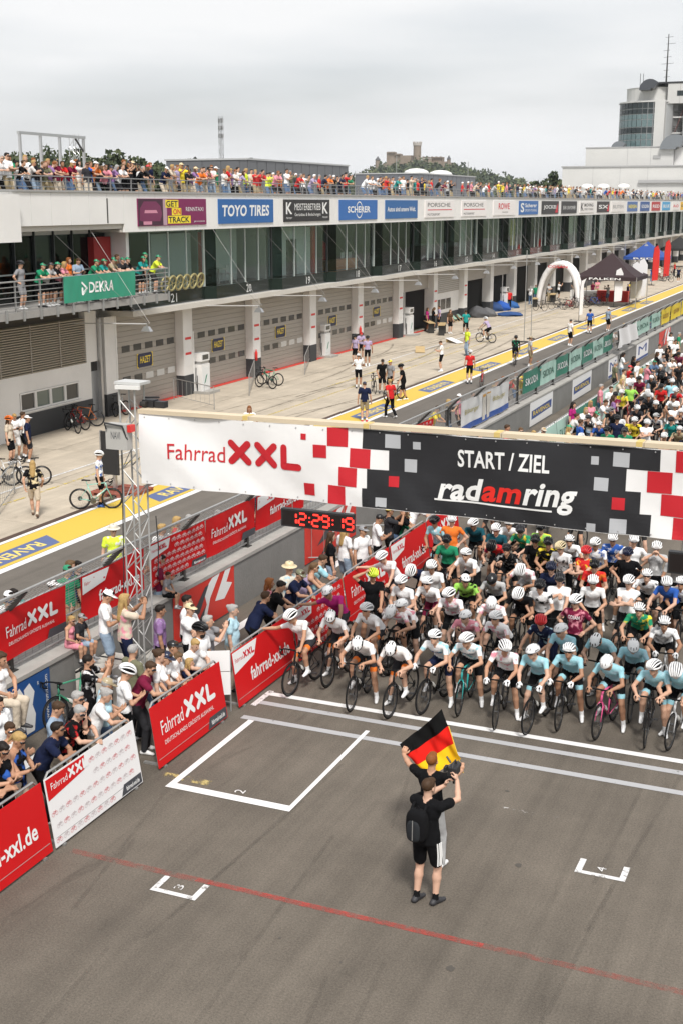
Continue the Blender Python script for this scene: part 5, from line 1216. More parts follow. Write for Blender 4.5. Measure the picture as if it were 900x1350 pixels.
# standing figures
SP = {
 'stand': dict(head=(4, 8)), 'phone': dict(head=(26, 0), wl=(-.06, .25, 1.16), wr=(.08, .25, 1.18), el=(-.9, -.3, -.7), er=(.9, -.3, -.7), hl=(.25, .8, .4), hr=(-.25, .8, .4), ul=(0, 0, -1), ur=(0, .4, -1)),
 'photo': dict(head=(0, 0), wl=(-.09, .36, 1.52), wr=(.09, .36, 1.52), el=(-.9, .1, -.9), er=(.9, .1, -.9), hl=(.2, .2, .9), hr=(-.2, .2, .9)),
 'rail': dict(pelvis=(0, -.12, .93), lean=34, head=(-12, 10), wl=(.05, .36, 1.14), wr=(-.02, .40, 1.13), el=(-1, -.1, -.2), er=(1, -.1, -.2), hl=(.9, .3, 0), hr=(-.9, .3, 0), curl=.6),
 'rail2': dict(pelvis=(0, -.12, .93), lean=24, head=(12, -14), wl=(-.10, .37, 1.13), wr=(.07, .40, 1.13), el=(-1, -.1, -.3), er=(1, -.1, -.3), hl=(.7, .6, -.1), hr=(-.6, .7, -.2), curl=.5),
 'cross': dict(head=(4, -10), wl=(.13, .24, 1.20), wr=(-.13, .21, 1.25), el=(-1, .1, -.6), er=(1, .1, -.6), hl=(1, .1, .2), hr=(-1, .1, .25), ul=(0, 1, .3), ur=(0, 1, .3), curl=.3),
 'chin': dict(head=(8, -6), wr=(.07, .17, 1.44), er=(.8, .2, -.8), hr=(-.2, .1, .9), wl=(.12, .22, 1.18), el=(-1, .1, -.5), hl=(1, .1, .1)),
 'hips': dict(head=(0, 10), wl=(-.22, -.02, 1.03), wr=(.22, -.02, 1.03), el=(-1, -.3, 0), er=(1, -.3, 0), hl=(.4, .8, -.3), hr=(-.4, .8, -.3)),
 'walk': dict(al=(-.09, .22, .09), ar=(.09, -.26, .13), tr=(.05, 1, -.35), wl=(-.24, -.16, .95), wr=(.24, .2, .98), head=(2, 0), lean=4, pelvis=(0, 0, .93)),
 'push': dict(lean=10, head=(8, 0), wl=(-.42, .30, .98), wr=(.2, .05, .92), al=(-.09, .18, .09), ar=(.09, -.18, .10)),
 'sit': dict(pelvis=(0, 0, .10), head=(12, 0), lean=6, al=(-.10, .36, -.36), ar=(.12, .40, -.34), kl=(-.1, .6, 1), kr=(.1, .6, 1), wl=(-.12, .26, .22), wr=(.14, .25, .22), el=(-1, -.4, 0), er=(1, -.4, 0)),
}
def fam(prefix, keys, vox, **kw):
    for k_ in keys: make_fig(prefix + k_, SP[k_], vox, **kw)
fam('m_', ['stand', 'phone', 'photo', 'rail', 'rail2', 'cross', 'chin', 'hips', 'walk', 'push'], .0125, kit='tee_shorts', hair='short')
fam('mg_', ['rail', 'cross', 'chin', 'rail2'], .0125, kit='tee_long', hair='short', glasses=True, heavy=.6)
fam('ml_', ['stand', 'phone', 'cross', 'walk'], .0125, kit='tee_long', hair='short')
fam('mb_', ['cross', 'photo', 'stand'], .0125, kit='tee_long', hair='beard')
fam('f_', ['stand', 'phone', 'photo', 'rail', 'rail2', 'cross', 'walk'], .0125, kit='tee_shorts', hair='long', female=True)
fam('ft_', ['phone', 'rail', 'cross', 'stand', 'sit'], .0125, kit='tank', hair='tail', female=True, glasses=True)
fam('fs_', ['rail2', 'stand', 'phone'], .0125, kit='tee_long', hair='bun', female=True, heavy=.5)
fam('k_', ['stand', 'walk', 'phone'], .016, kit='kit', hair='short')
make_fig('ms_sit', SP['sit'], .0125, kit='tee_shorts', hair='short'); make_fig('fl_sit', dict(SP['sit'], trousers=True), .0125, kit='tank', hair='long', female=True)
for pre, kw in (('rm_', dict(kit='tee_shorts', hair='short')), ('rf_', dict(kit='tee_long', hair='long', female=True)), ('rg_', dict(kit='tee_long', hair='short', glasses=True, heavy=.5))):
    for k_ in ('rail', 'stand', 'photo', 'cross', 'rail2'): make_fig(pre + k_, SP[k_], .026, face=False, **kw)
POSEW = {'fwd': 'leaning forward', 'fwdl': 'head turned', 'fwdr': 'looking aside', 'down': 'head down', 'down2': 'bent over', 'bars': 'standing astride', 'cross': 'arms crossed', 'hips': 'hands on hips', 'chest': 'hand on chest', 'reach': 'reaching over barrier', 'headhand': 'hand at helmet', 'face': 'hands at face'}
# ---------------------------------------------------------------- the riders
RIDERS = []
def rider(px, py, shirt, shirt2=None, helm='white', helm2='black', hk='vent', pose='fwd', mir=0, bottom='black', glove=None, paint='black', where='in the pack', lod=1, yaw=0.0, shoe='white', sock='white', place=None, chest=None):
    far = lod == 2; key = ('Rf_' if far else 'R_') + pose
    rz = math.pi + yaw
    loc = place if place is not None else head_place(key, mir, px, py, rz)
    sl = cn(shirt) + (' and ' + cn(shirt2) if shirt2 and shirt2 != shirt else '')
    lab = f'{sl} jersey cyclist, {cn(helm)} helmet, {POSEW[pose]}, {where}'
    o_ = person(key, mir, loc, rz, lab, 'cyclist', 'cyclists waiting for the start', shirt, shirt2, bottom, sock, shoe, 'brown', glove, hk, helm, helm2, trim='sky' if shirt == 'sky' else 'orange' if (shirt2 == 'offwhite' and bottom == 'charcoal') else None)
    if chest: chest_print(o_, key, mir, *chest)
    bl = f'{paint} road bike, {sl} rider, {cn(helm)} helmet, {POSEW[pose]}, {where}'
    if len(bl.split()) > 16: bl = f'{paint} road bike, {sl} rider, {cn(helm)} helmet, {where}'
    bike(loc, rz, bl, paint, lod, 'road bikes at the start')
    RIDERS.append((loc.x, loc.y)); return loc
fr = 'in front row'
L0 = [  # front rows, px of each head in the photo
 (384, 812, 'white', 'offwhite', 'white', 'black', 'vent', 'reach', 0, 'charcoal', None, 'black'),
 (471, 848, 'white', 'offwhite', 'white', 'black', 'aero', 'down', 1, 'charcoal', None, 'black'),
 (515, 855, 'white', 'offwhite', 'white', 'black', 'aero', 'down', 0, 'charcoal', None, 'black'),
 (436, 813, 'white', 'offwhite', 'white', 'black', 'aero', 'down2', 0, 'charcoal', None, 'black'),
 (572, 839, 'white', 'sky', 'white', 'black', 'vent', 'fwd', 1, 'navy', 'white', 'black'),
 (614, 843, 'white', 'sky', 'white', 'grey', 'vent', 'fwdl', 1, 'black', None, 'teal'),
 (665, 853, 'white', 'pink', 'white', 'black', 'vent', 'fwdr', 1, 'black', 'white', 'black'),
 (701, 858, 'sky', 'paleblue', 'white', 'grey', 'aero', 'fwdr', 0, 'black', 'white', 'black'),
 (749, 857, 'sky', 'paleblue', 'white', 'grey', 'vent', 'fwd', 1, 'black', 'white', 'black'),
 (799, 873, 'sky', 'paleblue', 'white', 'lightgrey', 'aero', 'down2', 1, 'black', None, 'pink'),
 (861, 879, 'sky', 'paleblue', 'white', 'black', 'vent', 'fwdl', 1, 'black', None, 'black'),
 (890, 884, 'sky', 'paleblue', 'white', 'black', 'vent', 'down2', 0, 'black', None, 'white'),
]
mMOB = M('print_mobil', (.02, .04, .22), .6)
for r_ in L0: rider(*r_, where=fr, lod=0, yaw=R(random.uniform(-9, 6)), chest=('Mobil', .022, mMOB) if r_[0] in (572, 614) else None)
L1 = [
 (432, 780, 'magenta', None, 'white', 'grey', 'aero', 'reach', 0, 'charcoal'), (482, 803, 'white', 'offwhite', 'white', 'grey', 'vent', 'fwd', 0, 'charcoal'), (503, 734, 'white', None, 'white', 'grey', 'vent', 'reach', 0, 'charcoal'),
 (528, 766, 'white', 'offwhite', 'white', 'grey', 'vent', 'bars', 0, 'charcoal'), (528, 797, 'white', 'pink', 'white', 'lightgrey', 'aero', 'fwdl', 1), (515, 806, 'white', 'pink', 'white', 'lightgrey', 'aero', 'down', 0), (542, 752, 'navy', None, 'white', 'black', 'vent', 'down', 0),
 (568, 746, 'white', None, 'white', 'grey', 'vent', 'bars', 1), (562, 768, 'white', 'offwhite', 'white', 'grey', 'vent', 'fwd', 0, 'maroon'), (613, 730, 'white', None, 'white', 'grey', 'vent', 'fwd', 1), (588, 712, 'green', None, 'black', 'black', 'vent', 'bars', 0),
 (623, 690, 'petrol', None, 'white', 'black', 'vent', 'fwdr', 0), (653, 697, 'petrol', None, 'white', 'black', 'vent', 'bars', 1), (648, 719, 'red', 'maroon', 'black', 'black', 'vent', 'down', 0), (667, 724, 'black', 'lightgrey', 'black', 'black', 'vent', 'fwd', 1),
 (685, 699, 'green', 'yellow', 'charcoal', 'black', 'vent', 'fwdr', 1), (705, 712, 'black', None, 'black', 'black', 'vent', 'bars', 0), (722, 715, 'black', 'yellow', 'black', 'black', 'vent', 'bars', 1), (686, 751, 'white', 'pink', 'white', 'black', 'vent', 'down', 1, 'lightgrey'),
 (613, 764, 'lime', 'black', 'white', 'black', 'aero', 'fwdl', 0), (648, 764, 'lightgrey', 'grey', 'black', 'charcoal', 'aero', 'down2', 1), (591, 783, 'white', 'pink', 'white', 'black', 'vent', 'fwdr', 0), (683, 783, 'black', None, 'white', 'black', 'vent', 'down2', 1),
 (711, 772, 'white', 'black', 'black', 'charcoal', 'vent', 'bars', 1), (647, 795, 'white', 'pink', 'white', 'lightgrey', 'aero', 'down2', 0), (612, 812, 'pink', 'white', 'white', 'lightgrey', 'aero', 'fwdl', 1), (652, 814, 'white', 'pink', 'white', 'lightgrey', 'vent', 'fwd', 0),
 (712, 819, 'navy', 'paleblue', 'red', 'maroon', 'vent', 'fwdr', 1, 'navy'), (726, 748, 'navy', None, 'navy', 'black', 'vent', 'bars', 0), (572, 687, 'sky', 'white', 'black', 'black', 'vent', 'bars', 0), (595, 685, 'orange', None, 'white', 'black', 'vent', 'hips', 1),
 (738, 721, 'white', 'charcoal', 'straw', 'black', 'vent', 'bars', 1), (750, 712, 'white', None, 'white', 'black', 'vent', 'fwd', 0), (784, 716, 'white', 'blue', 'white', 'black', 'vent', 'bars', 1), (772, 727, 'red', 'yellow', 'red', 'maroon', 'vent', 'cross', 0),
 (783, 745, 'red', 'orange', 'black', 'black', 'vent', 'bars', 1), (827, 729, 'black', None, 'navy', 'black', 'vent', 'hips', 0), (865, 721, 'lightgrey', 'white', 'white', 'black', 'vent', 'face', 0), (835, 712, 'white', None, 'white', 'grey', 'vent', 'hips', 1),
 (852, 758, 'white', 'black', 'white', 'black', 'vent', 'fwd', 1), (878, 768, 'blue', None, 'white', 'black', 'vent', 'fwdr', 1), (828, 766, 'white', None, 'white', 'black', 'vent', 'cross', 0), (781, 766, 'white', None, 'white', 'grey', 'vent', 'bars', 0), (737, 763, 'white', None, 'charcoal', 'black', 'vent', 'chest', 0),
 (758, 792, 'maroon', 'pink', 'white', 'black', 'vent', 'hips', 0), (842, 803, 'green', 'yellow', 'white', 'black', 'vent', 'fwd', 1), (738, 830, 'sky', 'paleblue', 'white', 'lightgrey', 'aero', 'fwdr', 0), (785, 844, 'sky', 'paleblue', 'white', 'black', 'aero', 'down', 0), (834, 852, 'sky', 'paleblue', 'white', 'grey', 'aero', 'down2', 0),
 (875, 821, 'white', 'grey', 'white', 'grey', 'vent', 'fwd', 0, 'black', 'white', 'white'), (807, 710, 'blue', 'white', 'white', 'black', 'vent', 'bars', 0), (897, 768, 'white', 'blue', 'white', 'black', 'vent', 'fwd', 0), (670, 690, 'white', None, 'white', 'black', 'vent', 'fwd', 0), (712, 696, 'lime', 'yellow', 'black', 'black', 'vent', 'bars', 0), (890, 735, 'lightgrey', None, 'white', 'black', 'vent', 'bars', 1),
]
for k_, r_ in enumerate(L1): rider(*r_, where='behind front row', lod=1 if r_[1] < 790 else 0, yaw=R(rnd.uniform(-14, 10)), chest=('COSAN', .022, M('print_pale_white', (.7, .68, .68), .6)) if r_[2] == 'maroon' else None) if len(r_) < 12 else rider(*r_[:12], where='behind front row', lod=0, yaw=R(rnd.uniform(-8, 8)))
person('R_headhand', 0, head_place('R_headhand', 0, 491, 757, math.pi + .5), math.pi + .5, 'cyclist all in black with a yellow helmet standing by the red barrier, hand raised', 'cyclist', 'cyclists waiting for the start', 'black', None, 'black', 'black', 'black', 'dark', None, 'vent', 'hivis', 'black')
L2 = [(789, 560, 'blue', 'navy', 'white'), (799, 567, 'green', None, 'black'), (804, 541, 'charcoal', None, 'grey'), (813, 552, 'navy', None, 'black'), (820, 558, 'yellow', 'black', 'white'), (836, 554, 'yellow', 'black', 'white'), (852, 557, 'white', None, 'white'), (864, 549, 'lightgrey', 'navy', 'lightgrey'), (884, 554, 'teal', 'black', 'black'), (839, 538, 'charcoal', None, 'white'), (844, 527, 'black', None, 'black'), (853, 517, 'white', None, 'white'), (864, 532, 'black', None, 'white'), (889, 535, 'white', None, 'white'), (897, 543, 'navy', 'white', 'white'), (871, 510, 'red', None, 'black'), (890, 515, 'red', 'maroon', 'white'), (885, 503, 'sky', None, 'white'), (872, 495, 'black', None, 'black'), (823, 568, 'green', None, 'charcoal'), (875, 575, 'black', None, 'white'), (895, 566, 'khaki', 'black', 'white')]
PZ = ['fwd', 'bars', 'fwdr', 'hips', 'down', 'bars', 'cross']
for k_, r_ in enumerate(L2): rider(*r_, 'black', 'vent', PZ[k_ % 7], k_ % 2, where='beyond the banner', lod=2, yaw=R(rnd.uniform(-15, 15)))
# the rest of the field, filling the track behind
JC = ['white'] * 6 + ['black'] * 6 + ['charcoal', 'navy', 'navy', 'charcoal', 'lightgrey'] + ['navy', 'red', 'sky', 'green', 'teal', 'yellow', 'blue', 'charcoal', 'orange', 'magenta', 'lightgrey', 'petrol', 'maroon', 'lime']
cnt = 0; CYC = []
y = 33.0
while y < 118:
    x = -10.0 + rnd.uniform(0, .5)
    while x < -1:
        px, py = proj((x, y, 1.5))
        if px < 912 and px > 200:
            hidden = 600 < py < 690
            if all((x - a) ** 2 * 1.6 + (y - b) ** 2 * .45 > .75 for a, b in RIDERS) and rnd.random() < (.55 if hidden else .93) and not (py > 690):
                j, j2 = rnd.choice(JC), rnd.choice(JC)
                if y > 58 or hidden: CYC.append((rnd.choice(['fwd', 'fwd', 'bars', 'bars', 'hips']), Vector((x, y, 0)), math.pi + R(rnd.uniform(-15, 15)), j, rnd.choice(['white', 'white', 'white', 'black', 'charcoal', 'red']))); RIDERS.append((x, y)); x += .8; continue
                rider(0, 0, j, j2 if rnd.random() < .5 else None, rnd.choice(['white', 'white', 'white', 'black', 'charcoal', 'lightgrey', 'red']), 'black', 'vent', rnd.choice(PZ), rnd.randint(0, 1), where='beyond the banner', lod=2, yaw=R(rnd.uniform(-15, 15)), place=Vector((x, y, 0)), paint=rnd.choice(['black', 'black', 'black', 'grey', 'white', 'red', 'blue'])); cnt += 1
        x += rnd.uniform(.78, 1.1)
    y += rnd.uniform(1.35, 1.75)

# ---------------------------------------------------------------- far crowds as one mass each (coloured by a face attribute)
mCROWD = bpy.data.materials.new('crowd'); mCROWD.use_nodes = True
_a = mCROWD.node_tree.nodes.new('ShaderNodeAttribute'); _a.attribute_name = 'tint'; mCROWD.node_tree.links.new(_a.outputs['Color'], mCROWD.node_tree.nodes['Principled BSDF'].inputs['Base Color']); mCROWD.node_tree.nodes['Principled BSDF'].inputs['Roughness'].default_value = .8
CF = {}
for k_ in ('fwd', 'bars', 'hips'): CF['c' + k_] = figure(RP[k_], .036, kit='kit', hair='none', helmet=True, face=False)[:3]
for k_ in ('rail', 'stand', 'photo', 'cross'): CF['s' + k_] = figure(SP[k_], .042, kit='tee_shorts', hair='short', face=False)[:3]
def crowd(name, items, label, cat, bikes=False):
    V_, F_, T_ = [], [], []; n0 = 0
    for key, loc, rz, shirt, head, scale in items:
        v, f, lb = CF[key]; c, s_ = math.cos(rz), math.sin(rz); v = v * scale
        V_.append(np.stack([v[:, 0] * c - v[:, 1] * s_ + loc.x, v[:, 0] * s_ + v[:, 1] * c + loc.y, v[:, 2] + loc.z], 1)); F_.append(f + n0); n0 += len(v)
        sk = rnd.choice(SKINS); bt = C[rnd.choice(['black', 'black', 'denim', 'khaki'])] if not bikes else C['black']
        pal = np.array([sk, C[shirt], bt, C['white'], C['white'], C[head] if head in C else HAIRS[head], (.01, .01, .01), sk, bt]); T_.append(pal[lb])
        if bikes:
            bv = np.array([q.co for q in FARB.vertices]); V_.append(np.stack([bv[:, 0] * c - bv[:, 1] * s_ + loc.x, bv[:, 0] * s_ + bv[:, 1] * c + loc.y, bv[:, 2]], 1)); bf_ = np.array([list(p.vertices) for p in FARB.polygons if len(p.vertices) == 4]); F_.append(bf_ + n0); n0 += len(bv); T_.append(np.full((len(bf_), 3), .015))
    v = np.concatenate(V_); f = np.concatenate(F_); tcol = np.concatenate(T_)
    me = bpy.data.meshes.new(name); me.vertices.add(len(v)); me.vertices.foreach_set('co', v.astype(np.float32).ravel()); me.loops.add(f.size); me.loops.foreach_set('vertex_index', f.astype(np.int32).ravel())
    me.polygons.add(len(f)); me.polygons.foreach_set('loop_start', (np.arange(len(f)) * 4).astype(np.int32)); me.polygons.foreach_set('use_smooth', np.ones(len(f), bool)); me.materials.append(mCROWD)
    me.update(calc_edges=True); at = me.attributes.new('tint', 'FLOAT_COLOR', 'FACE'); at.data.foreach_set('color', np.concatenate([tcol, np.ones((len(tcol), 1))], 1).astype(np.float32).ravel())
    o = link(name, me); return tag(o, label, cat, kind='stuff')
if CYC: crowd('cyclist_pack', [('c' + k, l, r_, j, h, 1.0) for k, l, r_, j, h in CYC], 'dense pack of cyclists with bikes filling the track beyond the banner', 'cyclists', True)
print('pack', len(CYC), 'riders', len(RIDERS))

# ================================================================ BARRIERS, BANNERS, GANTRY
mBRED = M('board_red', (.58, .010, .012), .5, .05, .8, spec=.2); mBWHI = M('board_white', (.80, .79, .79), .5); mPWHI = M('print_white', (.80, .80, .79), .5); mPDK = M('print_dark', (.055, .058, .068), .5); mPRED = M('print_red', (.58, .012, .03), .5); mPGREY = M('print_grey', (.42, .42, .44), .6); mMINT = M('mint_board', (.42, .62, .54), .5, .04, 1); mSKG = M('dark_green_board', (.035, .20, .14), .5, .04, 1); mSKL = M('print_green', (.03, .13, .09), .5)
def bike_icon(f, mb, u, v, s, d=.004, m=0, wd=.18):
    for cx in (0, 1.25): f.stroke(mb, [(u + s * (cx + .42 * math.cos(a)), v + s * (.42 + .42 * math.sin(a))) for a in np.linspace(0, 6.2832, 11)], s * wd * .55, d, m, 2)
    for a, b in (((0, .42), (.45, .95)), ((.45, .95), (1.0, .9)), ((1.0, .9), (.55, .38)), ((.55, .38), (.4, 1.1)), ((1.25, .42), (.98, 1.2))): f.stroke(mb, [(u + s * a[0], v + s * a[1]), (u + s * b[0], v + s * b[1])], s * wd * .6, d + .0008, m, 2)
def design(kind, f, W, Hh, par):
    def P(mat, fn, nm='print'):
        mb = MB(); fn(mb); return mb.build(nm, mat, par)
    s = min(W / 2.4, Hh / 1.05) if kind in 'AB' else 1
    if kind == 'A':
        P(mPWHI, lambda m: f.text(m, 'Fahrrad', W * .10, Hh * .47, W * .30, Hh * .23, .005, .0), 'lettering')
        P(mPWHI, lambda m: f.xxl(m, W * .43, Hh * .47, min(Hh * .34, W * .40 / 2.9)), 'lettering')
        P(mPWHI, lambda m: f.text(m, 'DEUTSCHLANDS GRÖSSTE AUSWAHL', W * .12, Hh * .30, W * .70, Hh * .085, .005, .0), 'lettering')
        P(mPDK, lambda m: f.poly(m, [(W * .70, .015), (W - .02, .015), (W - .02, Hh * .20), (W * .74, Hh * .20)], .004), 'label_patch')
        P(mPWHI, lambda m: f.text(m, 'fahrrad-xxl.de', W * .76, Hh * .06, W * .20, Hh * .08, .007, .022), 'lettering')
    elif kind == 'B':
        P(mPWHI, lambda m: f.poly(m, [(.02, Hh - .02), (.02, Hh * .60), (W * .33, Hh * .72), (W * .40, Hh - .02)], .004), 'label_patch')
        P(mPRED, lambda m: (f.text(m, 'Fahrrad', W * .035, Hh * .78, W * .12, Hh * .08, .007, .0), f.xxl(m, W * .165, Hh * .77, Hh * .13, .007)), 'lettering')
        P(mPWHI, lambda m: f.text(m, 'fahrrad-xxl.de', W * .24, Hh * .30, W * .66, Hh * .25, .005, .022), 'lettering')
    elif kind == 'C':
        P(mBRED, lambda m: f.poly(m, [(.02, Hh - .02), (.02, Hh * .68), (W * .40, Hh * .78), (W * .42, Hh - .02)], .004), 'label_patch')
        P(mPWHI, lambda m: (f.text(m, 'Fahrrad', W * .05, Hh * .80, W * .17, Hh * .10, .007, .0), f.xxl(m, W * .235, Hh * .80, Hh * .15, .007)), 'lettering')
        P(mPDK, lambda m: f.poly(m, [(W * .74, .015), (W - .02, .015), (W - .02, Hh * .17), (W * .78, Hh * .17)], .004), 'label_patch')
        P(mPWHI, lambda m: f.text(m, 'fahrrad-xxl.de', W * .80, Hh * .05, W * .16, Hh * .07, .007, .022), 'lettering')
        for mat, ph in ((M('print_bike_red', (.62, .10, .12), .5), 0), (M('print_bike_grey', (.50, .42, .43), .5), 1)):
            mb = MB(); k = 0
            for i in range(5):
                for j in range(14):
                    u = .06 + j * W / 13.5 + (i % 2) * .07; v = .06 + i * Hh / 5.2
                    if (u < W * .46 and v > Hh * .58) or (u > W * .68 and v < Hh * .2) or u > W - .16: continue
                    if (i + j) % 2 == ph: bike_icon(f, mb, u, v, .068, .004, 0, .13)
            o = mb.build('bicycle_print', mat, par); o['kind'] = 'stuff'
    elif kind == 'D':
        P(mPWHI, lambda m: f.poly(m, [(.02, Hh - .02), (.02, Hh * .66), (W * .33, Hh * .74), (W * .36, Hh - .02)], .004), 'label_patch')
        P(mPRED, lambda m: (f.text(m, 'Fahrrad', W * .03, Hh * .80, W * .11, Hh * .07, .007, .0), f.xxl(m, W * .15, Hh * .79, Hh * .12, .007)), 'lettering')
        P(mPDK, lambda m: f.poly(m, [(W * .72, .015), (W - .02, .015), (W - .02, Hh * .16), (W * .74, Hh * .16)], .004), 'label_patch')
        P(mPWHI, lambda m: f.text(m, 'fahrrad-xxl.de', W * .76, Hh * .045, W * .2, Hh * .07, .007, .022), 'lettering')
        mb = MB()
        for i in range(6):
            for j in range(12):
                u = .08 + j * W / 12 + (i % 2) * .08; v = .06 + i * Hh / 6.3
                if (u < W * .40 and v > Hh * .58) or (u > W * .68 and v < Hh * .18) or u > W - .18: continue
                bike_icon(f, mb, u, v, .075, .004, 0, .30)
        o = mb.build('bicycle_print', M('print_pale', (.70, .50, .50), .5), par); o['kind'] = 'stuff'
    elif kind == 'S': P(mSKL, lambda m: f.text(m, 'SKODA', W * .12, Hh * .34, W * .76, Hh * .34, .005, .0), 'lettering')
    elif kind == 'T': P(mPWHI, lambda m: f.text(m, 'SKODA', W * .12, Hh * .34, W * .76, Hh * .34, .005, .022), 'lettering')
XB = -10.5
bname = {'A': 'red barrier board with white lettering and tagline', 'B': 'red barrier board with web address and white corner patch', 'C': 'white barrier board covered with small bicycles', 'D': 'red barrier board with rows of pale bicycles', 'S': 'mint barrier board with dark lettering', 'T': 'dark green barrier board with white lettering', 'W': 'plain white barrier board'}
bmat = {'A': mBRED, 'B': mBRED, 'C': mBWHI, 'D': mBRED, 'S': mMINT, 'T': mSKG, 'W': mBWHI}
def barrier(y0, y1, kind, label, x=XB, h=1.1, group='boarded crowd barriers along the track'):
    t = thing('crowd_barrier', label, 'barrier', (x - .1, (y0 + y1) / 2, 0), group); W = y1 - y0
    ln_ = .16
    fr_ = MB(); a0, a1 = Vector((x - .03, y0 + .04, .06)), Vector((x - .03, y1 - .04, .06)); b0, b1 = a0 + Vector((-ln_, .0, h)), a1 + Vector((-ln_, 0, h))
    fr_.tube([a0, b0 + Vector((0, .02, -.08)), b0 + Vector((0, .1, 0)), b1 - Vector((0, .1, 0)), b1 + Vector((0, -.02, -.08)), a1], .019, 6)
    for q in range(1, int(W / .3)):
        c = a0.lerp(a1, q * .3 / W); fr_.tube([c + Vector((0, 0, .12)), c + Vector((-ln_, 0, h))], .007, 4)
    fr_.tube([a0 + Vector((0, 0, .12)), a1 + Vector((0, 0, .12))], .014, 5); fr_.build('barrier_frame', mGALV, t)
    for yy in (y0 + .2, y1 - .2): MB().bar((x - .42, yy, .018), (x + .02, yy, .018), .06, .03).build('foot', mGALV, t)
    V = Vector((-ln_, 0, h)).normalized(); hh = (h - .04) / V.z
    f = Face((x, y0, .045), (0, 1, 0), V)
    bd = MB(); f.rect(bd, 0, 0, W, hh, 0); f2 = Face(f.O - f.N * .012, f.U, f.V)
    bd = MB(); bd.hexa([f2.p(0, 0), f2.p(W, 0), f2.p(W, hh), f2.p(0, hh)], [f.p(0, 0), f.p(W, 0), f.p(W, hh), f.p(0, hh)])
    bd = bd.build('board', bmat[kind], t); design(kind, f, W, hh, bd); return t
barrier(11.2, 13.82, 'B', bname['B'] + ', beside the white bicycle board')
barrier(13.9, 16.3, 'C', bname['C'] + ', between two red boards')
barrier(16.82, 19.25, 'A', 'red barrier board with tagline, between white board and start line')
barrier(19.72, 22.3, 'B', bname['B'] + ', beside the start line')
barrier(22.4, 25.0, 'D', bname['D'] + ' behind the reaching cyclists')
barrier(25.1, 27.9, 'A', bname['A'] + ', behind the waiting cyclists')
barrier(28.0, 30.6, 'B', 'red barrier board with web address, near the end of the red row')
barrier(30.7, 33.2, 'A', bname['A'] + ', last red one under the banner')
for k_ in range(12):
    kd = 'STTS'[k_ % 4] if k_ else 'W'
    barrier(36.5 + k_ * 2.65, 39.05 + k_ * 2.65, kd, bname[kd] + ' beside the pack of cyclists', -11.0, 1.15, 'green barrier boards beside the pack')
# turned white barrier panel by the gap
t = thing('standing_board', 'blank white board standing on end beside the red barrier', 'board', (-10.75, 19.5, 0))
MB().hexa([(-10.98, 19.36, .35), (-10.60, 19.56, .35), (-10.60, 19.58, .35), (-10.98, 19.38, .35)], [(-10.98, 19.36, .80), (-10.60, 19.56, .80), (-10.60, 19.58, .80), (-10.98, 19.38, .80)]).build('panel', mBWHI, t)
MB().hexa([(-10.98, 19.36, .82), (-10.60, 19.56, .82), (-10.60, 19.58, .82), (-10.98, 19.38, .82)], [(-10.98, 19.36, 1.22), (-10.60, 19.56, 1.22), (-10.60, 19.58, 1.22), (-10.98, 19.38, 1.22)]).build('panel', mBWHI, t)
for (x_, y_) in ((-10.97, 19.40), (-10.62, 19.60)): MB().tube([(x_, y_, 0), (x_, y_, 1.2)], .018, 6).build('leg', mGALV, t)
# ---------------------------------------------------------------- banners hung on the debris fence
def fence_banner(px0, py0, px1, py1, kind, label, z0=1.55, z1=2.42, mat=None):
    x = XF + .09; a, b = gx(px0, py0, x).y, gx(px1, py1, x).y
    ph = random.uniform(0, 6)
    f = Face((x, a, z0), (0, 1, 0), (0, 0, 1), lambda u, v: .024 * math.sin(u * 2.6 + v * 1.6 + ph) + .010 * math.sin(u * 6 - v * 4 + ph))
    W = b - a; o = cloth('fence_banner', f, W, z1 - z0, mat or bmat[kind], label, 'banner', 'banners tied to the debris fence', 40, 10); f = Face(f.O + f.N * .014, f.U, f.V, f.rel); design(kind, f, W, z1 - z0, o); return o, f, W
fence_banner(-6, 800, 87, 800, 'A', 'red fence banner with white lettering above the blue wall poster', 1.48, 2.36)
fence_banner(107, 760, 191, 740, 'B', 'red fence banner with web address beside the truss tower', 1.45, 2.36)
fence_banner(197, 715, 270, 690, 'D', 'red fence banner with rows of pale bicycles behind the truss tower', 1.45, 2.36)
fence_banner(271, 690, 336, 660, 'A', 'red fence banner with white lettering left of the clock', 1.45, 2.36)
fence_banner(338, 660, 400, 630, 'B', 'red fence banner with web address under the overhead banner', 1.5, 2.36)
fence_banner(522, 555, 570, 540, 'D', 'red fence banner with pale bicycles above the overhead banner beam', 1.4, 2.3)
mBEER = M('beer_cloth', (.70, .69, .68), .6)
o, f, W = fence_banner(607, 520, 671, 490, 'W', 'white fence banner with glasses and a blue lower band', 1.25, 2.36, mBEER)
tb = MB(); f.rect(tb, .02, .02, W - .02, .24, .006, 0, 12, 1); tb.build('print', M('beer_blue', (.03, .08, .30), .5), o)
lett(o, f, [('Bitburger', W * .07, .55, W * .27, .24, .008, .0), ('Bitburger', W * .64, .55, W * .27, .24, .008, .0)], M('beer_gold', (.45, .38, .10), .5))
for q in (.40, .50):
    tb = MB(); f.poly(tb, [(W * q, .10), (W * (q + .06), .10), (W * (q + .09), 1.0), (W * (q + .01), 1.0)], .012); tb.build('glass_print', M('beer_glass', (.60, .56, .50), .5), o)
    tb = MB(); f.rect(tb, W * (q + .015), .95, W * (q + .085), 1.05, .014); tb.build('glass_print', M('beer_amber', (.55, .28, .05), .5), o)
sk_px = [(690, 480), (713, 470), (733, 462), (750, 453), (767, 446), (782, 438), (796, 431), (809, 424)]
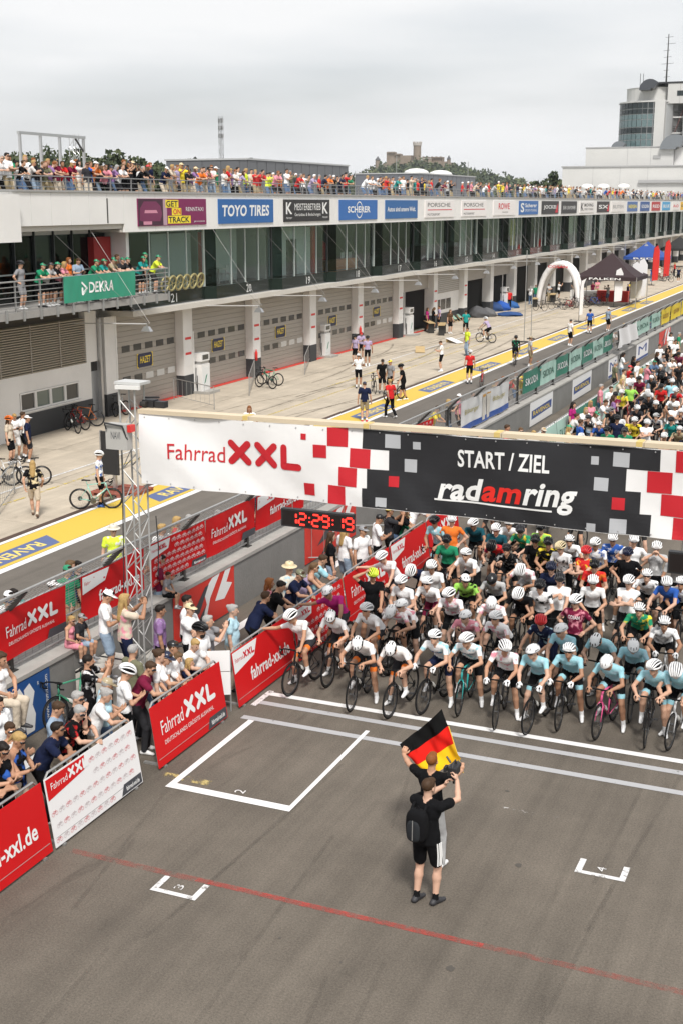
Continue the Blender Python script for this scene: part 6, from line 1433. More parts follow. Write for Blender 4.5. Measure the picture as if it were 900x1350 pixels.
for k_ in range(7):
    kd = 'TS'[k_ % 2]; fence_banner(*sk_px[k_], sk_px[k_ + 1][0] - .6, sk_px[k_ + 1][1], kd, ('dark green' if kd == 'T' else 'mint') + ' lettered fence banner in the row of green banners', 1.5, 2.4)
fence_banner(833, 420, 857, 412, 'S', 'wide mint fence banner before the yellow banners', 1.5, 2.4); fence_banner(859, 405, 871, 400, 'S', 'short mint fence banner next to the yellow banners', 1.5, 2.4)
for a, b in ((872, 884), (885, 897), (898, 912)):
    o, f, W = fence_banner(a, 400, b, 395, 'W', 'yellow fence banner far along the pit wall', 1.4, 2.4, M('yellow_cloth', (.78, .58, .03), .6)); lett(o, f, [('GOLDEN', W * .2, .35, W * .6, .3, .007, .022)], M('print_brown', (.40, .22, .02), .6))
# white flag cloth hanging over the fence
x = XF + .5; a = gx(815, 430, x); f = Face((x, a.y, 1.6), (0, 1, 0), (0, 0, 1), lambda u, v: .08 * math.sin(u * 2.5 + v * 3))
cloth('white_cloth', f, gx(841, 415, x).y - a.y, 1.0, mBWHI, 'plain white cloth hanging out over the green fence banners', 'cloth')
# ---------------------------------------------------------------- posters on the wall face
def poster(px0, px1, pym, mat, label, z0=.06, z1=1.1):
    x = XW + .006; a, b = gx(px0, pym, x).y, gx(px1, pym, x).y
    o = MB().box(x, x + .012, a, b, z0, z1).build('wall_poster', mat); tag(o, label, 'poster', None); return o, Face((x + .012, a, z0), (0, 1, 0), (0, 0, 1)), b - a
o, f, W = poster(-25, 67, 920, M('poster_blue', (.012, .075, .26), .45), 'blue wall poster with large white wavy emblem', .02, 1.1)
tb = MB()
for q in range(3):
    u = W * (.30 + q * .15); tb = MB(); f.poly(tb, [(u, .05), (u + W * .12, .05), (u + W * .15, .35), (u + W * .11, .55), (u + W * .15, .78), (u + W * .08, .98), (u - W * .01, .9), (u + W * .02, .6), (u - W * .02, .35)], .004 + q * .001); tb.build('emblem', mPWHI, o)
lett(o, f, [('R', W * .80, .86, .05, .07, .004, .0)], mPWHI)
f2 = Face(f.p(W * .96, .12), f.V, -f.U); lett(o, f2, [('www.mmm.com', 0, 0, .85, .07, .004, .0)], mPWHI)
def kposter(px0, px1, pym, label, z0=.05, z1=1.14):
    o, f, W = poster(px0, px1, pym, M('poster_red', (.64, .035, .022), .45), label, z0, z1); Hh = z1 - z0
    tb = MB(); f.poly(tb, [(W * .42, .12), (W * .50, .10), (W * .58, Hh * .55), (W * .75, Hh - .03), (W * .62, Hh - .05), (W * .48, Hh * .75), (W * .52, Hh * .45)], .004); tb.build('emblem', mPWHI, o)
    tb = MB(); f.poly(tb, [(W * .66, Hh * .42), (W * .82, Hh * .36), (W * .96, Hh * .62), (W * .86, Hh * .70), (W * .94, Hh - .04), (W * .84, Hh - .04)], .004); tb.build('emblem', mPWHI, o)
    tb = MB(); f.poly(tb, [(W * .22, Hh * .30), (W * .40, Hh * .36), (W * .56, Hh * .86), (W * .50, Hh * .84), (W * .36, Hh * .55)], .006); tb.build('emblem', mPDK, o)
    tb = MB(); f.poly(tb, [(W * .30, .03), (W * .44, .05), (W * .50, Hh * .44), (W * .42, Hh * .28)], .006); tb.build('emblem', mPDK, o)
kposter(228, 309, 790, 'red wall poster with white and black arrow emblem behind spectators')
kposter(402, 468, 715, 'red wall poster with black arrow emblem below the clock')
for (a, b, ym) in ((698, 727, 540), (754, 778, 510)):
    o, f, W = poster(a, b, ym, mBWHI, 'white wall poster with blue and yellow parallelogram logo', .08, 1.1); o['group'] = 'white lubricant posters on the pit wall'
    tb = MB(); f.poly(tb, [(W * .06, .28), (W * .94, .36), (W * .94, .72), (W * .06, .64)], .004); tb.build('emblem', M('print_blue', (.03, .07, .25), .5), o); lett(o, f, [('RAVENOL', W * .12, .40, W * .76, .2, .007, .022)], M('print_yellow', (.75, .55, .08), .5))
for (a, b, ym) in ((801, 812, 490), (838, 853, 465)):
    o, f, W = poster(a, b, ym, mBWHI, 'white wall poster with blue letters and border', .08, 1.1); o['group'] = 'blue lettered posters on the pit wall'
    tb = MB(); f.rect(tb, .02, .02, W - .02, .16, .004); tb.build('print', M('print_blue', (.03, .07, .25), .5), o); lett(o, f, [('M', W * .15, .35, W * .7, .5, .004, .0)], M('print_blue', (.03, .07, .25), .5))
kposter(868, 882, 448, 'red wall poster far along the pit wall')
# ---------------------------------------------------------------- start gantry: truss tower, beam, printed banner
GY = 20.05
mTR = M('truss_aluminium', (.40, .40, .39), .45, .06, 6, metal=.2, spec=.4)
def truss_tower(x, y, z1, label):
    t = lattice('truss_tower', label, x, y, .12, z1, .33, mTR, .33, 'truss', seg=8)
    MB().box(x - .45, x + .45, y - .45, y + .45, 0, .12).build('base_plate', mGALV, t); return t
tx = gy(180, 640, GY).x - .02
tt = truss_tower(tx, GY, 6.02, 'aluminium truss tower carrying the start banner beside the pit wall')
z_ = gy(178, 505, GY).z
MB().box(tx - .26, tx + .30, GY - .19, GY + .19, 6.025, 6.075).build('top_cap', M('cap_plate', (.5, .5, .49), .5), tt)
MB().bar((tx - .2, GY - .23, 5.98), (tx + .32, GY - .23, 5.99), .06, .07).build('top_bracket', mWHITE, tt)
za, zb_ = gy(172, 588, GY).z, gy(172, 555, GY).z
bx = MB().box(tx - .34, tx + .12, GY - .42, GY - .22, za, zb_).build('control_box', M('box_grey', (.42, .41, .39), .5, .05), tt)
f = Face((tx - .34, GY - .42, za), (1, 0, 0), (0, 0, 1)); lett(bx, f, [('NAVI', .12, .2, .2, .14, .004, .0)], mPDK)
MB().box(tx + .125, tx + .2, GY - .40, GY - .24, zb_ - .14, zb_ - .01).build('red_switch', mRED, tt)
MB().tube([(tx - .3, GY - .45, zb_ - .1), (tx - .32, GY - .47, zb_ + .02), (tx + .05, GY - .45, zb_ - .02), (tx + .12, GY - .4, za + .2)], .018, 6).build('cable', mSK, tt)
truss_tower(6.3, GY, 6.02, 'aluminium truss tower carrying the far end of the start banner')
for (a, b) in (((161, 600), (163, 900)), ((206, 680), (209, 760))):
    p0 = gy(*a, GY - .3); p1 = gy(*b, GY - .3); o = MB().tube([p0, p0.lerp(p1, .5) + Vector((.03, 0, 0)), (p1.x, p1.y, max(p1.z, .02))], .011, 5).build('hanging_cable', mSK); tag(o, 'black cable hanging from the truss tower', 'cable', 'cables hanging from the truss tower')
gb = thing('start_banner', 'long white and dark start and finish banner hung over the track', 'banner', (-3, GY, 4.1))
BXL, BXR = gy(190, 590, GY).x, 6.1
ztop = lambda x: 5.485 + (x - BXL) * .0055
zbot = lambda x: 4.16 - (x - BXL) * .0075
class BFace(Face):
    def p(s, x, z, d=0.0):
        rl = .030 * math.sin(x * 1.7 + z * 2.1) + .018 * math.sin(x * 4.3 - z * 3) + .012 * math.sin(x * 7.7 + z * 9) * max(0, (5.0 - z)) + .02 * math.sin((x + z * 1.6) * 2.6) * max(0, 1 - (x - BXL) / 4)
        return Vector((x, GY - .12 - d - rl, z))
bf = BFace((0, 0, 0), (1, 0, 0), (0, 0, 1))
def bgrid(mb, x0, x1, nx, nz_, d, zt=ztop, zb=zbot):
    g = []; 
    for j in range(nz_ + 1):
        for i in range(nx + 1):
            x = x0 + (x1 - x0) * i / nx; g.append(bf.p(x, zb(x) + (zt(x) - zb(x)) * j / nz_, d))
    mb.add(g, [(j * (nx + 1) + i, j * (nx + 1) + i + 1, (j + 1) * (nx + 1) + i + 1, (j + 1) * (nx + 1) + i) for j in range(nz_) for i in range(nx)]); return mb
mBANW = M('banner_white', (.79, .78, .775), .6, .03, 1.2, .5, bscale=1.7); mBANK = M('banner_charcoal', (.025, .025, .028), .5, .12, .9, .5, bscale=1.7, spec=.25); mBANG = M('banner_grey', (.42, .43, .45), .6); mBANR = M('banner_red', (.52, .012, .022), .55)
bgrid(MB(), BXL, BXR, 160, 12, 0).build('cloth', mBANW, gb, True)
back = MB(); bgrid(back, BXL, BXR, 160, 12, -.006); back.build('cloth_back', mBANW, gb, True)
def bx_(px0, py0, px1, py1, mat, d=.006, name='printed_square', n=4, zs=None):
    mx_, my_ = (px0 + px1) / 2, (py0 + py1) / 2
    x0, x1 = gy(px0, my_, GY - .12).x, gy(px1, my_, GY - .12).x; z0, z1 = gy(mx_, py1, GY - .12).z, gy(mx_, py0, GY - .12).z
    z1 = min(z1, ztop(x0) - .004); z0 = max(z0, zbot(x1) + .004)
    mb = MB(); bgrid(mb, x0, x1, n, n, d, lambda x: z1, lambda x: z0); mb.build(name, mat, gb)
# dark field with stepped left edge: four rows
rowpx = [(566, 591, 477), (591, 618, 512), (618, 643, 484), (643, 668, 478)]
def zrow(k, px):        # row borders follow the banner
    x = gy(px, 600, GY - .12).x; return lambda x: zbot(x) + (ztop(x) - zbot(x)) * (1 - k / 4)
rend = [868, 823, 842, 856]
for k_, (a, b, l_) in enumerate(rowpx):
    x0 = gy(l_, (a + b) / 2, GY - .12).x; x1 = gy(rend[k_], 640 + k_ * 20, GY - .12).x
    mb = MB(); bgrid(mb, x0, x1, 60, 5, .004, (lambda k: lambda x: zbot(x) + (ztop(x) - zbot(x)) * (1 - k / 4) - (.012 if k == 0 else 0))(k_), (lambda k: lambda x: zbot(x) + (ztop(x) - zbot(x)) * (1 - (k + 1) / 4) + (.01 if k == 3 else 0))(k_)); mb.build('dark_field', mBANK, gb)
def brow(px0, px1, k_, mat):
    zt_ = (lambda x: zbot(x) + (ztop(x) - zbot(x)) * (1 - k_ / 4) - .006); zb2 = (lambda x: zbot(x) + (ztop(x) - zbot(x)) * (1 - (k_ + 1) / 4) + .006)
    pm = 578 + k_ * 25 + ((px0 + px1) / 2 - 445) * .085
    mb = MB(); bgrid(mb, gy(px0, pm, GY - .12).x, gy(px1, pm, GY - .12).x, 5, 5, .007, zt_, zb2); mb.build('printed_square', mat, gb)
brow(432, 458, 0, mBANR); brow(461, 488, 1, mBANR); brow(447, 471, 2, mBANR); brow(433, 456, 3, mBANR)
for q in ((398, 571, 405, 579), (414, 586, 431, 603), (401, 637, 415, 653), (512, 628, 525, 642), (806, 656, 823, 672)): bx_(*q, mBANR, .009)
for q in ((507, 573, 527, 591), (543, 583, 553, 593), (532, 606, 548, 623), (495, 656, 509, 668), (778, 602, 788, 613), (807, 597, 829, 616), (782, 630, 801, 647), (773, 689, 785, 700), (803, 684, 825, 703)): bx_(*q, mBANG, .009)
brow(852, 885, 1, mBANR); brow(870, 903, 2, mBANR); brow(890, 925, 0, mBANR); brow(886, 920, 3, mBANR); brow(905, 940, 1, mBANR)
lx = lambda px, py: gy(px, py, GY - .12)
def btext(st, px0, py_bot, px1, h, mat, bold, shear=0.0, tilt=True):
    a = lx(px0, py_bot); b = lx(px1, py_bot + (px1 - px0) * .075); mb = MB(); v, fcs = TXT[(st, bold)]; lo_, hi_ = v.min(0), v.max(0); kx = (b.x - a.x) / (hi_[0] - lo_[0]); ky = h / (hi_[1] - lo_[1])
    q = [bf.p(a.x + (x - lo_[0]) * kx + shear * (y - lo_[1]) * ky, a.z + (y - lo_[1]) * ky + (b.z - a.z) * (x - lo_[0]) / (hi_[0] - lo_[0]), .012) for x, y in v]; mb.add(q, fcs); mb.build('lettering', mat, gb)
btext('Fahrrad', 223, 604.5, 297, .29, mBANR, .0)
a = lx(301, 612); q = MB(); hx_ = .50
class XF_(Face):
    def p(s, u, v, d=0.0): return bf.p(a.x + u, a.z + v - u * .004, d + .006)
XF_((0, 0, 0), (1, 0, 0), (0, 0, 1)).xxl(q, 0, 0, hx_ * .93); q.build('lettering', mBANR, gb)
btext('START / ZIEL', 603, 615, 724, .30, mPWHI, .022)
btext('rad', 576, 658, 629, .40, mPWHI, .03, .22); btext('am', 632, 661, 684, .27, M('banner_bright_red', (.70, .02, .012), .5), .03, .22); btext('ring', 686, 675, 752, .52, mPWHI, .03, .22)
q = MB(); a_, b_ = lx(572, 656.5), lx(727, 673); 
for i in range(12):
    p0, p1 = a_.lerp(b_, i / 12), a_.lerp(b_, (i + 1) / 12); q.poly([bf.p(p0.x, p0.z - .03, .012), bf.p(p1.x, p1.z - .03, .012), bf.p(p1.x, p1.z, .012), bf.p(p0.x, p0.z, .012)])
q.build('underline', mPWHI, gb)
mWOOD = M('pale_timber', (.60, .50, .36), .7, .12, 3, stretch=(.3, 3, 3))
for k_ in range(8):
    x0 = BXL - .02 + k_ * 2.33; o = MB(); z0, z1 = ztop(x0) + .012, ztop(x0 + 2.32) + .012
    o.hexa([(x0, GY - .14, z0), (x0 + 2.32, GY - .14, z1), (x0 + 2.32, GY + .12, z1), (x0, GY + .12, z0)], [(x0, GY - .14, z0 + .075), (x0 + 2.32, GY - .14, z1 + .075), (x0 + 2.32, GY + .12, z1 + .075), (x0, GY + .12, z0 + .075)]); o.build('timber_beam', mWOOD, gb)
    MB().box(x0 + 2.2, x0 + 2.3, GY - .146, GY + .126, z1 + .003, z1 + .083).build('tape_joint', M('tape', (.62, .46, .16), .6), gb)
for k_ in range(36):
    x = BXL + .12 + k_ * .52; MB().ell(bf.p(x, ztop(x) - .05, .012), (.013, .006, .013), 8, 4).build('eyelet', mALU, gb); MB().ell(bf.p(x, zbot(x) + .05, .012), (.013, .006, .013), 8, 4).build('eyelet', mALU, gb)
MB().tube([(BXL, GY, 5.3), (BXR, GY, 5.3)], .04, 8).build('carrier_tube', mTR, gb); MB().tube([(BXL, GY, 4.45), (BXR, GY, 4.3)], .03, 8).build('carrier_tube', mTR, gb)
# cameras on the beam near the tower
t = thing('camera_rig', 'black camera rig mounted on the beam beside the truss tower', 'camera', (gy(205, 543, GY + .2).x, GY + .2, ztop(BXL) + .09))
px_ = t.location.x; zz = ztop(BXL) + .09
MB().box(px_ - .22, px_ + .02, GY + .1, GY + .3, zz, zz + .14).build('body', mSK, t); MB().box(px_ + .04, px_ + .24, GY + .12, GY + .28, zz, zz + .12).build('body', mSK, t); MB().lathe([(.05, -.12), (.055, 0)], (px_ - .1, GY + .06, zz + .07), 10, 0, ax='x').build('lens', mDARKS, t); MB().tube([(px_ - .25, GY + .2, zz + .17), (px_ + .1, GY + .2, zz + .19)], .018, 6).build('handle', mSK, t)
# timing clocks
mLED = M('led_red', (1.0, .03, .02), .5, emit=1.6); mLEDO = M('led_off', (.03, .006, .006), .5)
SEG = {'0': 'abcdef', '1': 'bc', '2': 'abged', '3': 'abgcd', '9': 'abcdfg'}
def clock(x0, x1, z0, z1, text, label):
    t = thing('timing_clock', label, 'clock', ((x0 + x1) / 2, GY, z0)); MB().box(x0, x1, GY - .04, GY + .08, z0, z1).build('case', mSK, t)
    MB().box(x0 + .03, x1 - .03, GY - .046, GY - .041, z0 + .03, z1 - .03).build('screen', M('screen_black', (.012, .008, .008), .3), t)
    for xx in (x0 + .2, x1 - .2): MB().tube([(xx, GY + .02, z1), (xx, GY + .02, zbot(xx) + .25)], .008, 4).build('hanger', mALU, t)
    W, Hh = x1 - x0, z1 - z0; dw = W * .098; dh = Hh * .62; u = x0 + W * .12; y = GY - .052
    def seg(ax, az, bx, bz):
        MB().bar((ax, y, az), (bx, y, bz), .008, .032, up=(0, 0, 1)).build('led_segment', mLED, t) if abs(az - bz) < .01 else MB().bar((ax, y, az), (bx, y, bz), .032, .008, up=(0, 1, 0)).build('led_segment', mLED, t)
    for ch in text:
        zl, zm, zh = z0 + Hh * .19, z0 + Hh * .5, z0 + Hh * .81
        if ch == ':':
            for zz in (.38, .62): MB().box(u + .01, u + .035, y - .004, y + .004, z0 + Hh * zz - .012, z0 + Hh * zz + .012).build('led_segment', mLED, t)
            u += W * .055; continue
        g = .018; w2 = dw
        for s_ in SEG[ch]:
            if s_ == 'a': seg(u + g, zh, u + w2 - g, zh)
            if s_ == 'g': seg(u + g, zm, u + w2 - g, zm)
            if s_ == 'd': seg(u + g, zl, u + w2 - g, zl)
            if s_ == 'b': seg(u + w2, zm + g, u + w2, zh - g)
            if s_ == 'c': seg(u + w2, zl + g, u + w2, zm - g)
            if s_ == 'f': seg(u, zm + g, u, zh - g)
            if s_ == 'e': seg(u, zl + g, u, zm - g)
        u += W * .135
clock(gy(372, 680, GY).x, gy(466, 690, GY).x, gy(420, 697.5, GY).z, gy(420, 674, GY).z, '12:29:19', 'black timing clock with red digits hanging below the start banner')
zc = gy(890, 727, GY).z; clock(gy(880, 740, GY).x, gy(880, 740, GY).x + 1.4, zc - .36, zc, '12:29:19', 'black timing clock hanging below the red chequered end of the banner')

# ================================================================ THE TWO MEN WITH THE FLAG
fl = [gy(581.4, 934.7, 16.35), gy(527.8, 979.5, 16.15), gy(555.6, 1020.8, 16.1), gy(607.5, 1000, 16.2)]   # free corner, left hand, lower corner, stick end
fm = gz(566, 1142); fm.z = 0
lw = fl[1] - fm; rwp = fl[3] + Vector((.02, 0, -.10)) - fm
pose = dict(head=(-6, 0), wl=tuple(lw - Vector((.0, .03, .10))), wr=tuple(rwp - Vector((0, .02, .08))), el=(-1, .1, -.3), er=(1, .1, -.5), hl=(.15, .1, 1), hr=(-.1, .1, 1), ul=(-.2, -1, 0), ur=(.2, -1, 0), curl=1.1, al=(-.13, -.02, .085), ar=(.16, .03, .085))
make_fig('hero_flag', pose, .0085, kit='tee_long', hair='short')
person('hero_flag', 0, fm, R(0), 'man in black shirt and pale trousers holding up the flag before the riders', 'person', None, 'black', None, 'lightgrey', 'white', 'white', 'ginger', scale=1.0)
cmn = gz(560, 1190); cmn.z = 0
make_fig('hero_camera', dict(head=(-2, -14), twist=-8, lean=2, wr=(.25, .40, 1.63), er=(1, .2, -.7), wl=(.06, .44, 1.50), el=(-.8, .2, -.7), hr=(-.35, .3, .8), hl=(.3, .3, .8), curl=.8, al=(-.12, -.02, .085), ar=(.13, .02, .085), tr=(.45, 1, 0), tl=(.25, 1, 0)), .0085, kit='tee_shorts', hair='short')
cman = person('hero_camera', 0, cmn, R(-4), 'cameraman in black shirt and black striped shorts filming behind the flag bearer', 'person', None, 'black', None, 'black', 'black', 'charcoal', 'brown', scale=1.04)
mb = MB()
for q, xo_ in ((-.062, .180), (-.030, .196), (.002, .203)):
    mb.tube([(xo_, q, .92), (xo_ + .010, q + .006, .75), (xo_ + .006, q + .012, .60)], .0105, 6)
o = mb.build('shorts_stripes', mPWHI, None, origin=(0, 0, 0)); o.parent = cman
o['kind'] = 'stuff'
# video camera
cp = cmn + Vector((.20, .52, 1.78)); t = thing('video_camera', 'black video camera with small lens held up beside the flag', 'camera', cp)
MB().box(cp.x - .06, cp.x + .06, cp.y - .10, cp.y + .10, cp.z - .05, cp.z + .06).build('body', mSK, t); MB().tube([(cp.x, cp.y + .1, cp.z), (cp.x, cp.y + .2, cp.z)], [.04, .045], 12).build('lens', mDARKS, t)
MB().tube([(cp.x, cp.y - .09, cp.z + .06), (cp.x, cp.y - .05, cp.z + .12), (cp.x, cp.y + .06, cp.z + .12), (cp.x, cp.y + .09, cp.z + .06)], .012, 6).build('top_handle', mSK, t); MB().box(cp.x - .10, cp.x - .062, cp.y - .16, cp.y - .06, cp.z + .02, cp.z + .09).build('monitor', mSK, t)
MB().tube([(cp.x - .05, cp.y, cp.z + .1), (cp.x - .12, cp.y + .04, cp.z + .16)], .015, 6).build('microphone', mDARKS, t)
MB().tube([(cp.x, cp.y, cp.z - .05), (cp.x, cp.y, cp.z - .2)], .016, 6).build('grip', mSK, t)
# backpack
mBPK = M('backpack_fabric', (.006, .006, .007), .9, .2, 20, spec=.15); mBPG = M('backpack_grey', (.022, .024, .027), .9, .15, 20, spec=.15)
bpk = thing('backpack', 'black and grey backpack worn by the cameraman', 'backpack', cmn + Vector((-.06, -.17, 1.05)))
c0 = cmn + Vector((-.05, -.245, 1.27)); rt_ = Matrix.Rotation(R(-10), 3, 'Z')
def rsolid(c, hx, hy, hz, rot, pw=3.2, n=16, k=10):
    mb = MB(); vs = []
    se = lambda v: math.copysign(abs(v) ** (2 / pw), v)
    for i in range(k + 1):
        ph = math.pi * i / k - math.pi / 2
        for j in range(n):
            a = 2 * math.pi * j / n; p = Vector((hx * se(math.cos(ph)) * se(math.cos(a)), hy * se(math.cos(ph)) * se(math.sin(a)), hz * se(math.sin(ph)))); vs.append(c + rot @ p)
    mb.add(vs, [(i * n + j, i * n + (j + 1) % n, (i + 1) * n + (j + 1) % n, (i + 1) * n + j) for i in range(k) for j in range(n)]); return mb
rsolid(c0, .15, .10, .235, rt_).build('bag', mBPK, bpk, True)
rsolid(c0 + Vector((-.02, -.085, -.05)), .10, .045, .15, rt_).build('front_pocket', mBPG, bpk, True)
MB().tube([c0 + Vector((-.02, -.13, .12)), c0 + Vector((-.02, -.135, -.16))], .006, 5).build('zip', mGALV, bpk)
for sx in (-.11, .07): MB().tube([c0 + Vector((sx, .08, .17)), c0 + Vector((sx, .17, .215)), c0 + Vector((sx + .0, .27, .20))], .022, 6).build('shoulder_strap', mBPK, bpk)
MB().tube([c0 + Vector((-.03, .02, .22)), c0 + Vector((0, .02, .27)), c0 + Vector((.03, .02, .22))], .010, 6).build('handle', mBPK, bpk)
# the flag
A_, B_, C_, D_ = fl; fg = thing('national_flag', 'black, red and gold flag held overhead on a short yellow stick', 'flag', C_)
def flp(s_, t_):    # s: stick edge -> left hand, t: black -> gold
    p = (A_ * (1 - s_) + B_ * s_) * (1 - t_) + (D_ * (1 - s_) + C_ * s_) * t_; w_ = .05 * math.sin(s_ * 7 + t_ * 3) + .028 * math.sin(s_ * 14 - t_ * 6) + .014 * math.sin(s_ * 24 + t_ * 9) + .06 * math.sin(math.pi * s_) * (t_ - .3)
    return p + Vector((0, -w_, -.03 * math.sin(math.pi * s_)))
for k_, (mt) in enumerate((M('flag_black', (.008, .008, .008), .9, spec=.05), M('flag_red', (.60, .015, .010), .9, spec=.1), M('flag_gold', (.80, .46, .015), .9, spec=.1))):
    mb = MB(); nu, nv = 22, 6
    for off, flip in ((0, 0), (.004, 1)):
        g = [flp(i / nu, (k_ + j / nv) / 3) + Vector((0, off, 0)) for j in range(nv + 1) for i in range(nu + 1)]
        mb.add(g, [(j * (nu + 1) + i, j * (nu + 1) + i + 1, (j + 1) * (nu + 1) + i + 1, (j + 1) * (nu + 1) + i) for j in range(nv) for i in range(nu)])
    mb.build('stripe', mt, fg, True)
MB().tube([A_.lerp(D_, .35), D_ + Vector((.03, .0, -.22))], .010, 6).build('stick', M('stick_yellow', (.70, .48, .06), .6), fg)

# ================================================================ SPECTATORS AT THE BARRIER
GS = 'spectators behind the track barriers'
def phone(o, key, mir, rz, loc, scale, lab):
    jl = FIG[(key, mir)][3]; m = (jl['wl'] + jl['wr']) / 2 * scale; up = 'photo' in key
    c, s_ = math.cos(rz), math.sin(rz); m = m + (V3(0, .06, .10) if up else V3(0, .10, .05)) * scale
    p = Vector((loc.x + c * m[0] - s_ * m[1], loc.y + s_ * m[0] + c * m[1], loc.z + m[2]))
    q = MB().box(-.037, .037, -.005, .005, -.075, .075); me = q.mesh('smartphone', mSK); ph = bpy.data.objects.new('smartphone', me); COL.objects.link(ph); ph.location = p; ph.rotation_euler = (R(-50 if not up else 0), 0 if not up else R(90), rz); WL[ph] = p
    tag(ph, 'black smartphone held by the ' + lab, 'phone', 'smartphones held by spectators')
def spec(px, py, key, face, label, shirt, bottom='black', hair='brown', mir=0, z0=0.0, scale=1.0, group=GS, cat='spectator', place=None, **kw):
    rz = R(face); loc = place if place is not None else head_place(key, mir, px, py, rz, z0, scale)
    if place is None and z0 == 0 and group == GS:
        lim = -11.12 if 'rail' in key else (-11.2 if ('phone' in key or 'photo' in key) else -11.08)
        if loc.x > lim:
            hx_l = FIG[(key, mir)][1] * scale; c_, s2_ = math.cos(rz), math.sin(rz); hxw = c_ * hx_l[0] - s2_ * hx_l[1]; hyw = s2_ * hx_l[0] + c_ * hx_l[1]
            g_ = gx(px, py, lim + hxw); loc = Vector((lim, g_.y - hyw, 0))
    o = person(key, mir, loc, rz, label, cat, group, shirt, kw.pop('shirt2', None), bottom, kw.pop('sock', 'white'), kw.pop('shoe', rnd.choice(['white', 'charcoal', 'grey', 'white'])), hair, scale=scale, **kw)
    if key.endswith(('phone', 'photo')) and scale > .8: phone(o, key, mir, rz, loc, scale, ' '.join(label.split()[:10])[:200])
    return o
